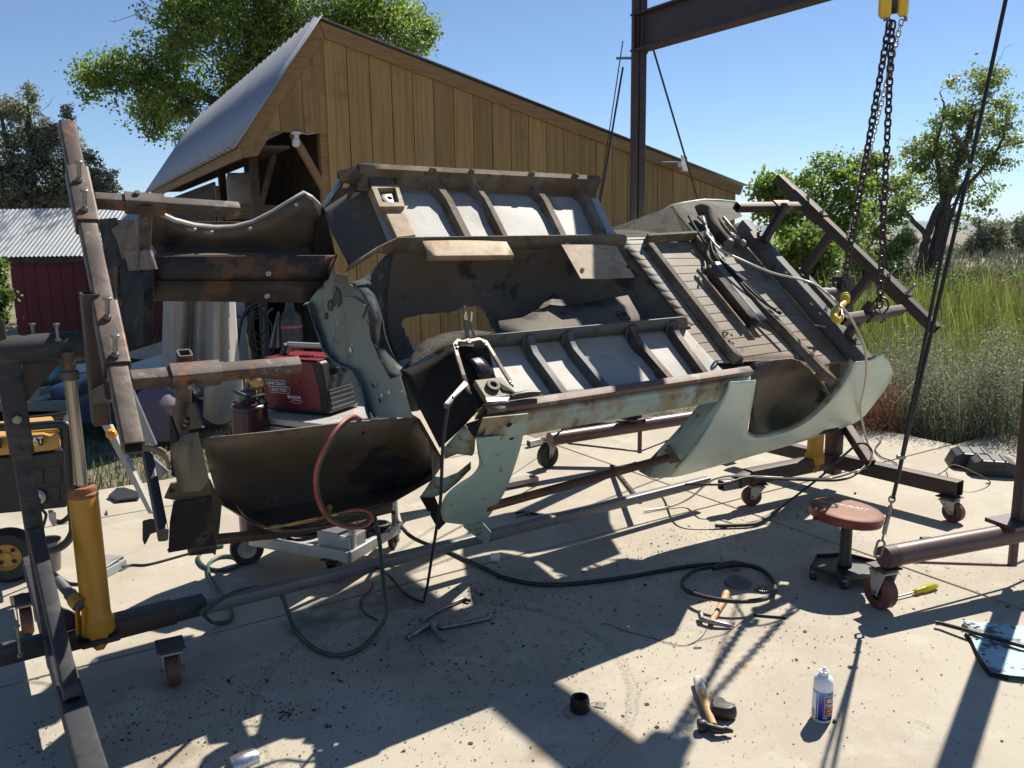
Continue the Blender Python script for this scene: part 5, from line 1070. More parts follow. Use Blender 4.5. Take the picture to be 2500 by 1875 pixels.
def link_mesh(ln, wd, r_, name, mt):
    p_ = []
    for k in range(14):
        a = 2*math.pi*k/14; p_.append(V(math.cos(a)*wd/2, 0, math.sin(a)*wd/2 + (ln-wd)/2*(1 if math.sin(a) > 0 else -1)))
    mb = MB(); mb.tube(p_, r_, 6, closed=True); return mb.build(name, M[mt], None, smooth=60)
def chain(p, q, ln, wd, r_, mt, name, proto=None, cat=0):
    pitch_ = ln - 2.1*r_; d = q - p; n_ = int(np.linalg.norm(d)/pitch_); ax = nrm(d); x0_ = nrm(np.cross(V(.2,1,.1), ax)); base = np.array(hoist.location)
    pr = proto
    for i in range(n_):
        f_ = (i+.5)/n_; c = p + d*f_ + V(0,0,-cat*4*f_*(1-f_)) - base
        a = R(45 + 90*(i % 2)) + random.uniform(-.15,.15); x_ = x0_*math.cos(a) + np.cross(ax, x0_)*math.sin(a); y_ = np.cross(ax, x_)
        if pr is None:
            pr = link_mesh(ln, wd, r_, name, mt); o = pr
        else:
            o = pr.copy(); COL.objects.link(o)
        o.parent = hoist; o.matrix_local = basis(c, x_, y_, ax)
    return pr
hk = onplane('R7',1575,845,hp_,hd)
hk = S('R7',1575,845,.22)
P1 = hpx(1553,104); P2 = hpx(1566,108)
# the hoist hangs above the swing tube: end points on it
ch_end = S('R7',1808,905,.20)
pr = chain(P1, hk + ZZ*.05, .045, .030, .0056, 'chain', 'chain_link')
chain(P2, ch_end, .045, .030, .0056, 'chain', 'chain_link', pr)
chain(hpx(1612,98), S('Q5',1345,1190,.1), .034, .022, .0032, 'chain_light', 'hand_chain_link')
ringlink(S('R7',1590,850,.21), nrm(ZZ), nrm(V(1,-.3,0)), .05, .035, .008, 'hook_eye', 'hook', hoist)
hkpts = [S('R7',x,y,.21) for x,y in ((1592,860),(1582,885),(1555,905),(1528,930),(1520,965),(1535,990),(1560,985),(1572,960))]
mb = MB(); hp2 = smoothpath(hkpts,4); mb.tube(hp2, [.012+.008*math.sin(math.pi*min(1,i/(len(hp2)-1)*1.05)) for i in range(len(hp2))], 12); mb.build('hook', M['hook'], hoist, smooth=60)
mb = MB(); mb.lathe([(0,-.02),(.022,-.016),(.026,0),(.022,.02),(.012,.03),(0,.03)], S('R7',1590,862,.21), ZZ, 14); mb.build('hook_swivel', M['hook'], hoist, smooth=40)
mb = MB(); mb.tube([S('R7',1560,890,.225), S('R7',1573,960,.225)], .005, 6); mb.build('safety_latch', M['bolt'], hoist)
ringlink(ch_end + V(0,0,.0), nrm(cn), nrm(cw), .11, .085, .0056, 'chain_wrap', 'chain', hoist)
# ------------------------------------------------------------------ lettering helper (flat print lifted off its surface)
def textmesh(name, s, size, mt, parent, M4, bend=None, shear=0.0, bold=0.0, align='CENTER', sx=1.0):
    cu_ = bpy.data.curves.new(name, 'FONT'); cu_.body = s; cu_.size = size; cu_.align_x = align; cu_.align_y = 'CENTER'; cu_.shear = shear; cu_.offset = bold; cu_.resolution_u = 3
    o = bpy.data.objects.new(name, cu_); COL.objects.link(o)
    me = bpy.data.meshes.new_from_object(o.evaluated_get(bpy.context.evaluated_depsgraph_get())); me.name = name
    bpy.data.objects.remove(o); bpy.data.curves.remove(cu_)
    for v in me.vertices:
        x, y, z = v.co; x *= sx
        if bend: a, r = bend; v.co = (r*math.sin(a + x/r), -r*math.cos(a + x/r), y)
        else: v.co = (x, y, 0)
    me.materials.clear(); me.materials.append(mt)
    t = bpy.data.objects.new(name, me); COL.objects.link(t); t.parent = parent; t.matrix_local = M4; return t
def loc_in(parent, p): return np.asarray(p) - np.array(parent.location)
M['white_ink'] = mat('white print', (.8,.8,.78), rough=.5); M['black_ink'] = mat('black print', (.012,.012,.013), rough=.5); M['red_ink'] = mat('red print', (.35,.02,.03), rough=.5)
M['blue_ink'] = mat('blue print', (.02,.06,.35), rough=.4); M['yellow_ink'] = mat('yellow print', (.85,.55,.03), rough=.4)
M['brass'] = mat('brass fitting', (.55,.36,.12), [((.3,.18,.06), 30, .5, .65, .7)], rough=.3, metal=.9)
M['alu'] = mat('scuffed aluminium', (.52,.52,.50), [((.36,.35,.33), 7, .5, .66, .7)], rough=.45, metal=.5)
M['hose_red'] = mat('red rubber hose', (.30,.075,.06), [((.36,.14,.11), 14, .5, .66, .6)], rough=.5)
M['hose_green'] = mat('green rubber hose', (.035,.075,.05), [((.09,.11,.09), 10, .55, .7, .6)], rough=.5)
M['wood_handle'] = mat('worn ash handle', (.48,.29,.14), [((.32,.17,.07), 2, .45, .62, .7, (30,30,30)), ((.2,.12,.06), 40, .62, .7, .6)], rough=.6)
M['tool_steel'] = mat('dull tool steel', (.27,.26,.25), [((.13,.1,.08), 24, .5, .66, .7)], rough=.38, metal=.8)
M['tool_dark'] = mat('black forged steel', (.03,.028,.028), [((.09,.07,.055), 30, .55, .68, .6)], rough=.45, metal=.5)

# ------------------------------------------------------------------ welding cart, welder, bottle
ta, tb, tc = G('R8',700,925,.16), G('R8',1235,1025,.13), G('R8',1535,845,.13)
zt_ = .135
ta, tb, tc = G('R8',690,925,zt_), G('R8',1235,1022,zt_), G('R8',1535,845,zt_)
ex = nrm(tb-ta); ey = nrm(tc-tb); ey = nrm(ey - ex*np.dot(ey, ex)*.9)
WX = float(np.linalg.norm(tb-ta))+.05; WY = float(np.linalg.norm(tc-tb))
t0 = tb - ex*WX
cart = thing('welding_cart', (t0+tb)/2*V(1,1,0) + ey*WY/2*1.0, 'low aluminium welding cart standing behind the front of the car shell', 'cart')
mb = MB(); c = [t0, tb, tb+ey*WY, t0+ey*WY]; mb.prism([p + ZZ*.005 for p in c], ZZ*.006); mb.build('tray', M['alu'], cart)
for p, q in ((0,1),(1,2),(2,3),(3,0)):
    mb = MB(); a, b = c[p], c[q]; mb.sqtube(a+ZZ*.012, b+ZZ*.012, .03, .055, ZZ, hollow=False, rad=.004); mb.build('rail', M['alu'], cart)
shz = FP('Q7',215,1500,t0)[2]
stopz = shz
zu = V(0,0,1)
sc = [onplane('Q7',205,1485,(0,0,stopz),zu), onplane('Q7',1080,1580,(0,0,stopz),zu)]
sx_ = nrm(sc[1]-sc[0]); sy_ = np.cross(ZZ, sx_); SW = .62; SD = .42
s0 = sc[0]
sh = [s0, s0+sx_*SW, s0+sx_*SW+sy_*SD, s0+sy_*SD]
mb = MB(); mb.prism([p - ZZ*.03 for p in sh], ZZ*.03); mb.build('top_shelf', M['alu'], cart, bevel=.004)
mb = MB(); mb.prism([p - ZZ*.085 + (sx_*.01 if i in (0,3) else -sx_*.01) for i, p in enumerate(sh)], ZZ*.045)
mb.build('shelf_skirt', M['alu'], cart, bevel=.002)
for k in range(34):
    mb = MB(); mb.box(s0 + sx_*(.02+.0175*k) - ZZ*.11 - sy_*-.008, .007, .012, .06, sx_, sy_, ZZ); o = mb.build('fin', M['alu'], cart)
for p in (sh[0]+sx_*.02+sy_*.03, sh[1]-sx_*.03+sy_*.03, sh[2]-sx_*.03-sy_*.03, sh[3]+sx_*.02-sy_*.03):
    mb = MB(); mb.sqtube(V(p[0],p[1],zt_), p-ZZ*.08, .03, .03, sx_, hollow=False); mb.build('upright', M['alu'], cart)
# finned radiator block on the tray
fa = onplane('R8',1052,945,(0,0,zt_+.02),zu); fb_ = onplane('R8',1245,985,(0,0,zt_+.02),zu); fw_ = np.linalg.norm(fb_-fa); fx = nrm(fb_-fa); fy = np.cross(ZZ, fx); fh = FP('R8',1052,850,fa)[2]-fa[2]
rad = thing('finned_heater', (fa+fb_)/2+fy*.06, 'pale finned heater block standing on the tray of the welding cart', 'heater')
mb = MB(); mb.box((fa+fb_)/2+fy*.06+ZZ*fh/2, fw_*.96, .10, fh, fx, fy, ZZ); mb.build('core', M['grey_bar'], rad)
M['pale_alu'] = mat('pale painted fins', (.6,.59,.55), rough=.55)
f0 = None
for k in range(30):
    if f0 is None:
        mb = MB(); mb.box(fa+fx*.004, .004, .012, fh, fx, fy, ZZ); f0 = mb.build('fin', M['pale_alu'], rad); 
        f0.location = (0,0,fh/2)
    else:
        o = f0.copy(); COL.objects.link(o); o.location = tuple(fx*(fw_-.008)*k/29 + V(0,0,fh/2))
for k in range(9):
    o = f0.copy(); COL.objects.link(o); o.matrix_local = Matrix.Translation(Vector(loc_in(rad, fb_+fy*(.012+.012*k)+ZZ*fh/2))) @ basis((0,0,0), fy, -fx, ZZ) @ basis((0,0,0), fx, fy, ZZ).inverted() @ Matrix.Translation(Vector(-loc_in(rad, fa+fx*.004)))
# cart wheels
wc = G('R8',628,1045); wr = .085
mb = MB(); axd = nrm(V(.35,-.94,0)); cc = wc + ZZ*wr
mb.lathe([(wr*.55,-.028),(wr*.9,-.03),(wr,-.018),(wr,.018),(wr*.9,.03),(wr*.55,.028)], cc, axd, 32); tyre = mb.build('wheel', M['black_rubber'], cart, smooth=35)
mb = MB(); mb.lathe([(0,.034),(.012,.034),(.014,.02),(wr*.3,.022),(wr*.55,.03),(wr*.58,.024),(wr*.58,-.02),(0,-.02)], cc, axd, 28); mb.build('rim', M['white_paint'], tyre, smooth=40)
caster(G('R8',1150,1150), nrm(V(.2,.98,0)), .125, parent=cart, r_=.045, wd=.03, fork='steel_rust_dark', wheel='black_rubber', offs=.01)
caster(G('R8',1500,950), nrm(V(.2,.98,0)), .125, parent=cart, r_=.045, wd=.03, fork='steel_rust_dark', wheel='black_rubber', offs=.01)
# coiled lead on the tray
def coil(name, c, r_, n, rt, mt, label, cat, jit=.02, zstep=.008, parent=None, sq_=1.0):
    pts = []
    for k in range(n*18+1):
        a = 2*math.pi*k/18; rr = r_*(1+.12*math.sin(a*.37+1)) + jit*math.sin(k*.71); pts.append(np.asarray(c) + V(rr*math.cos(a), rr*math.sin(a)*sq_, .01+zstep*k/18+.006*math.sin(a*1.3)))
    mb = MB(); mb.tube(pts, rt, 7); return mb.build(name, M[mt], parent, smooth=60, thing=None if parent else (label, cat))
cl = onplane('R8',960,900,(0,0,zt_+.02),zu); coil('welding_lead', cl + ey*.08, .11, 6, .009, 'black_rubber', 'black welding lead coiled on the welding cart tray left of the fins', 'cable')
cl = onplane('R8',1330,890,(0,0,zt_+.02),zu); coil('welding_lead', cl + ey*.05, .08, 5, .009, 'black_rubber', 'black welding lead coiled on the welding cart tray right of the fins', 'cable')
# welder
wz = stopz
wa = onplane('Q7',392,1432,(0,0,wz),zu); wb_ = onplane('Q7',1070,1490,(0,0,wz),zu); wx = nrm(wb_-wa); wy = np.cross(ZZ, wx); WL = np.linalg.norm(wb_-wa)
wh_ = FP('Q7',1000,905,wb_)[2] - wz; wd_ = .27
M['welder_red'] = mat('red enamel panel', (.22,.015,.024), [((.17,.013,.02), 3, .45, .65, .6)], rough=.38, coat=.2)
wel = thing('welder', wa+wx*WL/2+wy*wd_/2, 'red and black wire feed welder standing on the cart shelf behind the shell', 'welder')
def WP(a, b, c): return wa + wx*a*WL + wy*b*wd_ + ZZ*c*wh_
mb = MB(); mb.prism([WP(0,0,.03), WP(1.0,0,0.03), WP(1.04,0,.1), WP(.93,0,.97), WP(.9,0,1.0), WP(0.02,0,1.0), WP(-.02,0,.9)], wy*wd_); mb.build('body', M['black_plastic'], wel, bevel=.008)
mb = MB(); mb.prism([WP(.03,-.012,.10), WP(.90,-.012,.10), WP(.885,-.012,.5), WP(.80,-.012,.98), WP(.0,-.012,.98), WP(.0,-.012,.5)], wy*.004); mb.build('side_panel', M['welder_red'], wel, bevel=.003)
mb = MB(); mb.prism([WP(.02,.02,1.005), WP(.86,.02,1.005), WP(.86,.98,1.005), WP(.02,.98,1.005)], ZZ*.006); mb.build('top_panel', M['welder_red'], wel, bevel=.003)
for k in range(11):
    mb = MB(); mb.prism([WP(.905,-.008,.12+.035*k), WP(1.0,-.008,.12+.035*k), WP(1.0,-.008,.138+.035*k), WP(.905,-.008,.138+.035*k)], wy*-.003); mb.build('louvre', M['black_rubber'], wel)
h0 = WP(.16,.5,1.22); h1 = WP(.92,.5,1.22)
mb = MB(); mb.tube([h0,h1], .014, 14); mb.build('handle', M['alu'], wel, smooth=50)
for p_, q_ in ((h0, WP(.08,.5,1.0)),(h1, WP(.97,.5,1.0))): mb = MB(); mb.sqtube(p_, q_, .03, .05, wy, hollow=False); mb.build('handle_bracket', M['black_plastic'], wel)
mb = MB(); mb.box(WP(.55,.3,1.04), .07, .03, .012, wx, wy, ZZ); mb.build('latch', M['tool_dark'], wel, bevel=.003)
for a, b in ((.06,.16),(.19,.12),(.80,.14),(.60,.62),(.45,.62),(.05,.5)):
    mb = MB(); mb.lathe([(0,.003),(.005,.002),(.006,0)], WP(a,-.018,b), -wy, 10); mb.build('screw', M['tool_dark'], wel)
def WB(a, c, lift): return basis(loc_in(wel, WP(a,-.012-lift/wd_,c)), wx, ZZ, -wy)
def rrect(name, cx_, cz_, w_, h_, r_, mt, lift, parent):
    pts = []
    for sx2, sy2, a0 in ((1,1,0),(-1,1,90),(-1,-1,180),(1,-1,270)):
        for k in range(4): a = R(a0+30*k); pts.append(WP(cx_,0,cz_) - wy*(.012*wd_+lift) + wx*(sx2*(w_/2-r_)+r_*math.cos(a)) + ZZ*(sy2*(h_/2-r_)+r_*math.sin(a)))
    mb = MB(); mb.prism(pts, -wy*.0008); return mb.build(name, M[mt], parent)
lw = .225*WL*1.0
rrect('logo_frame', .205, .555, lw*1.42, .125*wh_, .006, 'white_ink', .0012, wel); rrect('logo_block', .205, .555, lw*1.36, .105*wh_, .005, 'black_ink', .0022, wel)
rrect('logo_frame', .265, .435, lw*1.42, .125*wh_, .006, 'white_ink', .0010, wel); rrect('logo_block', .265, .435, lw*1.36, .105*wh_, .005, 'welder_red', .0020, wel)
textmesh('lettering', 'LINCOLN', .083*wh_, M['white_ink'], wel, WB(.205,.553,.0038), bold=.0008, sx=1.02*lw*1.25/(.083*wh_*4.6))
textmesh('lettering', 'ELECTRIC', .080*wh_, M['white_ink'], wel, WB(.265,.433,.0038), bold=.0006, sx=1.02*lw*1.25/(.080*wh_*4.9))
textmesh('lettering', 'NASCAR', .066*wh_, M['white_ink'], wel, WB(.50,.315,.002), shear=.25, bold=.0008); textmesh('lettering', 'PERFORMANCE', .030*wh_, M['white_ink'], wel, WB(.525,.262,.002), shear=.2, bold=.0003)
rrect('logo_flag', .405, .315, .04*WL, .06*wh_, .001, 'white_ink', .001, wel)
mb = MB(); pts = [WP(.42+.2*i/10,-.02,.235-.03*math.sin(math.pi*i/10)) for i in range(11)]; mb.tube(pts, .0012, 5); mb.build('logo_stroke', M['white_ink'], wel)
# controls on the narrow black end
def WE(b, c, out=.004): return WP(1.0 - .07*max(0,(c-.1))/.87,b,c) + wx*(.012+out)
for b, c in ((.35,.80),(.62,.80)): mb = MB(); mb.lathe([(.022,0),(.022,.006),(.016,.008),(.014,.018),(0,.018)], WE(b,c), wx, 16); mb.build('knob', M['tool_dark'], wel, smooth=40)
for k in range(9):
    mb = MB(); mb.box(WE(.42,.10+.045*k,.0), .012, .2, .008, wx, wy, ZZ); mb.build('louvre', M['grey_bar'] if k % 2 else M['black_rubber'], wel)
# maroon gas bottle beside it
gpos = onplane('Q7',225,1560,(0,0,stopz-.02),zu); gr = .088
M['bottle'] = mat('maroon gas bottle paint', (.085,.022,.028), [((.06,.017,.02), 5, .5, .66, .7), ((.25,.1,.1), 30, .66, .72, .5)], rough=.3, coat=.2)
gt = FP('Q7',225,1385,gpos)[2]; gcap = FP('Q7',225,1205,gpos)[2]
gb = thing('gas_bottle', gpos*V(1,1,0), 'maroon gas bottle strapped beside the red welder on its cart', 'gas bottle')
pr_ = [(0,.02),(gr*.95,.02),(gr,.05),(gr,gt)]; 
for k in range(1,8): a = R(90*k/7); pr_.append((gr*(.42+.58*math.cos(a)), gt + (gcap-gt-.06)*math.sin(a)))
pr_ += [(gr*.42,gcap-.05),(gr*.48,gcap-.045),(gr*.48,gcap-.01),(gr*.40,gcap),(0,gcap)]
pr_[0] = (0,.19); pr_[1] = (gr*.95,.19); pr_[2] = (gr,.21)
mb = MB(); mb.lathe(pr_, gpos*V(1,1,0), ZZ, 32); mb.build('shell', M['bottle'], gb, smooth=40)
mb = MB(); mb.lathe([(gr*.5,gcap-.046),(gr*.52,gcap-.03),(gr*.5,gcap-.006),(gr*.3,gcap+.002),(gr*.18,gcap+.012),(gr*.18,gcap+.04),(0,gcap+.04)], gpos*V(1,1,0), ZZ, 24); mb.build('neck_ring', M['grey_bar'], gb, smooth=40)
for k in range(3):
    pts = [gpos*V(1,1,0) + V(gr*1.03*math.cos(a)*(.92-.06*k), gr*1.03*math.sin(a)*(.92-.06*k), gt+.01+.018*k + (.05*math.sin(a*1+2*k))*(.5+.2*k)) for a in [2*math.pi*i/30 for i in range(30)]]
    mb = MB(); mb.tube(pts, .006, 6, closed=True); mb.build('strap', M['black_rubber'], gb)
br = FP('Q7',300,1130,gpos); rg = thing('gas_regulator', br, 'brass gas regulator between the maroon bottle and red welder', 'regulator')
mb = MB(); mb.lathe([(0,-.03),(.014,-.03),(.016,-.01),(.03,-.005),(.032,.02),(.02,.03),(0,.03)], br, nrm(V(.2,-1,.1)), 18); mb.build('body', M['brass'], rg, smooth=40)
mb = MB(); mb.tube([br, FP('Q7',215,1140,gpos)], .008, 10); mb.build('stem', M['brass'], rg, smooth=40); mb = MB(); mb.tube([br+V(.012,0,.03), br+V(.014,0,-.06)], .007, 8); mb.build('outlet', M['brass'], rg, smooth=40)
mb = MB(); mb.tube([FP('Q7',190,1090,gpos), gpos*V(1,1,0)+ZZ*(gcap+.03)], .012, 10); mb.build('valve', M['brass'], rg, smooth=40)
# ------------------------------------------------------------------ torch, twin hose
tor = thing('cutting_torch', T('R8',1000,790,-.66), 'brass gas torch lying on the lip of the near inner wing', 'torch')
tp = lambda x, y, t=-.655: T('R8',x,y,t)
def seg(name, p, q, r_, mt, par, n=12, prof=None):
    mb = MB()
    if prof: mb.lathe([(a*r_, b*np.linalg.norm(q-p)) for a, b in prof], p, nrm(q-p), n)
    else: mb.tube([p, q], r_, n)
    return mb.build(name, M[mt], par, smooth=40)
seg('tip', tp(725,838), tp(765,832), .004, 'brass', tor)
seg('nozzle', tp(762,832), tp(825,822), .010, 'brass', tor, 8, [(0,0),(.7,0),(1,.2),(1,.8),(.8,1),(0,1)]); seg('collar', tp(825,822), tp(865,812), .007, 'tool_steel', tor)
seg('mixer_tube', tp(865,812), tp(1030,775), .0045, 'brass', tor); seg('mixer_tube', tp(860,822), tp(1030,788), .0040, 'brass', tor)
seg('grip', tp(1030,780), tp(1100,765), .009, 'brass', tor, 10, [(0,0),(1,0),(1.1,.2),(.8,.3),(.9,.9),(0,1)]); seg('union', tp(1150,755), tp(1215,738), .007, 'brass', tor, 6); seg('union', tp(1160,765), tp(1215,752), .006, 'tool_steel', tor, 6); seg('body', tp(1095,768), tp(1155,752), .011, 'brass', tor)
seg('valve_stem', tp(1118,760), tp(1118,725), .005, 'brass', tor); mb = MB(); mb.lathe([(0,-.008),(.010,-.008),(.012,0),(.010,.008),(0,.008)], tp(1118,712), nrm(tp(1118,700)-tp(1118,725)), 10); mb.build('valve_knob', M['brass'], tor)
def hose(name, pts, r_, mt, label, cat='hose', k=8, group=None, parent=None):
    mb = MB(); mb.tube(smoothpath(pts, k), r_, 8); return mb.build(name, M[mt], parent, smooth=70, thing=None if parent else (label, cat, group))
hp = [(1305,178,-.47),(1255,162,-.50),(1180,215,-.56),(1100,330,-.62),(1045,450,-.66),(1030,560,-.69),(1050,680,-.70),(1110,780,-.70),(1200,825,-.70),(1290,832,-.70),(1350,810,-.69),(1372,770,-.68),(1340,735,-.67),(1280,725,-.66),(1210,735,-.655)]
hose('gas_hose', [T('R8',x,y,t) for x,y,t in hp], .0075, 'hose_red', 'red gas hose looping over the near inner wing to the torch')
hp = [(1310,186,-.47),(1262,176,-.49),(1190,228,-.55),(1112,340,-.61),(1058,455,-.65),(1044,560,-.68),(1064,675,-.69),(1120,768,-.69),(1205,808,-.69),(1285,815,-.69),(1338,795,-.68),(1352,770,-.67),(1325,748,-.66),(1270,745,-.66),(1210,750,-.655)]
hose('gas_hose', [T('R8',x,y,t) for x,y,t in hp], .0065, 'hose_green', 'green gas hose paired with the red one over the inner wing')
def GZ(pts): return [G(*p[:3], p[3] if len(p) > 3 else .011) for p in pts]
ph0 = [T('R8',1390,775,-.64), T('R8',1415,900,-.62), T('R8',1445,1020,-.60)]
ghp = [FP('R8',1470,1130,G('R8',1440,1400)), FP('R8',1478,1230,G('R8',1440,1400)), FP('R8',1460,1340,G('R8',1400,1470))] + GZ([('R8',1405,1450,.03),('R8',1320,1545),('R8',1200,1595),('R8',1090,1585),('R8',990,1530),('R8',910,1440),('R8',865,1330,.07),('R8',830,1240,.13),('R8',770,1200,.17),('R8',680,1190,.19),('R8',560,1215,.2),('R8',450,1270,.2),('R8',350,1335,.205)])
a0 = ph0[-1]
ghp = [ph0[0], ph0[1]] + [lerp(ph0[1], ghp[2], .35), lerp(ph0[1], ghp[2], .7)] + ghp[2:]
hose('air_hose', ghp, .010, 'hose_green', 'dark green hose sagging in a wide loop across the concrete')
hose('air_hose', GZ([('R8',345,1340,.2),('R8',420,1400,.03),('R8',520,1385,.012),('R8',520,1310,.012),('R8',470,1240),('R8',410,1150),('R8',390,1090),('R8',400,1040),('R8',470,1005),('R8',550,1005),('R8',580,1035),('R8',540,1075),('R8',450,1085),('R8',370,1065),('R8',335,1030),('R8',335,995),('R8',380,960),('R8',480,940)]), .009, 'hose_green', 'dark hose coiled on the concrete by the cart wheel')
# welding gun lead
hose('welding_gun', [T('R8',1500,740,-.60), FP('R8',1530,800,tc), FP('R8',1600,880,tc-ey*.1)] + GZ([('R8',1700,930,.06),('R8',1800,965),('R8',1950,1030),('R8',2100,1100),('Q3',60,20),('Q3',220,58),('Q3',400,66),('Q3',620,48),('Q3',820,20),('Q2',0,728),('Q2',120,706),('Q2',260,688),('Q2',420,680),('Q2',540,685),('Q2',630,710),('Q2',690,760,.02),('Q2',718,820,.03),('Q2',700,870,.045),('Q2',620,898,.055),('Q2',500,905,.06),('Q2',380,895,.06),('Q2',270,872,.055),('Q2',185,838,.045),('Q2',160,800,.035),('Q2',185,755,.03),('Q2',250,715,.03),('Q2',340,698,.03)]), .0105, 'black_rubber', 'thick black welding gun lead looped on the concrete round the grinding disc', 'cable')
mb = MB(); gq = GZ([('Q2',345,708,.03),('Q2',400,690,.032),('Q2',470,680,.03),('Q2',530,682,.025)]); mb.tube(gq, [.012,.017,.018,.013], 10); gh = mb.build('gun_handle', M['black_plastic'], None, smooth=50, thing=('black welding gun handle with red trigger at the end of the looped lead', 'welding gun'))
mb = MB(); mb.box(G('Q2',488,712,.025), .035, .012, .012); mb.build('trigger', M['red_ink'], gh, bevel=.003)
# earth clamp and its lead
ec = thing('earth_clamp', S('R6',590,720,.05), 'bright earth clamp gripping the near toe board edge', 'clamp')
mb = MB(); mb.plate([S('R6',640,640,.06), S('R6',670,662,.06), S('R6',590,745,.08), S('R6',540,790,.09), S('R6',505,795,.09), S('R6',535,755,.08)], .012); mb.build('jaw', M['white_zinc'], ec, bevel=.003)
mb = MB(); mb.plate([S('R6',545,775,.10), S('R6',575,770,.10), S('R6',540,810,.11), S('R6',508,808,.11)], .02); mb.build('grip', M['hose_green'], ec, bevel=.003)
mb = MB(); mb.plate([S('R6',655,655,.075), S('R6',668,668,.075), S('R6',570,752,.10), S('R6',560,742,.10)], .008); mb.build('lever', M['tool_dark'], ec)
ge = G('R8',1690,1268,.01)
hose('earth_lead', [S('R6',540,790,.11), T('R6',525,880,-.80), T('R6',508,1000,-.84), T('R6',497,1150,-.86), T('R6',490,1350,-.88), T('R6',478,1500,-.88), lerp(T('R6',478,1500,-.88), ge, .45), lerp(T('R6',478,1500,-.88), ge, .8), ge + V(0,0,.02)] + GZ([('R8',1680,1275),('R8',1630,1262),('R8',1560,1215),('R8',1490,1135),('R8',1440,1090,.17),('R8',1400,1075,.17),('R8',1385,1090,.12)]), .0065, 'black_rubber', 'black earth lead hanging from the sill down to the concrete', 'cable')
hose('wire_offcut', GZ([('R8',1375,1160),('R8',1365,1200),('R8',1325,1240),('R8',1302,1290),('R8',1330,1345),('R8',1400,1385)]), .005, 'black_rubber', 'short dark wire curling on the concrete beside the green hose', 'wire')
# clear hose and black cable at the tail
hose('clear_hose', [S('R7',712,440,FS+.06), S('R7',800,540,FS+.10), S('R7',960,620,FS+.13), S('R7',1130,690,FS+.15), S('R7',1300,730,FS+.17), S('R7',1400,765,FS+.2), S('R7',1490,830,.18), S('R7',1550,890,.24), S('R7',1620,970,.24), T('Q1',1490,330,-.80), T('Q1',1512,450,-.86), T('Q1',1505,580,-.87), T('Q1',1480,700,-.86), T('Q1',1485,800,-.86), FP('Q1',1520,940,eB - (eB-pR)*.5), FP('Q1',1545,1010,eB-(eB-pR)*.5)] + GZ([('Q1',1520,1075,.22),('Q1',1440,1110,.2),('Q1',1300,1150,.13),('Q1',1120,1150,.2),('Q1',900,1142,.24),('Q1',700,1135,.22),('Q1',600,1155,.2),('Q1',540,1195,.15),('Q1',450,1270,.05),('Q1',330,1320,.012),('Q1',180,1345,.012)]), .0065, 'pale_hose' if 'pale_hose' in M else 'white_paint', 'pale clear hose hanging from the boot floor over the tail to the concrete')
hose('fuel_cable', GZ([('Q1',0,1275),('Q1',150,1245),('Q1',300,1205,.05),('Q1',450,1185,.2),('Q1',650,1185,.22),('Q1',800,1143,.24),('Q1',1000,1155,.2),('Q1',1200,1162,.2),('Q1',1350,1160,.2),('Q1',1450,1125,.22),('Q1',1530,1040,.25)]) + [FP('Q1',1545,990,eB-(eB-pR)*.5), FP('Q1',1510,945,eB-(eB-pR)*.5), FP('Q1',1460,945,eB-(eB-pR)*.5)] + [FP('Q1',1380,1010,eB-(eB-pR)*.55), FP('Q1',1250,1130,eB-(eB-pR)*.6)] + GZ([('Q1',1110,1240,.06),('Q1',980,1340,.02)]), .007, 'black_rubber', 'thin black cable trailing across the concrete to the rear stand', 'cable')
hose('cable_sleeve', GZ([('Q1',985,1335,.02),('Q1',900,1395,.02),('Q1',830,1425,.016),('Q1',720,1432,.016),('Q1',605,1435,.016)]), .012, 'black_rubber', 'black heat sleeve at the end of the thin cable on the concrete', 'sleeve')
# ------------------------------------------------------------------ locking C clamp on the sill
def clampfig(name, label, P, mt, sw=.022, th_=.01, nv=None):
    c = thing(name, P[0][0], label, 'clamp'); 
    for nm, pts, w_ in P:
        mb = MB(); pts = [np.asarray(q) for q in pts]; nn = nv if nv is not None else cn; rows = []
        for i, q in enumerate(pts):
            d = nrm(pts[min(i+1,len(pts)-1)] - pts[max(i-1,0)]); s_ = nrm(np.cross(nn, d)); rows.append([q - s_*w_/2 - nn*th_/2, q + s_*w_/2 - nn*th_/2, q + s_*w_/2 + nn*th_/2, q - s_*w_/2 + nn*th_/2])
        mb.grid(rows, closed=True); mb.poly(rows[0]); mb.poly(rows[-1]); mb.build(nm, M[mt[nm]] if isinstance(mt, dict) else M[mt], c, bevel=.002)
    return c
SS = lambda x, y, s=.05: S('R6',x,y,s)
M['clamp_zinc'] = mat('worn nickel clamp', (.14,.115,.09), [((.08,.05,.035), 26, .5, .64, .75), ((.3,.28,.25), 12, .55, .7, .5)], rough=.5, metal=.3)
cl_pts = [('frame', [SS(690,715,.0), SS(675,700,.02), SS(640,600,.04), SS(600,470), SS(578,390), SS(600,365), SS(680,368), SS(745,355), SS(790,372), SS(850,470), SS(910,570,.04), SS(960,650,.03), SS(972,668,.01)], .017),
          ('fixed_handle', [SS(680,385), SS(665,350), SS(662,290,.07), SS(655,230,.09), SS(648,175,.1)], .018), ('release_lever', [SS(722,350), SS(700,290,.07), SS(690,240,.09), SS(694,175,.1)], .010)]
cc = thing('locking_clamp', SS(680,400), 'locking welding clamp with long arms gripping the near floor edge', 'clamp')
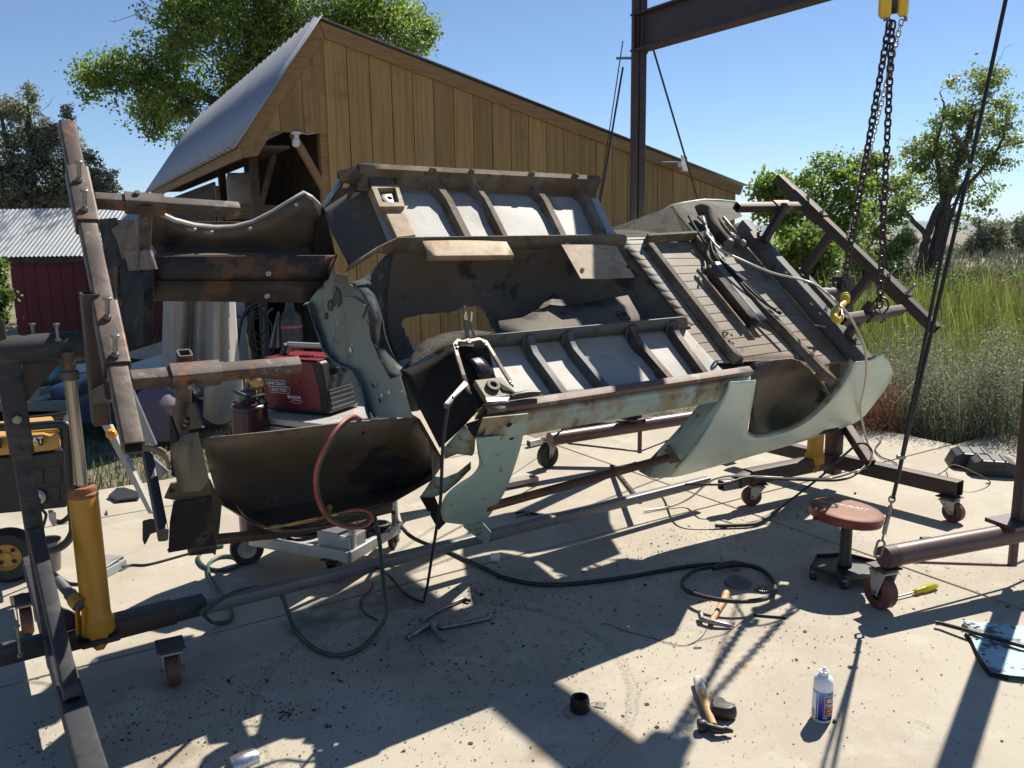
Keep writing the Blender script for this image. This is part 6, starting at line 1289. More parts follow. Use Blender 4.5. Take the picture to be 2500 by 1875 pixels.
for nm, pts, w_ in cl_pts:
    mb = MB(); rows = []
    for i, q in enumerate(pts):
        d = nrm(pts[min(i+1,len(pts)-1)] - pts[max(i-1,0)]); s_ = nrm(np.cross(cn, d)); th_ = .009; rows.append([q - s_*w_/2 - cn*th_/2, q + s_*w_/2 - cn*th_/2, q + s_*w_/2 + cn*th_/2, q - s_*w_/2 + cn*th_/2])
    mb.grid(rows, closed=True); mb.poly(rows[0]); mb.poly(rows[-1]); mb.build(nm, M['clamp_zinc'], cc, bevel=.002)
mb = MB(); mb.tube([SS(648,180,.1), SS(640,148,.11)], .004, 8); mb.lathe([(0,-.006),(.009,-.005),(.010,0),(.009,.005),(0,.006)], SS(639,142,.11), nrm(SS(640,148,.11)-SS(648,180,.1)), 12); mb.build('adjusting_screw', M['clamp_zinc'], cc)
for x, y, s in ((590,388,.056),(598,410,.056),(775,375,.056),(790,392,.056),(955,645,.04),(968,660,.03),(665,365,.06)): mb = MB(); mb.lathe([(0,.004),(.005,.003),(.006,0)], SS(x,y,s), cn, 10); mb.build('rivet', M['bolt'], cc)
# knife on the sill
kn = thing('putty_knife', S('R6',960,745,.02), 'putty knife with dark handle lying on the near sill flange', 'knife')
mb = MB(); mb.plate([S('R6',790,752,.012), S('R6',965,745,.012), S('R6',960,768,.012), S('R6',800,778,.012)], .003, cn); mb.build('blade', M['alu'], kn)
mb = MB(); mb.tube([S('R6',962,748,.02), S('R6',985,738,.02), S('R6',1080,722,.02), S('R6',1155,718,.02)], [.010,.014,.014,.010], 10); mb.build('handle', M['tool_dark'], kn, smooth=50)
# ------------------------------------------------------------------ things on the concrete
# clamp lying on the concrete
REG['Z8'] = (960,1420,7.9); REG['Z7'] = (600,1180,5.53); REG['Z6'] = (2270,1480,8.296); REG['Z2'] = (1960,1620,10.37); REG['Z5'] = (520,1780,9.217); REG['Z1'] = (1980,1190,11.06); REG['Z3'] = (0,780,5.184); REG['Z4'] = (400,720,5.184)
gc = thing('locking_clamp', G('Z8',750,800), 'dark locking clamp with long arms lying on the shaded concrete', 'clamp')
def rod(name, pts, r_, mt, par, n=8, flat=None):
    mb = MB(); mb.tube(pts, r_, n); return mb.build(name, M[mt], par, smooth=50)
Z8 = lambda x, y, z=.012: G('Z8',x,y,z)
rod('arm', [Z8(1380,330), Z8(1310,345), Z8(1000,490), Z8(660,670), Z8(570,720), Z8(640,780)], .010, 'tool_steel', gc)
rod('arm', [Z8(1850,610), Z8(1870,680), Z8(1820,710), Z8(1400,800), Z8(950,885), Z8(820,870), Z8(760,800)], .0105, 'tool_steel', gc)
rod('handle', [Z8(790,790,.02), Z8(660,850,.022), Z8(520,920,.022), Z8(370,1020,.02), Z8(340,1035,.02)], [.013,.016,.014,.012,.010], 'tool_steel', gc); rod('adjusting_knob', [Z8(340,1040,.02), Z8(310,1060,.02), Z8(260,1085,.02)], [.006,.012,.011], 'bolt', gc)
rod('release_lever', [Z8(770,830,.025), Z8(770,900,.025), Z8(840,980,.02), Z8(910,1060,.015), Z8(960,1150,.01)], [.012,.013,.009,.008,.006], 'tool_steel', gc)
rod('jaw_pad', [Z8(1380,320), Z8(1400,350), Z8(1480,370)], .008, 'tool_dark', gc)
# pliers further back
pg = thing('pliers', G('R6',1060,1540), 'small dark pliers lying open on the sunlit concrete under the sill', 'pliers')
R6g = lambda x, y, z=.008: G('R6',x,y,z)
rod('handle', [R6g(1000,1550), R6g(1040,1535), R6g(1080,1528)], .007, 'tool_steel', pg); rod('handle', [R6g(990,1525), R6g(1040,1522), R6g(1080,1525)], .007, 'tool_dark', pg); rod('jaw', [R6g(1080,1526), R6g(1110,1532), R6g(1145,1537)], [.009,.008,.004], 'tool_dark', pg)
rod('jaw', [R6g(1080,1530), R6g(1085,1550)], .006, 'tool_steel', pg)
# cross pein hammer
hm = thing('body_hammer', G('Q2',360,960), 'light hammer with pale wooden handle lying near the looped black lead', 'hammer')
Q2g = lambda x, y, z=.015: G('Q2',x,y,z)
rod('handle', [Q2g(425,855), Q2g(415,890), Q2g(390,935), Q2g(362,985), Q2g(345,1012), Q2g(335,1030)], [.017,.018,.014,.012,.013,.012], 'wood_handle', hm, 12)
rod('head', [Q2g(272,985,.02), Q2g(278,1012,.02), Q2g(310,1022,.02), Q2g(345,1030,.02), Q2g(380,1037,.018), Q2g(440,1050,.012), Q2g(474,1057,.008)], [.014,.013,.010,.013,.011,.009,.003], 'tool_steel', hm, 10)
# grinding disc and wire wheel
gd = G('Q2',494,800,.0); gdm = MB(); R_ = .052
gdm.lathe([(.006,.010),(.006,.014),(.012,.013),(.022,.009),(.024,.012),(R_*1.18,.014),(R_*1.2,.012),(R_*1.2,.004),(R_,.002),(.006,.002)], gd, nrm(ZZ+V(.02,-.06,0)), 36)
M['abrasive'] = mat('grey abrasive disc', (.16,.15,.14), [((.09,.08,.075), 160, .5, .64, .7), ((.2,.18,.16), 12, .5, .68, .5)], rough=.85, bump=.5, bscale=250)
gdo = gdm.build('grinding_disc', M['abrasive'], smooth=40, thing=('grey grinding disc lying on the concrete inside the looped lead', 'grinding disc'))
mb = MB(); mb.lathe([(.004,.0145),(.008,.0145),(.0085,.012)], gd, ZZ, 16); mb.build('bushing', M['bolt'], gdo)
wwc = G('Q2',645,838,0); ww = thing('wire_brush', wwc, 'knotted wire wheel lying beside the grinding disc', 'wire wheel')
mb = MB(); mb.lathe([(.008,.012),(.008,.022),(.016,.021),(.018,.008),(.018,.004),(.008,.004)], wwc, ZZ, 20); mb.build('hub', M['tool_steel'], ww, smooth=40)
kn0 = None
for k in range(22):
    a = 2*math.pi*k/22
    if kn0 is None:
        mb = MB(); mb.tube([wwc+V(.016,0,.010), wwc+V(.026,.002,.011), wwc+V(.038,0,.009)], [.0025,.003,.0045], 6); kn0 = mb.build('wire_knot', M['tool_steel'], ww)
    else: o = kn0.copy(); COL.objects.link(o); o.rotation_euler = (0,0,a)
# punch rod, thin wire, scraps
mb = MB(); mb.tube([Q2g(590,985,.006), Q2g(600,986,.006)], .008, 8); mb.tube([Q2g(600,986,.006), Q2g(785,1002,.006)], .0055, 8); mb.build('steel_punch', M['tool_dark'], smooth=40, thing=('dark thin steel punch lying on the concrete right of the light hammer', 'punch'))
hose('wire_offcut', GZ([('Q3',655,305,.004),('Q3',700,305,.004),('Q3',800,345,.004),('Q3',900,368,.004),('Q3',1000,400,.004),('Q3',1130,432,.004),('Q3',1200,418,.004),('Q3',1260,380,.004),('Q3',1300,320,.006),('Q3',1330,290,.02)]), .0014, 'tool_dark', 'thin loose wire trailing from the light hammer into the shade', 'wire')
hose('wire_offcut', GZ([('Q3',1180,428,.004),('Q3',1260,398,.004),('Q3',1400,360,.004),('Q3',1460,318,.004),('Q3',1500,290,.004),('Q3',1530,280,.004)]), .0012, 'tool_dark', 'thin kinked wire running past the light hammer towards the punch', 'wire')
# heavy hammer and dolly
hh = thing('ball_pein_hammer', G('Q3',1290,800), 'heavy hammer with white taped wooden handle in the shadow', 'hammer')
Q3g = lambda x, y, z=.02: G('Q3',x,y,z)
rod('handle', [Q3g(1245,650), Q3g(1265,720), Q3g(1290,800), Q3g(1315,870), Q3g(1335,915,.025)], [.016,.0165,.015,.013,.012], 'wood_handle', hh, 12)
M['cloth_tape'] = mat('white cloth tape', (.66,.63,.58), [((.45,.42,.37), 20, .5, .66, .6)], rough=.85)
rod('grip_tape', [Q3g(1238,636), Q3g(1243,650), Q3g(1262,714)], [.0175,.0185,.0178], 'cloth_tape', hh, 12)
rod('head', [Q3g(1238,912,.022), Q3g(1242,912,.022), Q3g(1280,915,.022), Q3g(1300,920,.022), Q3g(1345,935,.024), Q3g(1385,940,.022), Q3g(1400,935,.022), Q3g(1450,948,.018)], [.020,.022,.021,.013,.016,.013,.014,.005], 'tool_dark', hh, 14)
mb = MB(); dcen = G('Q3',1370,850,.0); d1 = nrm(V(.9,.43,0)); d2_ = np.cross(ZZ, d1)
prof = [(-.045,-.012),(-.035,.012),(-.005,.042),(.022,.045),(.036,.025),(.030,-.002),(.042,-.022),(.038,-.045),(.012,-.052),(-.012,-.042)]
rows = []
for z, k in ((.0,.86),(.006,.97),(.022,1.0),(.040,.96),(.048,.82)): rows.append([dcen + d1*a*k + d2_*b*k + ZZ*z for a, b in prof])
mb.grid(rows, closed=True); mb.poly(rows[0]); mb.poly(rows[-1]); mb.build('dolly_block', M['tool_dark'], smooth=50, bevel=.003, thing=('black steel dolly block lying against the heavy hammer', 'dolly'))
# coil of tie wire with its tag
wcn = G('Q3',530,825,0); cw_ = thing('wire_coil', wcn, 'rusty black coil of tie wire standing on the sunlit concrete', 'wire coil')
M['tie_wire'] = mat('annealed tie wire', (.045,.035,.032), [((.16,.08,.05), 24, .52, .66, .7)], rough=.42, metal=.5)
mb = MB()
for k in range(46):
    z = .004 + .050*(k % 16)/15 + .002*rng.random(); rr = .0245 + .0065*(k//16)/2 + .002*rng.random(); off = V(rng.normal(0,.0012), rng.normal(0,.0012), 0); tl = rng.normal(0,.02), rng.normal(0,.02)
    mb.tube([wcn + off + V(rr*math.cos(a), rr*math.sin(a), z + .02*(tl[0]*math.cos(a)+tl[1]*math.sin(a))) for a in [2*math.pi*i/26 for i in range(26)]], .0013, 5, closed=True)
mb.build('windings', M['tie_wire'], cw_, smooth=70)
mb = MB(); mb.lathe([(.024,.004),(.031,.004),(.031,.054),(.024,.054),(.024,.004)], wcn, ZZ, 28); mb.build('core', M['tie_wire'], cw_, smooth=30)
mb = MB(); mb.tube(smoothpath([G('Q3',600,780,.02), G('Q3',615,775,.012), G('Q3',640,780,.004)]), .0012, 5); mb.tube(smoothpath([G('Q3',470,790,.03), G('Q3',435,820,.015), G('Q3',440,850,.004), G('Q3',470,870,.003)]), .0010, 5); mb.build('loose_end', M['tie_wire'], cw_)
mb = MB(); mb.prism([G('Q3',x,y,.002) for x,y in ((635,768),(692,778),(670,811),(617,800))], V(0,0,.0015)); mb.build('metal_tag', M['tool_steel'], thing=('small square scrap of dull metal beside the coil of wire', 'scrap'))
# spray can
M['can_white'] = mat('white can enamel', (.78,.79,.82), rough=.32, coat=.25)
M['can_red'] = mat('brown red label', (.27,.06,.035), rough=.35)
def grad_mat():
    m = mat('blue to white can print', (.02,.05,.30), rough=.32, coat=.25); nt = m.node_tree; b = [n for n in nt.nodes if n.type == 'BSDF_PRINCIPLED'][0]
    tc_ = NN(nt, 'ShaderNodeTexCoord'); sp = NN(nt, 'ShaderNodeSeparateXYZ'); nt.links.new(tc_.outputs['Object'], sp.inputs[0])
    cr = NN(nt, 'ShaderNodeValToRGB'); mr = NN(nt, 'ShaderNodeMapRange'); mr.inputs[1].default_value = 0; mr.inputs[2].default_value = .165; nt.links.new(sp.outputs['Z'], mr.inputs[0]); nt.links.new(mr.outputs[0], cr.inputs[0])
    e = cr.color_ramp.elements; e[0].position = .1; e[0].color = (.008,.02,.16,1); e[1].position = .86; e[1].color = (.78,.79,.82,1); n1 = e.new(.42); n1.color = (.015,.06,.36,1); n2 = e.new(.64); n2.color = (.10,.22,.52,1)
    nt.links.new(cr.outputs[0], b.inputs['Base Color']); return m
M['can_blue'] = grad_mat()
cb = G('Z2',475,1400,0); cr_ = .0325
ztop_ = FP('Z2',475,180,cb)[2]; zsh = ztop_*.86
cb = G('Q3',1980,868,0)
chh = FP('Q3',1982,585,cb)[2]
can = thing('spray_can', cb, 'white and blue aerosol can of rust treatment standing on the concrete', 'spray can')
mb = MB(); zs_ = chh*.80
mb.lathe([(0,.003),(cr_*.96,.0),(cr_*1.0,.003),(cr_,.006),(cr_,chh*.75),(cr_*.99,chh*.785),(cr_*.955,chh*.82),(cr_*.88,chh*.86),(cr_*.77,chh*.893),(cr_*.65,chh*.918),(cr_*.55,chh*.932),(cr_*.50,chh*.94),(cr_*.53,chh*.985),(cr_*.50,chh),(cr_*.43,chh*.995),(cr_*.40,chh*.96),(0,chh*.96)], cb, ZZ, 40); mb.build('can_body', M['can_white'], can, smooth=35)
lh = zs_*.80
mb = MB(); mb.lathe([(cr_+.0004,.008),(cr_+.0004,lh)], cb, ZZ, 48); mb.build('label', M['can_blue'], can, smooth=60)
mb = MB(); mb.lathe([(0,chh*.965),(.0055,chh*.965),(.0055,chh+.012),(.004,chh+.014),(0,chh+.014)], cb, ZZ, 14); mb.build('nozzle', M['white_plastic'], can, smooth=40)
vd = math.atan2(cb[0], cb[1])                      # bearing of the can from the camera; angle 0 of the print faces us
def cpatch(name, a0, a1, z0, z1, mt, lift):
    mb = MB(); rows = []
    for z in (z0, z1): rows.append([cb + V((cr_+lift)*math.sin(vd_ + 0), 0, 0)*0 + V((cr_+lift)*math.sin(a - vd), -(cr_+lift)*math.cos(a - vd), z) for a in np.linspace(a0, a1, 12)])
    mb.grid(rows); return mb.build(name, M[mt], can, smooth=60)
vd_ = 0
def ctext(s, size, a, z, mt='white_ink', lift=.0016, shear=0, bold=.0004, sx=1.0):
    return textmesh('lettering', s, size, M[mt], can, basis((0,0,z), (1,0,0), (0,1,0), (0,0,1)), bend=(a - vd, cr_+lift), shear=shear, bold=bold, sx=sx)
cpatch('label_border', R(12), R(112), lh*.235, lh*.865, 'white_ink', .0007); cpatch('label_panel', R(14), R(110), lh*.25, lh*.85, 'can_red', .0011)
cpatch('label_stripe', R(-26), R(-23), lh*.03, lh*.95, 'white_ink', .0007); cpatch('info_panel', R(-88), R(-36), lh*.08, lh*.93, 'white_ink', .0007)
for k in range(9): cpatch('barcode_bar', R(-86), R(-44), lh*(.12+.03*k), lh*(.12+.03*k+.014), 'black_ink', .0010)
ctext('RUST', .019, R(62), lh*.73, shear=.15, bold=.0007); ctext('Treatment', .0125, R(62), lh*.585, shear=.15, bold=.0005); ctext('CONVERTS RUST', .004, R(58), lh*.50, bold=.0001)
ctext('Stops rust', .0055, R(50), lh*.41, bold=.0002); ctext('Prevents', .0055, R(48), lh*.31, bold=.0002); ctext('81849', .006, R(18), lh*.18, bold=.0002); ctext('NET WT 10.25 OZ', .004, R(42), lh*.07, bold=.0001); ctext('Permatex', .0075, R(60), lh*.93, 'blue_ink', shear=.2, bold=.0003)
# bottle top cap, stub, small nut
def smallcyl(name, c, r_, h, mt, label, cat, axis=ZZ): mb = MB(); mb.lathe([(0,0),(r_,0),(r_*1.02,h*.15),(r_*1.02,h*.85),(r_*.95,h),(0,h)], c, axis, 20); return mb.build(name, M[mt], smooth=40, thing=(label, cat))
smallcyl('bottle_top', G('R8',2110,1010,.022)+V(-.02,0,0), .022, .045, 'white_plastic', 'small white plastic cap lying on the concrete by the joining bar', 'cap', nrm(V(1,-.1,0)))
smallcyl('rubber_bung', G('Q2',1595,535,.016), .017, .055, 'black_rubber', 'black rubber bung lying on the concrete behind the near crane tube', 'bung', nrm(V(1,.1,0)))
smallcyl('loose_nut', G('Z1',1190,175,.0), .007, .011, 'tool_dark', 'loose steel nut on the concrete beyond the stool', 'nut')
smallcyl('loose_bolt', G('Z2',800,1480,.0), .006, .009, 'tool_dark', 'tiny dark bolt beside the spray can', 'bolt')
# mechanic stool
st = G('Q2',1135,672,0); szt = .305
sp_c = G('Q2',1135,690,.06)*V(1,1,0)
seat_c = FP('Q2',1150,345,sp_c)
stl = thing('mechanic_stool', sp_c, 'round rolling mechanic stool with worn red padded seat', 'stool')
M['seat_red'] = mat('worn red vinyl', (.20,.078,.045), [((.25,.115,.065), 6, .45, .65, .6), ((.15,.055,.036), 18, .58, .7, .5)], rough=.6, spec=.3, bump=.15, bscale=300)
M['seat_side'] = mat('dark red vinyl edge', (.17,.03,.028), [((.1,.02,.02), 8, .5, .65, .5)], rough=.42)
sr = .168; ax_ = nrm(ZZ + V(.10,-.02,0))
zS = seat_c[2]
mb = MB(); mb.lathe([(0,.0),(sr*.7,.0),(sr*.95,-.002),(sr,-.008)], seat_c, ax_, 48); mb.build('seat_top', M['seat_red'], stl, smooth=60)
mb = MB(); mb.lathe([(sr,-.008),(sr*1.012,-.011),(sr*1.0,-.014),(sr*1.01,-.035),(sr*.985,-.05),(sr*.9,-.054),(0,-.054)], seat_c, ax_, 48); mb.build('seat_edge', M['seat_side'], stl, smooth=50)
tx = nrm(V(.93,-.36,0)); tx = nrm(tx - ax_*np.dot(tx,ax_)); ty = np.cross(ax_, tx)
M['silver_ink'] = mat('worn silver print', (.42,.42,.43), rough=.45, metal=.2)
textmesh('lettering', 'AUTOCRAFT', .036, M['silver_ink'], stl, basis(loc_in(stl, seat_c+ax_*.0015+ty*.03-tx*.02), tx, ty, ax_), shear=.2, bold=.0006, sx=1.15); textmesh('lettering', 'TOOLS', .016, M['silver_ink'], stl, basis(loc_in(stl, seat_c+ax_*.0015+ty*.0+tx*.035), tx, ty, ax_), shear=.2, sx=1.8)
mb = MB(); mb.lathe([(.016,.06),(.016,zS-.05)], sp_c, ZZ, 18); mb.build('piston', M['chrome_rod'], stl, smooth=40)
mb = MB(); mb.lathe([(.034,.065),(.034,.075),(.028,.085),(.0275,zS-.10),(.030,zS-.098),(.030,zS-.09),(.018,zS-.088)], sp_c, ZZ, 24); mb.build('column', M['black_plastic'], stl, smooth=40)
mb = MB(); mb.lathe([(.02,zS-.062),(.06,zS-.056),(.06,zS-.052)], sp_c, ZZ, 18); mb.build('seat_bracket', M['black_plastic'], stl)
mb = MB(); mb.tube(smoothpath([sp_c+ZZ*(zS-.058)+V(-.03,-.02,0), FP('Q2',1010,400,sp_c-V(0,.04,0)), FP('Q2',950,412,sp_c-V(0,.05,0))]), [.006]*6+[.008]*6+[.010], 8) if False else mb.tube([sp_c+ZZ*(zS-.06), FP('Q2',1020,398,sp_c-V(0,.04,0)), FP('Q2',950,410,sp_c-V(0,.05,0))], [.005,.007,.009], 8); mb.build('height_lever', M['black_plastic'], stl, smooth=50)
tr = [G('Q2',x,y,.062) for x,y in ((912,592),(1140,562),(1320,632),(1320,700),(1060,700),(990,690))]
hexp = [sp_c + ZZ*.06 + V(.155*math.cos(a), .155*math.sin(a), 0) for a in [R(18+60*k) for k in range(6)]]
hexp = [sp_c + ZZ*.055 + V(.175*math.cos(R(a))*k, .175*math.sin(R(a))*k, 0) for a, k in ((8,1),(68,.85),(128,.85),(188,1),(248,.9),(308,.9))]
mb = MB(); mb.prism(hexp, ZZ*.004); mb.build('tool_tray', M['black_plastic'], stl)
for i in range(6): mb = MB(); mb.sqtube(hexp[i]+ZZ*.006, hexp[(i+1)%6]+ZZ*.006, .006, .024, ZZ, hollow=False, rad=.002); mb.build('tray_rim', M['black_plastic'], stl)
for i in range(0, 6):
    if i == 2: continue
    q = hexp[i]*V(1,1,0) - (hexp[i]-sp_c)*V(1,1,0)*.08; cw0 = MB(); cw0.lathe([(0,-.012),(.020,-.012),(.022,-.008),(.022,.008),(.020,.012),(0,.012)], q+ZZ*.022, nrm(V(1,.3*(i-3),0)), 18); whl = cw0.build('caster', M['black_plastic'], stl, smooth=40)
    mb = MB(); mb.box(q+ZZ*.045, .03, .034, .016); mb.build('caster_fork', M['grey_bar'], whl, bevel=.003)
# screwdriver
sdv = thing('screwdriver', G('Q2',1600,840), 'screwdriver with clear yellow handle lying by the near crane castor', 'screwdriver')
M['yellow_clear'] = mat('clear yellow handle', (.62,.55,.02), rough=.18, spec=.6, trans=.35)
rod('blade', [G('Q2',1437,880,.014), G('Q2',1470,872,.014), G('Q2',1560,848,.015)], [.004,.0045,.0045], 'tool_steel', sdv)
ra, rb_ = G('Q2',1555,848,.016), G('Q2',1690,808,.016); d = nrm(rb_-ra); ln_ = np.linalg.norm(rb_-ra); _, xx, yy = MB().frame(d, ZZ); mb = MB(); rows = []
for f, r_ in ((0,.009),(.05,.013),(.25,.012),(.35,.015),(.55,.0165),(.85,.0155),(.97,.012),(1,.006)):
    rows.append([ra + d*ln_*f + (r_*(1+.09*math.cos(6*a)))*(math.cos(a)*xx+math.sin(a)*yy) for a in [2*math.pi*k/24 for k in range(24)]])
mb.grid(rows, closed=True); mb.poly(rows[0]); mb.poly(rows[-1]); mb.build('handle', M['yellow_clear'], sdv, smooth=60)
# rusty panel and pry bar at the right edge
M['flaked'] = mat('flaking turquoise panel', (.34,.52,.55), [((.12,.085,.07), 9, .50, .58, .92, (1,1,1)), ((.55,.66,.62), 5, .55, .7, .6), ((.62,.52,.24), 2.2, .60, .70, .8), ((.04,.03,.03), 30, .58, .66, .85), ((.5,.45,.4), 24, .66, .72, .5)], rough=.7, bump=.6, bscale=80, bdist=.004)
pl_ = [(720,540,.012),(800,470,.02),(760,410,.02),(640,380,.012),(660,300,.014),(760,285,.02),(950,335,.022),(1200,340,.02),(1450,352,.02),(1700,390,.02),(2100,420,.018),(2500,460,.015),(2500,1460,.02),(1908,1430,.02),(1600,1400,.02),(1450,1375,.018),(1250,1345,.016),(1180,1240,.022),(1060,1080,.022),(960,920,.02),(880,740,.02),(840,650,.02)]
mb = MB(); top = [G('Z6',x,y,z) for x,y,z in pl_]; mb.poly(top); o = mb.build('rusty_panel', M['flaked'], solid=.003, thing=('flaking turquoise offcut of car panel lying at the right edge of the concrete', 'panel'))
mb = MB(); ed = [G('Z6',x,y,z) for x,y,z in pl_[14:22]+[pl_[0]]]; mb.grid([ed, [p + V(-.006,-.004,-p[2]+.001) for p in ed]]); mb.build('folded_edge', M['burnt'], o, solid=.003)
for x, y in ((700,320),(680,380),(790,370),(880,360),(920,432),(985,415),(1245,432),(960,665),(1090,970)):
    q = G('Z6',x,y,.023); mb = MB(); mb.prism([q + V(.007*math.cos(a)*(1+.4*math.sin(3*a+x)), .005*math.sin(a), 0) for a in [2*math.pi*k/9 for k in range(9)]], V(0,0,.001)); mb.build('rust_hole', M['burnt'], o)
pb = [G('Z6',115,335,.02), G('Z6',230,350,.022), G('Z6',700,475,.03), G('Z6',1200,620,.035), G('Z6',1908,815,.035), G('Z6',2600,1010,.03)]
mb = MB(); mb.tube(pb, [.010,.009,.0085,.0085,.0085,.0085], 10); pbo = mb.build('pry_bar', M['tool_dark'], smooth=40, thing=('long dark pry bar lying across the flaking turquoise panel', 'pry bar'))
mb = MB(); mb.plate([G('Z6',112,298,.022), G('Z6',240,330,.026), G('Z6',245,385,.020), G('Z6',115,378,.016)], .006, ZZ); mb.build('flat_tip', M['tool_steel'], pbo, bevel=.002)
# black wheel ramps far right
rp = [('Q2',1760,88),('Q2',1830,150)]
def ramp(px_, py_, w_, label, wd=.33):
    c = G('Q2',px_,py_,0); a = nrm(V(.94,-.33,0)); b = np.cross(ZZ, a); h = .11; L_ = .34; mb = MB(); D = .22
    pf = [(0,0),(.04,.09),(.085,h),(.24,h),(.30,.09),(L_,0)]
    mb.prism([c + a*x + ZZ*z for x, z in pf], b*D); o = mb.build('wheel_chock', M['black_plastic'], bevel=.008, thing=(label, 'wheel chock'))
    for x in (.09,.16,.23):
        m2 = MB(); m2.box(c + a*x + b*D/2 + ZZ*(h+.004), .012, D*.9, .008, a, b, ZZ); m2.build('tread_rib', M['black_rubber'], o)
    m2 = MB(); m2.prism([c + a*x - b*.004 + ZZ*z for x, z in ((.10,.02),(.24,.02),(.22,.08),(.12,.08))], b*.006); m2.build('side_recess', M['black_rubber'], o); return o
ramp(1760, 103, 1, 'black plastic wheel chock behind another at the right edge of the concrete'); ramp(1868, 148, 1, 'black plastic wheel chock nearest us at the right edge of the concrete')
hose('cord', GZ([('Q2',1590,142,.006),('Q2',1680,146,.006),('Q2',1740,118,.006),('Q2',1770,90,.07),('Q2',1810,88,.12),('Q2',1900,125,.115),('Q2',1980,165,.06),('Q2',2010,192,.008),('Q2',1985,196,.006)]), .004, 'under_tan', 'thin pale cord lying over the black wheel chocks', 'cord')
hose('wire_offcut', GZ([('Q1',1600,925),('Q1',1565,975),('Q1',1600,1020),('Q1',1650,1040),('Q1',1690,1060),('Q1',1700,1085)]), .005, 'tool_dark', 'thin dark wire lying on the concrete behind the rear stand', 'wire')
# bright dolly at the bottom edge
da_, db_ = G('Z5',560,700,.03), G('Z5',900,480,.03)
c0 = G('Z5',700,760,0); axx = nrm(V(.80,.60,0)); ayy = np.cross(ZZ, axx); mb = MB(); rows = []
for i in range(9):
    f = i/8; rows.append([c0 + axx*(-.042+.084*f) + ayy*.034*math.cos(a)*(.9+.1*math.sin(math.pi*f)) + ZZ*max(0,.036*math.sin(a))*(.86+.14*math.sin(math.pi*f)) for a in [math.pi*k/12 for k in range(13)]])
mb.grid(rows, closed=True); mb.poly(rows[0]); mb.poly(rows[-1])
M['bright_steel'] = mat('polished scratched steel', (.62,.60,.57), [((.4,.37,.33), 60, .5, .64, .6)], rough=.32, metal=.95, bump=.25, bscale=240, bdist=.001)
mb.build('dolly_block', M['bright_steel'], smooth=50, thing=('bright worn steel dolly block at the bottom edge of the concrete', 'dolly'))
# foot pedal and cord by the jack
pdl = thing('foot_pedal', G('R3',680,500), 'grey metal foot pedal lying behind the front jack', 'pedal')
c = [G('R3',618,520,0), G('R3',625,530,0), G('R3',735,468,0), G('R3',690,425,0)]; pa = nrm(c[2]-c[1]); pb_ = np.cross(ZZ, pa)
q0 = c[1]; M['pedal_grey'] = mat('grey green enamel', (.30,.34,.34), rough=.4)
mb = MB(); mb.prism([q0, q0+pa*.17, q0+pa*.17+pb_*.12, q0+pb_*.12], ZZ*.045); mb.build('base', M['pedal_grey'], pdl, bevel=.004)
mb = MB(); mb.prism([q0+pa*.006+pb_*.006+ZZ*.047, q0+pa*.15+pb_*.006+ZZ*.058, q0+pa*.15+pb_*.112+ZZ*.058, q0+pb_*.112+pa*.006+ZZ*.047], ZZ*.008); mb.build('treadle', M['white_zinc'], pdl, bevel=.003)
mb = MB(); mb.box(q0+pa*.16+pb_*.06+ZZ*.052, .012, .09, .012, pa, pb_, ZZ); mb.build('hinge', M['tool_dark'], pdl)
hose('pedal_cord', GZ([('R3',735,452,.02),('R3',790,440,.007),('R3',870,440,.007),('R3',960,420,.007),('R3',1060,392,.007),('R3',1160,365,.007),('R3',1300,335,.007)]), .006, 'black_rubber', 'black cord running from the foot pedal under the near wing', 'cord')
# generator
gp = G('Q8',95,1545,0)
def GP(x, y, dy=0): return FP('Q8',x,y,gp+V(0,dy,0))
gen = thing('generator', gp+V(-.1,.2,0), 'yellow and black portable generator in a tube frame at left edge', 'generator')
M['gen_yellow'] = mat('yellow moulded tank', (.55,.30,.06), rough=.4, coat=.1); M['gen_black'] = mat('black panel', (.016,.016,.017), [((.04,.04,.04), 12, .55, .7, .5)], rough=.42)
dz_ = .36
def fslab(name, pts, dy0, depth, mt, bevel=.01): mb = MB(); mb.prism([GP(x,y,dy0) for x,y in pts], nrm(gp*V(1,1,0) + V(-.1,0,0))*depth); return mb.build(name, M[mt], gen, bevel=bevel)
fslab('tank', [(-200,560),(-200,430),(-100,385),(360,362),(430,380),(480,345),(500,480),(430,500),(200,530)], -.02, .42, 'gen_yellow', .03)
fslab('tank_lid', [(150,370),(160,345),(480,318),(492,350),(430,372)], .02, .36, 'gen_yellow', .01)
fslab('panel', [(-200,560),(200,545),(520,495),(545,960),(300,985),(-200,1030)], 0, .38, 'gen_black', .01)
for pts in ([(240,655),(350,640),(352,770),(245,780)], [(380,640),(490,620),(500,760),(385,770)], [(375,800),(480,785),(490,920),(385,925)]): fslab('control_panel', pts, -.004, .006, 'black_plastic', .002)
fslab('logo_plate', [(195,395),(348,385),(350,455),(200,472)], -.045, .003, 'black_ink', 0)
fslab('logo_plate', [(-60,405),(18,400),(18,480),(-60,485)], -.045, .003, 'black_ink', 0)
fslab('logo_triangle', [(238,462),(280,432),(322,457)], -.056, .002, 'yellow_ink', 0)
lm = GP(280,420,-.052); textmesh('lettering', 'CAT', .043, M['white_ink'], gen, basis(loc_in(gen, lm), nrm(V(1,0,.05)), nrm(V(-.05,0,1)), V(0,-1,0)), bold=.0016, sx=.95)
for pts, r_ in (([(200,245),(420,222),(520,205),(540,205)], .016), ([(200,305),(400,288),(490,285)], .020)):
    mb = MB(); mb.tube(smoothpath([GP(x,y,-.06 if r_ > .018 else .34) for x,y in pts]), r_, 12); mb.build('frame_tube', M['black_plastic'], gen, smooth=60)
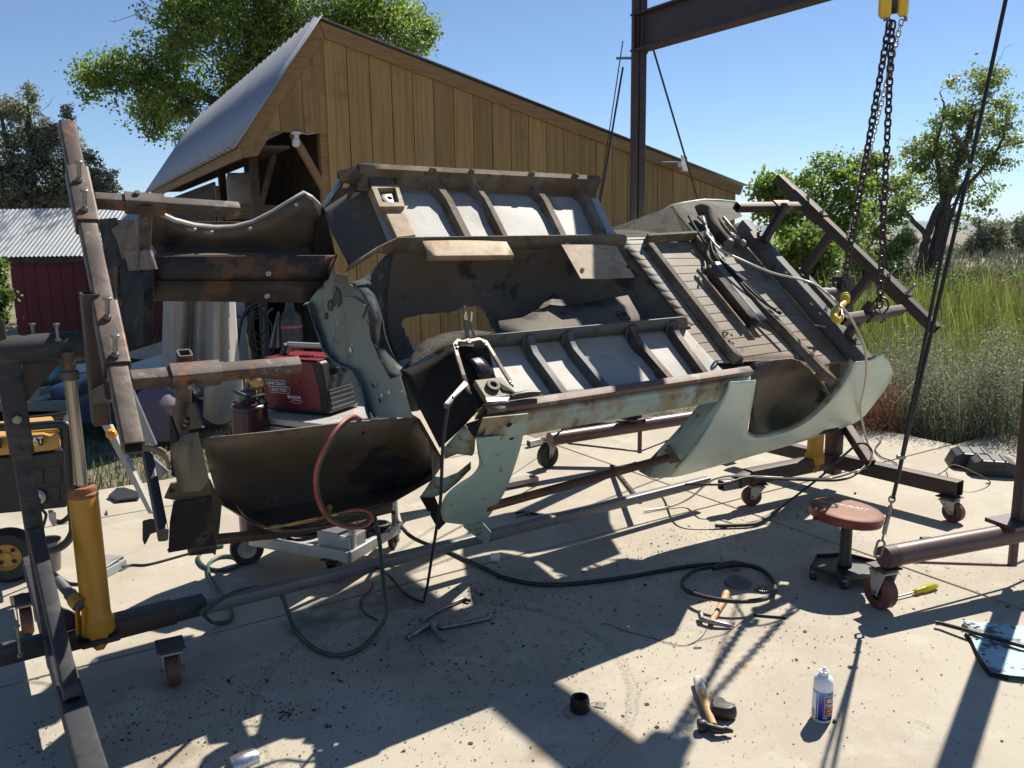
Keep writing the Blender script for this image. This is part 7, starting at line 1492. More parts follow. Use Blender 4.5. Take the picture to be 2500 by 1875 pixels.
mb = MB(); mb.tube(smoothpath([GP(490,285,-.06), GP(530,290,-.06), GP(548,350,-.06), GP(560,600,-.06), GP(575,900,-.06), GP(592,1100,-.06), GP(585,1170,-.06), GP(540,1240,-.06), GP(470,1290,-.06), GP(380,1315,-.06)]), .0195, 14); mb.build('frame_tube', M['black_plastic'], gen, smooth=60)
mb = MB(); mb.tube(smoothpath([GP(540,205,.34), GP(548,230,.30), GP(530,290,-.05)]), .018, 12); mb.build('frame_tube', M['black_plastic'], gen, smooth=60)
mb = MB(); mb.tube([GP(-200,310,-.06), GP(200,305,-.06)], .02, 12); mb.build('frame_tube', M['black_plastic'], gen, smooth=60)
mb = MB(); mb.tube(smoothpath([GP(430,1070,.2), GP(500,1075,.2), GP(560,1030,.2), GP(580,980,.2)]), .014, 10); mb.build('frame_tube', M['black_plastic'], gen, smooth=60)
wr = (GP(95,1130)[2] - 0)/2; cc = gp + ZZ*wr
ad = nrm(V(.30,-.95,0)); mb = MB(); mb.lathe([(wr*.5,-.045),(wr*.86,-.05),(wr*.97,-.035),(wr,-.02),(wr,.02),(wr*.97,.035),(wr*.86,.05),(wr*.5,.045)], cc, ad, 36); tw = mb.build('wheel', M['black_rubber'], gen, smooth=40)
mb = MB(); mb.lathe([(0,.03),(wr*.14,.03),(wr*.15,.02),(wr*.4,.025),(wr*.48,.046),(wr*.52,.044),(wr*.52,-.03),(0,-.03)], cc, ad, 30); mb.build('rim', M['gen_yellow'], tw, smooth=40)
for k in range(4): a = R(45+90*k); _, xx, yy = MB().frame(ad, ZZ); mb = MB(); mb.lathe([(0,.004),(.010,.003),(.011,0)], cc + ad*.028 + wr*.3*(math.cos(a)*xx+math.sin(a)*yy), ad, 10); mb.build('wheel_nut', M['tool_dark'], tw)
fslab('bracket', [(395,1000),(455,995),(458,1100),(430,1120),(400,1060)], .1, .05, 'alu', .004)
mb = MB(); pc = GP(312,872,-.01); mb.lathe([(0,.025),(.03,.025),(.034,.015),(.036,0)], pc, V(0,-1,0), 24); plug = mb.build('power_plug', M['white_plastic'], smooth=40, thing=('white round plug in the generator panel', 'plug'))
hose('extension_lead', [GP(312,885,-.04), GP(320,930,-.05), GP(345,980,-.06), GP(372,1015,-.06), GP(362,1070,-.06), GP(345,1130,-.05), GP(340,1200,-.04), GP(345,1280,-.03), GP(355,1360,-.02), GP(365,1400,-.0)] + GZ([('Q8',400,1445,.008),('Q8',470,1510,.008),('Q8',560,1570,.008),('Q8',660,1575,.008),('Q8',750,1560,.008)]), .007, 'black_rubber', 'taped power cord hanging from the generator to the concrete', 'cord')
bk = thing('plastic_bucket', GP(390,1270,.12)*V(1,1,0), 'grey plastic bucket with a yellow handle behind the generator wheel', 'bucket')
mb = MB(); bc = GP(375,1290,.12)*V(1,1,0); br_ = .07; mb.lathe([(0,.004),(br_*.8,0),(br_,.16),(br_*1.04,.162),(br_*.97,.158),(br_*.78,.006),(0,.006)], bc, ZZ, 28); mb.build('pail', M['grey_bar'], bk, smooth=40)
mb = MB(); mb.tube([bc + V(br_*1.05*math.cos(a), -abs(br_*1.05*math.sin(a))*.9, .16 - .05*math.sin(a)) for a in [math.pi*k/14 for k in range(15)]], .0035, 6); mb.build('handle', M['gen_yellow'], bk)
# broken black plastic tray behind the jack
mb = MB(); mb.prism([G('R2',x,y,.012) for x,y in ((835,1465),(900,1405),(960,1400),(1085,1440),(1075,1480),(980,1490),(900,1500),(870,1480))], V(0,0,.012)); mb.build('broken_tray', M['black_plastic'], bevel=.003, thing=('broken piece of black plastic lying on the shaded concrete behind the jack', 'scrap'))
mb = MB(); mb.prism([G('R2',x,y,.004) for x,y in ((808,1600),(822,1565),(833,1602))], V(0,0,.003)); mb.build('scrap_chip', M['black_plastic'], thing=('small dark triangular chip on the shaded concrete', 'scrap'))
M['timber_grey'] = mat('weathered grey timber', (.30,.27,.23), [((.2,.17,.14), 3, .45, .62, .7, (1,1,20))], rough=.9)
mb = MB(); a, b = G('R6',920,1330,.03), G('R6',1125,1290,.03); mb.box((a+b)/2, np.linalg.norm(b-a), .09, .035, nrm(b-a), nrm(np.cross(ZZ,b-a)), ZZ); mb.build('timber_block', M['timber_grey'], bevel=.003, thing=('short grey timber offcut lying on the concrete behind the hinge pillar', 'timber'))
mb = MB(); a, b = G('R6',1080,1060,.03), G('R6',1500,960,.03); mb.sqtube(a, b, .05, .05, ZZ); mb.build('steel_tube', M['alu'], smooth=30, thing=('pale square tube lying on the concrete beneath the far crane base', 'tube'))
mb = MB(); a, b = G('R6',1640,1215,.02), G('R6',1830,1450,.12); mb.sqtube(a, b, .03, .03, ZZ); mb.build('steel_tube', M['steel_rust_dark'], smooth=30, thing=('thin dark steel tube leaning on the joining bar', 'tube'))
# ------------------------------------------------------------------ canvas, bottles and clutter by the shed
cp = V(0, 7.3, 0)
M['canvas'] = mat('grey canvas tarpaulin', (.33,.315,.29), [((.26,.245,.225), 3, .45, .64, .6), ((.22,.2,.18), 16, .66, .72, .6)], rough=.9)
tarp = thing('canvas_tarp', FP('Z4',450,1400,cp)*V(1,1,0), 'grey canvas tarpaulin hanging in folds beside the open end of the shed', 'tarpaulin')
rows = []
tx0 = [(-10,1300),(60,1350)]
for j in range(18):
    f = j/17; y = -900 + (2250)*f; r = []
    for i in range(46):
        g_ = i/45; xl = 20 - 60*f; xr = 880 + 130*f*f; x = xl + (xr-xl)*g_
        if j == 17: y2 = y + 60*math.sin(g_*9) + (190 if g_ > .75 else 0)
        else: y2 = y
        tri = lambda q_: abs((q_ % 2) - 1)
        d = (.34*tri(g_*3.9 + .35*f + .3*math.sin(5*g_)) + .11*tri(g_*9.3 + 1.1*f) + .03*math.sin(g_*31 + 4*f))*(.4+.6*f)
        r.append(FP('Z4', x, y2, cp + V(0, d, 0)))
    rows.append(r)
mb = MB(); mb.grid(rows); mb.build('cloth', M['canvas'], tarp, smooth=28, solid=.003)
mb = MB(); rows = []
for j in range(10):
    f = j/9; r = []
    for i in range(14): g_ = i/13; r.append(FP('Z4', 520+ (470)*g_ + 60*f*(g_-.5) , 850 + 700*f + (90*math.sin(g_*4) if j == 9 else 0), cp + V(0,-.10 - .05*math.sin(g_*8+f*2),0)))
    rows.append(r)
mb.grid(rows); mb.build('front_fold', M['canvas'], tarp, smooth=50, solid=.003)
mb = MB(); mb.tube([FP('Z4',-60,-900,cp), FP('Z4',960,-900,cp)], .02, 8); mb.build('pole', M['dark_wood'], tarp)
# drop strips inside the shed door, hung hoses and cloths
ip_ = V(0,8.55,0)
q = lambda x, y, d=0: FP('Z4',x,y,ip_+V(0,d,0))
M['grey_door'] = mat('grey metal door', (.24,.27,.32), rough=.6)
mb = MB(); mb.prism([q(860,60,.1), q(1010,60,.1), q(1140,950,.1), q(930,950,.1)], V(0,.02,0)); mb.build('metal_sheet', M['grey_door'], thing=('grey metal sheet leaning in the dark shed opening beside the canvas', 'sheet'))
M['cable_dark'] = mat('dark hanging cables', (.03,.032,.04), rough=.5); M['cable_blue'] = mat('blue rope', (.03,.07,.17), rough=.6)
for i, (pts, r_, mt, lab) in enumerate((([(870,130),(880,200),(940,270),(1010,280),(1080,200),(1180,110)], .012, 'cable_dark', 'dark hose slung across the shed opening'), ([(1180,100),(1080,160),(1010,260),(960,420),(930,640),(900,900)], .02, 'cable_dark', 'thick dark hose hanging at the left of the shed opening'),
      ([(1110,170),(1080,330),(1060,500),(1120,700),(1140,900)], .012, 'cable_dark', 'dark cable hanging in the middle of the shed opening'), ([(1260,150),(1270,420),(1275,700),(1280,900)], .012, 'grey_bar', 'grey pipe standing in the shed opening'), ([(1380,170),(1300,250),(1290,420),(1310,600),(1280,800)], .016, 'cable_blue', 'blue rope hanging in the shed opening'),
      ([(1040,480),(1070,600),(1090,800)], .008, 'yellow_ink', 'thin yellow line hanging in the shed opening'))):
    hose('hanging_hose', [q(x,y,-.02*i) for x,y in pts], r_, mt, lab, 'hose')
for k in range(4):
    c = q(1200+15*k, 330+70*k, -.1-.02*k); pts = [c + V((.09+.012*k)*math.cos(a)*(.8+.1*k), .01*math.sin(3*a), (.15+.02*k)*math.sin(a)) for a in [2*math.pi*i/24 for i in range(24)]]
    mb = MB(); mb.tube(pts, .008, 6, closed=True); mb.build('cable_coil', M['cable_dark'], smooth=60, thing=(['topmost','upper','lower','lowest'][k] + ' dark cable loop hung in the shed opening', 'cable'))
M['grey_cloth'] = mat('grey blue cloth', (.22,.24,.28), [((.15,.16,.2), 6, .45, .65, .6)], rough=.9)
mb = MB(); rows = []
for j in range(8):
    f = j/7; rows.append([q(1450 - 40*f + (20+150*f)*(g_-.5), 210+ 460*f, -.15 - .03*math.sin(g_*12)) for g_ in np.linspace(0,1,12)])
mb.grid(rows); mb.build('hanging_rag', M['grey_cloth'], smooth=50, solid=.004, thing=('grey blue rag hanging in the shed opening beside the dark bottle', 'rag'))
bc = q(1640,900,-.1)*V(1,1,0); bz = q(1640,330)[2]; 
M['bottle_dark'] = mat('dark green bottle', (.035,.04,.04), rough=.4); dbt = thing('gas_bottle', bc, 'dark tall gas bottle with a pink band standing in the shed opening', 'gas bottle')
mb = MB(); mb.lathe([(0,.02),(.11,.02),(.115,.05),(.115,bz),(.10,bz+.07),(.05,bz+.12),(.04,bz+.2),(0,bz+.2)], bc, ZZ, 28); mb.build('shell', M['bottle_dark'], dbt, smooth=40)
M['pink'] = mat('faded pink band', (.38,.08,.12), rough=.6); zb_ = q(1640,385)[2]; mb = MB(); mb.lathe([(.116,zb_-.012),(.118,zb_),(.116,zb_+.012)], bc, ZZ, 28); mb.build('band', M['pink'], dbt, smooth=40)
# ------------------------------------------------------------------ trailer and scrap beyond the pad at far left
jp = V(0, 8.0, 0)
z3 = lambda x, y, d=0: FP('Z3',x,y,jp+V(0,d,0))
trl = thing('utility_trailer', z3(700,1500)*V(1,1,0), 'low utility trailer with dark steel side rails behind the generator', 'trailer')
mb = MB(); mb.sqtube(z3(-300,1092), z3(1500,1092), .10, .10, ZZ, hollow=False); mb.build('side_rail', M['grey_bar'], trl)
mb = MB(); mb.sqtube(z3(900,1310), z3(1500,1300), .06, .06, ZZ, hollow=False); mb.build('lower_rail', M['grey_bar'], trl)
mb = MB(); mb.prism([z3(-300,1075,0), z3(1500,1060,0), z3(1500,1045,1.2), z3(-300,1045,1.2)], V(0,0,.02)); mb.build('deck', M['timber_grey'], trl)
for x in (820, 1120): mb = MB(); mb.sqtube(z3(x,1120), z3(x+190,1300), .05, .05, ZZ, hollow=False); mb.build('strut', M['grey_bar'], trl)
mb = MB(); mb.box(z3(700,1420,.6), 2.6, .9, .5); mb.build('underframe', M['burnt'], trl)
mb = MB(); mb.tube([z3(520,1010,.1), z3(1500,985,.1)], .025, 8); mb.build('dark_pipe', M['tool_dark'], smooth=50, thing=('dark pipe lying along the trailer deck behind the jack', 'pipe'))
mb = MB(); mb.tube([z3(300,1060,.0), z3(520,1010,.05), z3(640,965,.1)], .03, 8); mb.build('pale_pipe', M['timber_grey'], smooth=50, thing=('pale round pole lying on the trailer deck behind the post', 'pole'))
mb = MB(); mb.prism([z3(262,930,.3), z3(480,885,.3), z3(515,960,.3), z3(490,985,.3), z3(275,1050,.3)], V(0,.25,0)); mb.build('timber_block', M['timber_grey'], bevel=.01, thing=('grey timber block lying on the trailer behind the front post', 'timber'))
M['scrap_blue'] = mat('slate blue panel', (.14,.18,.27), [((.22,.26,.33), 5, .5, .7, .6)], rough=.5)
mb = MB(); mb.prism([z3(515,960,.5), z3(560,900,.5), z3(680,860,.5), z3(960,805,.5), z3(1000,830,.5), z3(985,920,.5), z3(840,980,.5), z3(600,985,.5)], V(0,.3,.03)); mb.build('blue_panel', M['scrap_blue'], bevel=.02, thing=('slate blue car panel lying on the trailer behind the jack rod', 'panel'))
jp2 = V(0, 10.6, 0); z3b = lambda x, y, d=0: FP('Z3',x,y,jp2+V(0,d,0))
M['teal'] = mat('turquoise painted pipe', (.20,.42,.43), [((.15,.33,.35), 5, .5, .68, .6)], rough=.5)
mb = MB(); a, b = z3b(672,430), z3b(705,870); mb.tube([a, b], .135, 20); mb.build('pipe', M['teal'], smooth=50, thing=('fat turquoise pipe standing upright behind the jack rod', 'pipe'))
M['pale_blue'] = mat('pale blue painted door', (.50,.66,.70), [((.42,.58,.62), 4, .5, .7, .5)], rough=.45)
dr = thing('car_door', z3b(1000,850)*V(1,1,0), 'pale blue car door leaning on scrap beyond the concrete', 'car door')
mb = MB(); mb.prism([z3b(730,560), z3b(915,548), z3b(1100,520), z3b(1105,880), z3b(1000,860), z3b(760,820)], V(0,.08,.03)); mb.build('skin', M['pale_blue'], dr, bevel=.01)
mb = MB(); mb.tube([z3b(915,692,-.01), z3b(1100,668,-.01)], .008, 6); mb.build('trim_strip', M['grey_bar'], dr)
mb = MB(); mb.tube([z3b(915,540,-.01), z3b(1100,518,-.01)], .03, 6); mb.build('top_rail', M['grey_bar'], dr)
M['scrap_tan'] = mat('tan scrap sheet', (.42,.33,.25), [((.3,.2,.15), 5, .5, .66, .6)], rough=.8); M['scrap_pink'] = mat('red primer plank', (.36,.19,.15), rough=.8)
mb = MB(); mb.prism([z3b(440,705,.2), z3b(610,600,.2), z3b(640,615,.2), z3b(650,690,.2), z3b(470,718,.2)], V(0,.6,.0)); mb.build('plywood', M['scrap_tan'], thing=('tan board lying on scrap left of the turquoise pipe', 'board'))
mb = MB(); mb.prism([z3b(380,790,.0), z3b(480,740,.0), z3b(830,725,.0), z3b(830,780,.0), z3b(380,810,.0)], V(0,.12,0)); mb.build('plank', M['scrap_pink'], thing=('reddish plank lying below the turquoise pipe', 'plank'))
for k, (x, y, lab, mt, r_) in enumerate(((1500,500,'white crumpled sheet leaning on scrap by the canvas','white_paint',.35),(1530,640,'pale blue panel offcut lying by the canvas','pale_blue',.3))):
    c = FP('R2',1110+20*k,310+90*k,V(0,9.6-.6*k,0)); mb = MB(); mb.prism([c + V(-.35,0,-.1), c + V(.4,.1,.12), c + V(.42,.2,-.02), c + V(.1,.1,-.18)], V(0,.15,-.03)); mb.build('scrap_sheet', M[mt], bevel=.004, thing=(lab, 'scrap'))
# dark bag and bin under the canvas
M['dark_cloth'] = mat('dark blue cloth', (.02,.024,.04), [((.05,.055,.08), 6, .5, .68, .6)], rough=.85)
c = FP('R2',720,960,V(0,7.2,0)); mb = MB(); rows = []
for j in range(7):
    f = j/6; rr = (.45,.62,.6,.5,.36,.2,.02)[j]; rows.append([V(c[0]+.3,c[1]+.3,0) + V(rr*1.1*math.cos(a)*(1+.18*math.sin(3*a+j)), rr*.6*math.sin(a), .42*f*(1+.12*math.sin(2*a))) for a in [2*math.pi*k/18 for k in range(18)]])
mb.grid(rows, closed=True); mb.build('tarp_heap', M['dark_cloth'], smooth=50, thing=('heap of dark blue cloth on the grass behind the rotisserie arm', 'cloth heap'))
c = FP('R2',1200,800,V(0,6.9,0)); mb = MB(); M['mauve'] = mat('dusty mauve cloth', (.13,.10,.13), rough=.85); rows = []
for j in range(6):
    f = j/5; rr = (.24,.25,.24,.21,.15,.02)[j]; rows.append([V(c[0],c[1],0) + V(rr*math.cos(a)*(1+.1*math.sin(4*a+j)), rr*.8*math.sin(a), (c[2]+.25)*f) for a in [2*math.pi*k/18 for k in range(18)]])
mb.grid(rows, closed=True); mb.build('covered_bin', M['mauve'], smooth=50, thing=('mauve cloth covered bin left of the grey canvas', 'bin'))
# ------------------------------------------------------------------ flakes of rust and undercoat on the slab
fl_v, fl_f = [], []
def flake(x, y, s, z=.0015):
    k = rng.integers(3, 6); a0 = rng.random()*6.3; b = len(fl_v); el = rng.uniform(.35,1); rot_ = rng.random()*3.14
    h = rng.random()*.004
    for i in range(k):
        a = a0 + 2*math.pi*i/k; px_, py_ = s*math.cos(a), s*el*math.sin(a)
        fl_v.append((x + px_*math.cos(rot_) - py_*math.sin(rot_), y + px_*math.sin(rot_) + py_*math.cos(rot_), z + h*rng.random()))
    fl_f.append(tuple(range(b, b+k)))
for _ in range(8500):
    l_ = rng.uniform(-.2, 4.2); v_ = 3.0 - abs(rng.normal(0, .42)) + .2*rng.random()
    if rng.random() < .35: v_ = 2.2 + rng.normal(0,.55)
    p = cu*l_ + cv*v_; s = .002 + .0042*rng.random()**3 + (.007 if rng.random() < .02 else 0)
    if p[1] > .9: flake(p[0], p[1], s)
for _ in range(700):
    p = G('D', rng.uniform(0,2212), rng.uniform(1000,1659)); flake(p[0], p[1], .0015+.003*rng.random()**2)
for reg, x, y, n, sp in (('R3',1720,1330,26,.05),('R3',1970,1410,8,.02),('R3',2050,1140,6,.02),('R3',2100,1410,4,.015),('Q3',520,475,14,.08),('R8',2000,1210,60,.14),('Q2',685,1130,4,.02),('Q2',850,1260,5,.02)):
    p = G(reg,x,y)
    for _ in range(n): flake(p[0]+rng.normal(0,sp*.5), p[1]+rng.normal(0,sp*.4), .003+.007*rng.random())
me = bpy.data.meshes.new('paint_flakes'); me.from_pydata(fl_v, [], fl_f); M['flake'] = mat('dark flakes', (.03,.027,.025), rough=.8, island=.9); me.materials.append(M['flake'])
o = bpy.data.objects.new('paint_flakes', me); COL.objects.link(o); tag(o, 'dark flakes of rust and undercoat scattered over the concrete', 'debris', kind='stuff')
# ------------------------------------------------------------------ vegetation
M['leaf_cotton'] = mat('cottonwood leaf', (.20,.29,.055), rough=.42, spec=.45, trans=.6, island=.5)
M['leaf_pale'] = mat('pale cottonwood leaf', (.22,.29,.08), rough=.42, spec=.45, trans=.6, island=.4)
M['leaf_bush'] = mat('green willow leaf', (.16,.25,.05), rough=.5, spec=.3, trans=.5, island=.4)
M['juniper'] = mat('juniper foliage', (.25,.27,.18), rough=.7, trans=.55, island=.5)
M['bark'] = mat('furrowed bark', (.105,.085,.068), [((.05,.04,.033), 5, .45, .6, .85, (3,3,.6)), ((.16,.135,.11), 9, .56, .7, .5, (3,3,.6))], rough=.95, bump=1.0, bscale=22, bdist=.05)
M['twig'] = mat('bare twigs', (.16,.125,.095), rough=.9)
def leaves_mesh(name, cen, size, mt, parent=None, aspect=.75, up_bias=.0):
    """one quad leaf per centre (n,3), random attitude"""
    n = len(cen); sz = size*(.6+.7*rng.random((n,1)))
    a = rng.normal(size=(n,3)); a[:,2] += up_bias; a /= np.linalg.norm(a,axis=1,keepdims=True)
    b = rng.normal(size=(n,3)); b -= a*np.sum(a*b,axis=1,keepdims=True); b /= np.linalg.norm(b,axis=1,keepdims=True)
    q = np.stack([cen - a*sz*.5, cen + b*sz*aspect*.5, cen + a*sz*.5, cen - b*sz*aspect*.5], 1).reshape(-1,3)
    return quads(name, q, mt, parent)
def quads(name, q, mt, parent=None):
    n = len(q)//4; off = np.array(parent.location) if parent is not None else np.zeros(3)
    me = bpy.data.meshes.new(name); me.vertices.add(4*n); me.vertices.foreach_set('co', (q-off).astype(np.float32).ravel())
    me.loops.add(4*n); me.loops.foreach_set('vertex_index', np.arange(4*n, dtype=np.int32)); me.polygons.add(n)
    me.polygons.foreach_set('loop_start', np.arange(0,4*n,4,dtype=np.int32)); me.polygons.foreach_set('loop_total', np.full(n,4,dtype=np.int32))
    me.materials.append(M[mt]); me.update(); o = bpy.data.objects.new(name, me); COL.objects.link(o); o.parent = parent; return o
def wiggle(p, q, n, amp):
    d = q-p; L_ = np.linalg.norm(d); out = [p]
    for i in range(1, n): out.append(p + d*i/n + rng.normal(size=3)*amp*L_/n*1.6 + ZZ*.10*L_*math.sin(math.pi*i/n)*.4)
    return out + [q]
SHR = .94
def tree(name, label, cat, base, dist, blobs, trunks, leaf, nl, mt, csz=.30, group=None, dead=0, spread=.5, limb=.05, kleaf=26, depth=1.0):
    t = thing(name, base, label, cat, group); base = np.asarray(base, float)
    P0 = V(0, dist, 0); cents = []
    for bx_, by_, br_ in blobs:
        br_ = br_*SHR
        c = FP('D', bx_, by_, P0); r_ = br_*1.1302/2000*c[1]
        cents.append((c + V(0, rng.normal(0, r_*.7)*depth, 0), r_))
    mb = MB(); tops = []
    for pts, r0, r1 in trunks:
        pp = smoothpath([FP('D',x,y,P0) if z is None else FP('D',x,y,P0)+V(0,z,0) for x,y,z in pts], 5); n_ = len(pp)
        pp = [p + rng.normal(size=3)*r0*.12 for p in pp]
        mb.tube(pp, [r0 + (r1-r0)*i/(n_-1) for i in range(n_)], 10); tops += [(p, r0 + (r1-r0)*i/(n_-1)) for i, p in enumerate(pp[n_//3:], n_//3)]
    mb.build('trunk', M['bark'], t, smooth=70)
    mb = MB(); cl = []
    tot = sum(r_**2 for _, r_ in cents)
    for c, r_ in cents:
        s, sr_ = min(tops, key=lambda q_: np.linalg.norm(q_[0]-c) + .6*max(0, q_[0][2]-c[2]+.2))
        rr = min(limb*(.5+r_*.35), sr_*.8); path = wiggle(s, c, 5, .3); mb.tube(path, [rr*(1-.75*i/5) for i in range(6)], 6)
        k = max(4, int(nl/kleaf*r_**2/tot))
        for _ in range(k):
            d = rng.normal(size=3); d /= np.linalg.norm(d); rad = r_*rng.random()**.42*(1+.25*rng.normal())
            q_ = c + d*V(1,1.0,.92)*rad; cl.append((q_, csz*(.6+.7*rng.random())))
            if rng.random() < .30: mb.tube([path[3+rng.integers(0,3)], lerp(path[5], q_, .5)+rng.normal(size=3)*.08*r_, q_], [rr*.3, rr*.2, rr*.08], 4, caps=False)
    for _ in range(dead):
        c, r_ = cents[rng.integers(len(cents))]; d = rng.normal(size=3); d[2] = abs(d[2])*.6; d /= np.linalg.norm(d)
        p = c + d*r_*.6; q_ = c + d*r_*1.7; w_ = wiggle(p, q_, 4, .3); mb.tube(w_, [.012,.010,.008,.006,.003], 4, caps=False)
        for j in (2,3): mb.tube([w_[j], w_[j]+rng.normal(size=3)*.25*r_], [.006,.002], 4, caps=False)
    mb.build('limbs', M['bark'], t, smooth=60)
    pts = [];
    for q_, s in cl:
        m = max(3, int(kleaf*(.5+rng.random()))); pts.append(q_ + rng.normal(size=(m,3))*s*V(1,1,.75)*spread)
    o = leaves_mesh('crown', np.concatenate(pts), leaf, mt, t); return t
# big cottonwood behind the shed
tree('cottonwood_tree', 'large bright green cottonwood rising behind the timber shed roof', 'tree', (-4.5,21,0), 21,
     [(460,70,95),(590,45,110),(720,40,90),(830,55,80),(895,95,48),(330,165,88),(225,180,52),(420,235,70),(345,272,38),(500,170,90),(640,130,90),(265,150,48),(790,10,90),(480,-50,120),(650,-80,130),(380,100,60),(300,215,55),(180,165,26),(930,60,26),(870,20,46),(400,300,22),(560,120,90),(420,20,70),(700,110,60)],
     [([(560,520,None),(560,380,None),(550,250,None),(545,120,None),(560,0,None)],.34,.10), ([(556,330,None),(480,230,None),(400,190,None),(320,180,None)],.16,.05), ([(552,240,None),(650,120,None),(760,60,None)],.15,.05)],
     .078, 84000, 'leaf_cotton', csz=.25, dead=10, limb=.07)
# conifers left
for lab, base, dist, blobs, trunks, nl in (('tall grey green juniper behind the red shed, leftmost of the two', (-9.6,20,0), 20,
      [(25,245,32),(62,205,20),(60,240,30),(55,285,44),(20,300,40),(100,310,36),(80,350,60),(20,370,60),(110,400,50),(60,430,60),(10,440,50),(150,420,45),(62,185,10),(115,275,16),(0,220,20)],
      [([(70,520,None),(66,400,None),(62,280,None),(62,190,None)],.16,.02),([(70,470,None),(20,330,None),(0,240,None)],.10,.03)], 19000),
     ('grey green juniper with three pointed tops right of the tall one', (-8.4,20.6,0), 20.6,
      [(150,250,14),(152,285,22),(165,330,30),(185,380,34),(205,420,36),(170,420,40),(150,360,26),(205,345,16),(240,385,14),(238,415,24),(130,440,40),(148,232,7),(243,370,6)],
      [([(175,520,None),(165,400,None),(155,300,None),(150,235,None)],.12,.02)], 10500)):
    tree('juniper_tree', lab, 'tree', base, dist, blobs, trunks, .06, int(nl*1.7), 'juniper', csz=.15, group='junipers behind the red shed', dead=14, spread=.36, limb=.045, kleaf=17, depth=.8)
# right hand cottonwoods
tree('cottonwood_tree', 'tall open cottonwood with twin leaning trunks at far right', 'tree', (13,26,.3), 26,
     [(2105,190,44),(2130,165,24),(2060,250,40),(2110,250,50),(2165,280,40),(2190,305,26),(2040,320,50),(2000,330,40),(2090,330,54),(2140,350,36),(1975,365,30),(2040,390,50),(2090,410,30),(1990,420,26),(2120,440,26),(2075,470,24),(2150,225,30),(2070,175,18),(2185,240,18),(1965,330,20),(2010,270,20),(2160,410,18)],
     [([(2012,620,None),(2018,560,None),(2035,490,None),(2045,430,None),(2062,370,None),(2085,310,None),(2105,240,None)],.26,.07), ([(1985,610,None),(1995,540,None),(2010,490,None),(2030,440,None)],.15,.10), ([(2000,505,None),(1965,470,None),(1940,430,None),(1930,390,None)],.09,.04), ([(2040,455,None),(2030,390,None),(2022,320,None),(2040,240,None),(2030,200,None)],.09,.015), ([(2050,420,None),(2100,390,None),(2150,330,None),(2170,290,None)],.08,.03)],
     .095, 13500, 'leaf_pale', csz=.24, dead=22, limb=.05, group='cottonwoods beyond the marsh')
for lab, bx_, by_, dist, blobs, trunks, nl, mt in (
     ('slender cottonwood sapling with open crown behind the upper rear arm', 1690, 640, 19, [(1665,400,24),(1645,415,16),(1690,430,26),(1680,395,18),(1700,470,30),(1660,455,20),(1720,500,26)], [([(1735,640,None),(1725,560,None),(1705,480,None),(1680,420,None)],.06,.02)], 5000, 'leaf_cotton'),
     ('broad green cottonwood standing beyond the rear arm of the rotisserie', 1790, 640, 20, [(1745,385,26),(1760,355,20),(1790,350,20),(1805,380,30),(1770,410,34),(1820,420,34),(1750,440,34),(1790,470,44),(1840,480,36),(1850,360,20),(1865,400,28),(1835,440,30),(1800,520,40),(1700,540,40)], [([(1790,650,None),(1785,560,None),(1780,470,None),(1775,390,None)],.10,.03),([(1790,560,None),(1830,480,None),(1850,400,None)],.07,.02)], 6500, 'leaf_cotton'),
     ('dense bright green willow bush beyond the rear arm of the rotisserie', 1740, 650, 17, [(1740,560,44),(1700,590,36),(1770,600,40),(1790,560,36),(1720,520,30),(1760,540,40),(1690,550,26),(1730,620,40)], [([(1740,680,None),(1740,600,None),(1735,540,None)],.06,.02)], 9000, 'leaf_bush'),
     ('thin cottonwood seen between the hoist chains and the right arm', 1890, 640, 23, [(1890,340,24),(1885,375,26),(1900,410,28),(1915,350,16),(1925,400,24),(1940,440,20),(1895,450,26),(1930,470,24),(1905,500,26),(1960,420,14)], [([(1915,620,None),(1910,520,None),(1900,420,None),(1890,350,None)],.07,.02)], 4200, 'leaf_pale'),
     ('low green thicket behind the hoist chains on the marsh edge', 1880, 620, 24, [(1870,540,34),(1900,560,28),(1850,570,34),(1930,550,22),(1955,520,18),(1890,590,30)], [([(1880,640,None),(1880,570,None),(1875,540,None)],.05,.02)], 5000, 'leaf_bush')):
    tree('cottonwood_tree' if 'cotton' in lab else 'bush', lab, 'tree' if 'cotton' in lab else 'bush', tuple(FP('D',bx_,by_,V(0,dist,0))*V(1,1,0)), dist, blobs, trunks, .10, nl, mt, csz=.25, group='cottonwoods beyond the marsh' if 'cotton' in lab else None, dead=3, limb=.04)
for lab, dist, blobs in (('dark juniper on the far bank left of the other at the right edge', 42, [(2115,510,22),(2140,495,24),(2130,530,30),(2095,535,22),(2165,525,24),(2110,480,12)]), ('dark juniper on the far bank at the extreme right edge', 46, [(2185,500,24),(2205,485,24),(2195,530,30),(2225,510,34),(2230,540,30)]), ('small dark juniper on the far bank between the trunks', 60, [(1955,500,10),(1965,520,14),(1945,525,12)]), ('distant dark juniper on the bank left of the leaning trunks', 70, [(1925,530,12),(1910,540,10),(1940,545,10)])):
    b = FP('D', blobs[0][0], 565, V(0,dist,0)); tree('juniper_tree', lab, 'tree', (b[0],dist,.2), dist, blobs, [([(blobs[0][0],575,None),(blobs[0][0],530,None),(blobs[0][0],500,None)],.15,.04)], .16, 5000, 'juniper', csz=.35, group='junipers on the far bank', dead=2, limb=.05, kleaf=20)
# far left shrub against the red shed
tree('bush', 'dark green shrub at the extreme left beside the red shed', 'bush', tuple(FP('D',0,700,V(0,12.6,0))*V(1,1,0)), 12.6, [(-10,600,20),(-4,640,20),(-16,680,22),(-2,690,14),(2,575,10)], [([(0,730,None),(2,660,None),(5,610,None)],.03,.01)], .07, 6000, 'leaf_bush', csz=.14, limb=.02)
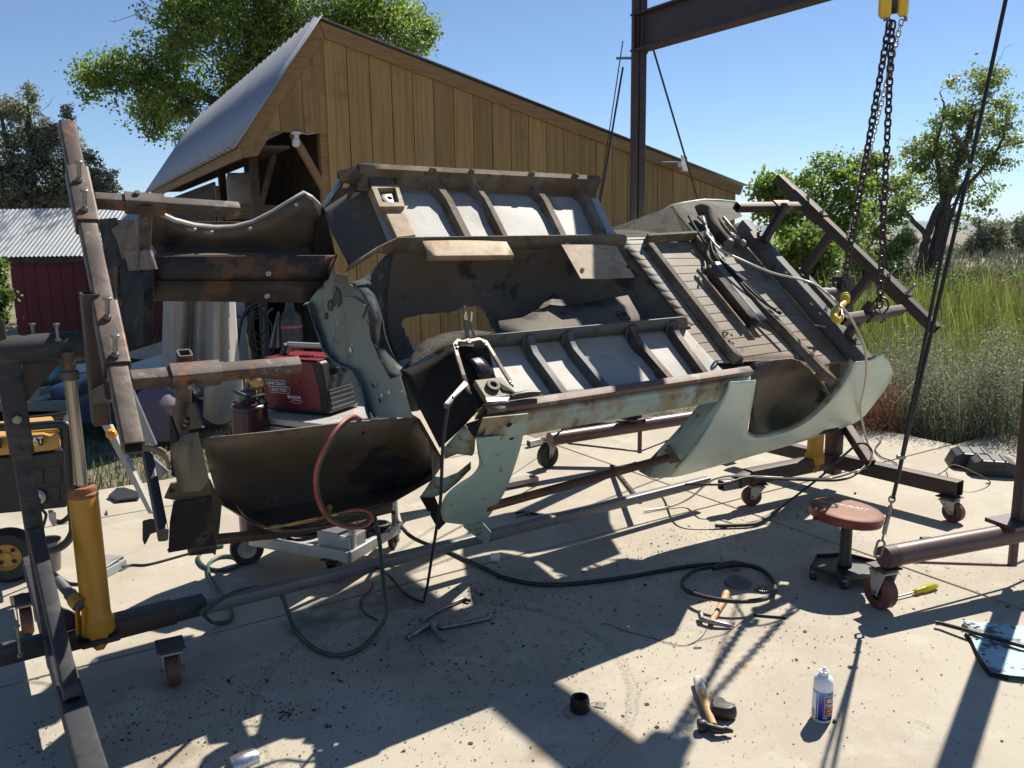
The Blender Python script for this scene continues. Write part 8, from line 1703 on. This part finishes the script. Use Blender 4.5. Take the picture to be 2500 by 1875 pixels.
# ---- blades: grasses, reeds and weeds
def blades(name, xy, z0, h, w_, lean, mt, parent=None, segs=3, droop=.4):
    n = len(xy); H_ = h*(.55+.75*rng.random(n)); a = rng.random(n)*2*math.pi; d = np.stack([np.cos(a), np.sin(a), np.zeros(n)],1); s = np.stack([-np.sin(a+.6), np.cos(a+.6), np.zeros(n)],1)
    ln = lean*(.3+rng.random(n)); P_ = []
    base = np.concatenate([xy, z0.reshape(-1,1)],1)
    for k in range(segs+1):
        f = k/segs; c = base + d*(H_*ln*(f**1.8)).reshape(-1,1) + np.array([0,0,1.0])*(H_*(f - droop*ln*f**3)).reshape(-1,1); ww = (w_*(1-f*.92)).reshape(-1,1) if hasattr(w_,'__len__') else w_*(1-f*.92)
        P_.append((c - s*ww/2, c + s*ww/2))
    q = []
    for k in range(segs): q.append(np.stack([P_[k][0], P_[k][1], P_[k+1][1], P_[k+1][0]],1))
    return quads(name, np.concatenate(q).reshape(-1,3), mt, parent)
M['reed'] = mat('green reeds', (.165,.20,.045), rough=.5, spec=.3, trans=.5, island=.45); M['silver'] = mat('silvery stems', (.25,.26,.16), rough=.6, trans=.3, island=.4)
M['grey_bush'] = mat('grey green bush', (.24,.26,.165), rough=.75, trans=.4, island=.5); M['rust_weed'] = mat('red brown weed', (.30,.14,.08), rough=.8, trans=.25, island=.5)
M['lawn'] = mat('shaded grass', (.055,.10,.028), rough=.6, trans=.35, island=.5); M['dry'] = mat('dry bank grass', (.22,.205,.085), rough=.7, trans=.3, island=.5); M['sage'] = mat('sage leaf', (.145,.165,.10), rough=.8, trans=.2, island=.5)
def tz(x, y): return np.array([terrain(a, b) for a, b in zip(x, y)])
def edge(x): return 7.25 - (x-3.2)*.95      # back edge of the concrete on the right
def patch(n, x0_, x1_, y0_, y1_, cond=None):
    x = rng.uniform(x0_, x1_, n*2); y = rng.uniform(y0_, y1_, n*2)
    if cond is not None: k = cond(x, y); x, y = x[k], y[k]
    return x[:n], y[:n]
x, y = patch(26000, 2.6, 13, 7.2, 12.5, lambda x, y: (y > edge(x)+1.2) & (y < 12.5) & (x/y > .30) & (x/y < .80))
o = blades('reeds', np.stack([x,y],1), tz(x,y), .82, .016, .28, 'reed'); tag(o, 'bright green reeds and cattails filling the marsh beyond the concrete', 'reeds', kind='stuff')
x, y = patch(9000, 3.0, 11, 6.6, 9.4, lambda x, y: (y > edge(x)+.75) & (y < edge(x)+2.0) & (x/y > .30) & (x/y < .85))
o = blades('arching_grass', np.stack([x,y],1), tz(x,y), .86, .010, 1.0, 'silver', droop=.55, segs=4); tag(o, 'silvery arching grass between the reeds and the grey bushes', 'grass', kind='stuff')
x, y = patch(16000, 4, 26, 11.5, 26, lambda x, y: (x/y > .30) & (x/y < .75))
o = blades('bank_grass', np.stack([x,y],1), tz(x,y), .42, .022, .5, 'dry'); tag(o, 'dry yellow green grass on the bank behind the marsh', 'grass', kind='stuff')
x, y = patch(12000, 8, 60, 25, 70, lambda x, y: (x/y > .25) & (x/y < .75))
o = blades('bank_grass', np.stack([x,y],1), tz(x,y), .5, .05, .5, 'sage'); tag(o, 'grey green brush on the distant bank', 'grass', kind='stuff')
for k in range(26):
    yy = rng.uniform(11.5, 24); xx = yy*rng.uniform(.36,.66); r_ = rng.uniform(.25,.6); c = V(xx, yy, terrain(xx,yy)+r_*.5)
    pts = c + rng.normal(size=(900,3))*V(r_*.55,r_*.55,r_*.36); t = thing('sage_bush', (xx,yy,terrain(xx,yy)), 'rounded sage bush among many on the bank behind the marsh', 'bush', 'sage bushes on the bank')
    leaves_mesh('foliage', pts, .06, 'sage' if k % 3 else 'leaf_bush', t); mb = MB()
    for j in range(5): mb.tube([V(xx,yy,terrain(xx,yy)), c+rng.normal(size=3)*r_*.5], [.012,.004], 4, caps=False)
    mb.build('stems', M['twig'], t)
x, y = patch(1700, 2.8, 12, 7.4, 12.0, lambda x, y: (y > edge(x)+1.6) & (x/y > .30) & (x/y < .80) & (np.sin(x*2.3+1)*np.sin(y*1.9) > -.1))
o = blades('cattails', np.stack([x,y],1), tz(x,y), 1.12, .034, .22, 'reed', droop=.3); tag(o, 'taller broad cattail leaves standing in the reeds', 'reeds', kind='stuff')
x, y = patch(5200, 2.8, 12, 7.2, 12.5, lambda x, y: (y > edge(x)+1.2) & (x/y > .30) & (x/y < .80) & (np.sin(x*1.7)+np.sin(y*2.6+x) > .2))
o = blades('dry_reeds', np.stack([x,y],1), tz(x,y), .78, .012, .6, 'dry', droop=.5); tag(o, 'dry straw coloured stems mixed into the reeds', 'reeds', kind='stuff')
# front row of bushes on the edge of the slab
def stembush(name, label, x, y, r_, h_, n, mt, grp):
    z = terrain(x,y); t = thing(name, (x,y,z), label, 'bush', grp)
    a = rng.random(n)*6.283; rr = r_*np.sqrt(rng.random(n)); bx_ = x + rr*np.cos(a)*.8; by_ = y + rr*np.sin(a)*.8
    o = blades('stems', np.stack([bx_,by_],1), np.full(n, z), h_, .006, .45, mt, t, segs=3)
    m = n*9; i = rng.integers(0,n,m); f = .25+.75*rng.random(m)**.7; p = np.stack([bx_[i] + rng.normal(0,.055,m), by_[i] + rng.normal(0,.055,m), z + h_*f*(.5+.7*rng.random(m))*(1+.25*np.sin(9*bx_[i])*np.cos(7*by_[i]))],1)
    leaves_mesh('foliage', p, .028, mt, t, aspect=.4, up_bias=.6); return t
bl = [(2.75,7.55,.36,.66,'grey_bush','silvery grey bush at the slab edge right behind the car tail'),(3.05,6.95,.36,.60,'rust_weed','reddish brown weed clump at the slab edge beside the car tail'),(3.45,7.05,.40,.72,'grey_bush','grey green bush standing just right of the reddish weed clump'),(3.75,6.75,.40,.76,'grey_bush','tall grey green bush at the slab edge behind the guy cable'),(4.1,6.5,.42,.78,'grey_bush','broad grey green bush at the slab edge right of the guy cable'),(4.45,6.15,.42,.74,'grey_bush','grey green bush at the slab edge above the black chocks'),(4.8,5.9,.42,.74,'grey_bush','grey green bush at the extreme right edge of the slab'),(3.75,7.6,.45,.82,'silver','paler silvery bush in the second row behind the guy cable'),(4.4,7.0,.5,.84,'silver','paler silvery bush in the second row near the right edge'),(3.0,8.1,.45,.75,'silver','paler silvery bush in the second row behind the car tail'),(2.75,7.1,.26,.42,'rust_weed','low reddish weed at the foot of the slab edge bushes'),(5.1,6.6,.5,.85,'silver','paler silvery bush in the second row at the extreme right')]
bl += [(2.35,8.0,.35,.6,'grey_bush','grey green bush half hidden behind the tail of the shell')]
for x, y, r_, h_, mt, lab in bl: stembush('marsh_bush', lab, x, y, r_, h_, 420, mt, 'bushes along the slab edge')
x, y = patch(5000, 2.2, 5.5, 5.2, 8.2, lambda x, y: (y > edge(x)-.28) & (y < edge(x)+.5))
o = blades('leaf_litter', np.stack([x,y],1), tz(x,y)+.05, .10, .008, 1.2, 'twig'); tag(o, 'dark dry litter along the back edge of the concrete', 'litter', kind='stuff')
# shaded grass at the left beyond the slab, and dry stalks behind the crane base
x, y = patch(26000, -9, -1.0, 4.8, 12, lambda x, y: (x < -1.4) & ((x-1.30)*.848+(y-4.905)*.53 < -2.03) & (-(x-1.30)*.53+(y-4.905)*.848 > 2.63) & (x/y > -.85))
o = blades('lawn_grass', np.stack([x,y],1), np.full(len(x), -.12), .13, .008, .6, 'lawn'); tag(o, 'green grass beyond the left edge of the concrete', 'grass', kind='stuff')
x, y = patch(700, 1.4, 2.4, 7.6, 8.6); o = blades('dry_stalks', np.stack([x,y],1), np.full(len(x), 0.0), .22, .006, 1.1, 'dry'); tag(o, 'dry pale stalks behind the far crane base', 'weeds', kind='stuff')
x, y = patch(5000, -9, -3, 12.2, 13.8); o = blades('weeds', np.stack([x,y],1), np.full(len(x), -.12), .35, .014, .5, 'dry'); tag(o, 'dry weeds in front of the red shed', 'weeds', kind='stuff')
# ------------------------------------------------------------------ the air between here and the far ridges
hz = MB(); hz.box(V(0, 5200, 105), 24000, 15000, 226); ho = hz.build('haze', [], None); tag(ho, 'thin bluish haze over the far ground', None, None, 'stuff')
hm_ = bpy.data.materials.new('haze'); hm_.use_nodes = True; hn = hm_.node_tree; hn.nodes.clear(); ho_ = NN(hn, 'ShaderNodeOutputMaterial'); pv_ = NN(hn, 'ShaderNodeVolumePrincipled')
pv_.inputs['Color'].default_value = (.62,.78,.95,1); pv_.inputs['Density'].default_value = 7e-5; pv_.inputs['Anisotropy'].default_value = .2; hn.links.new(pv_.outputs[0], ho_.inputs['Volume']); ho.data.materials.append(hm_)
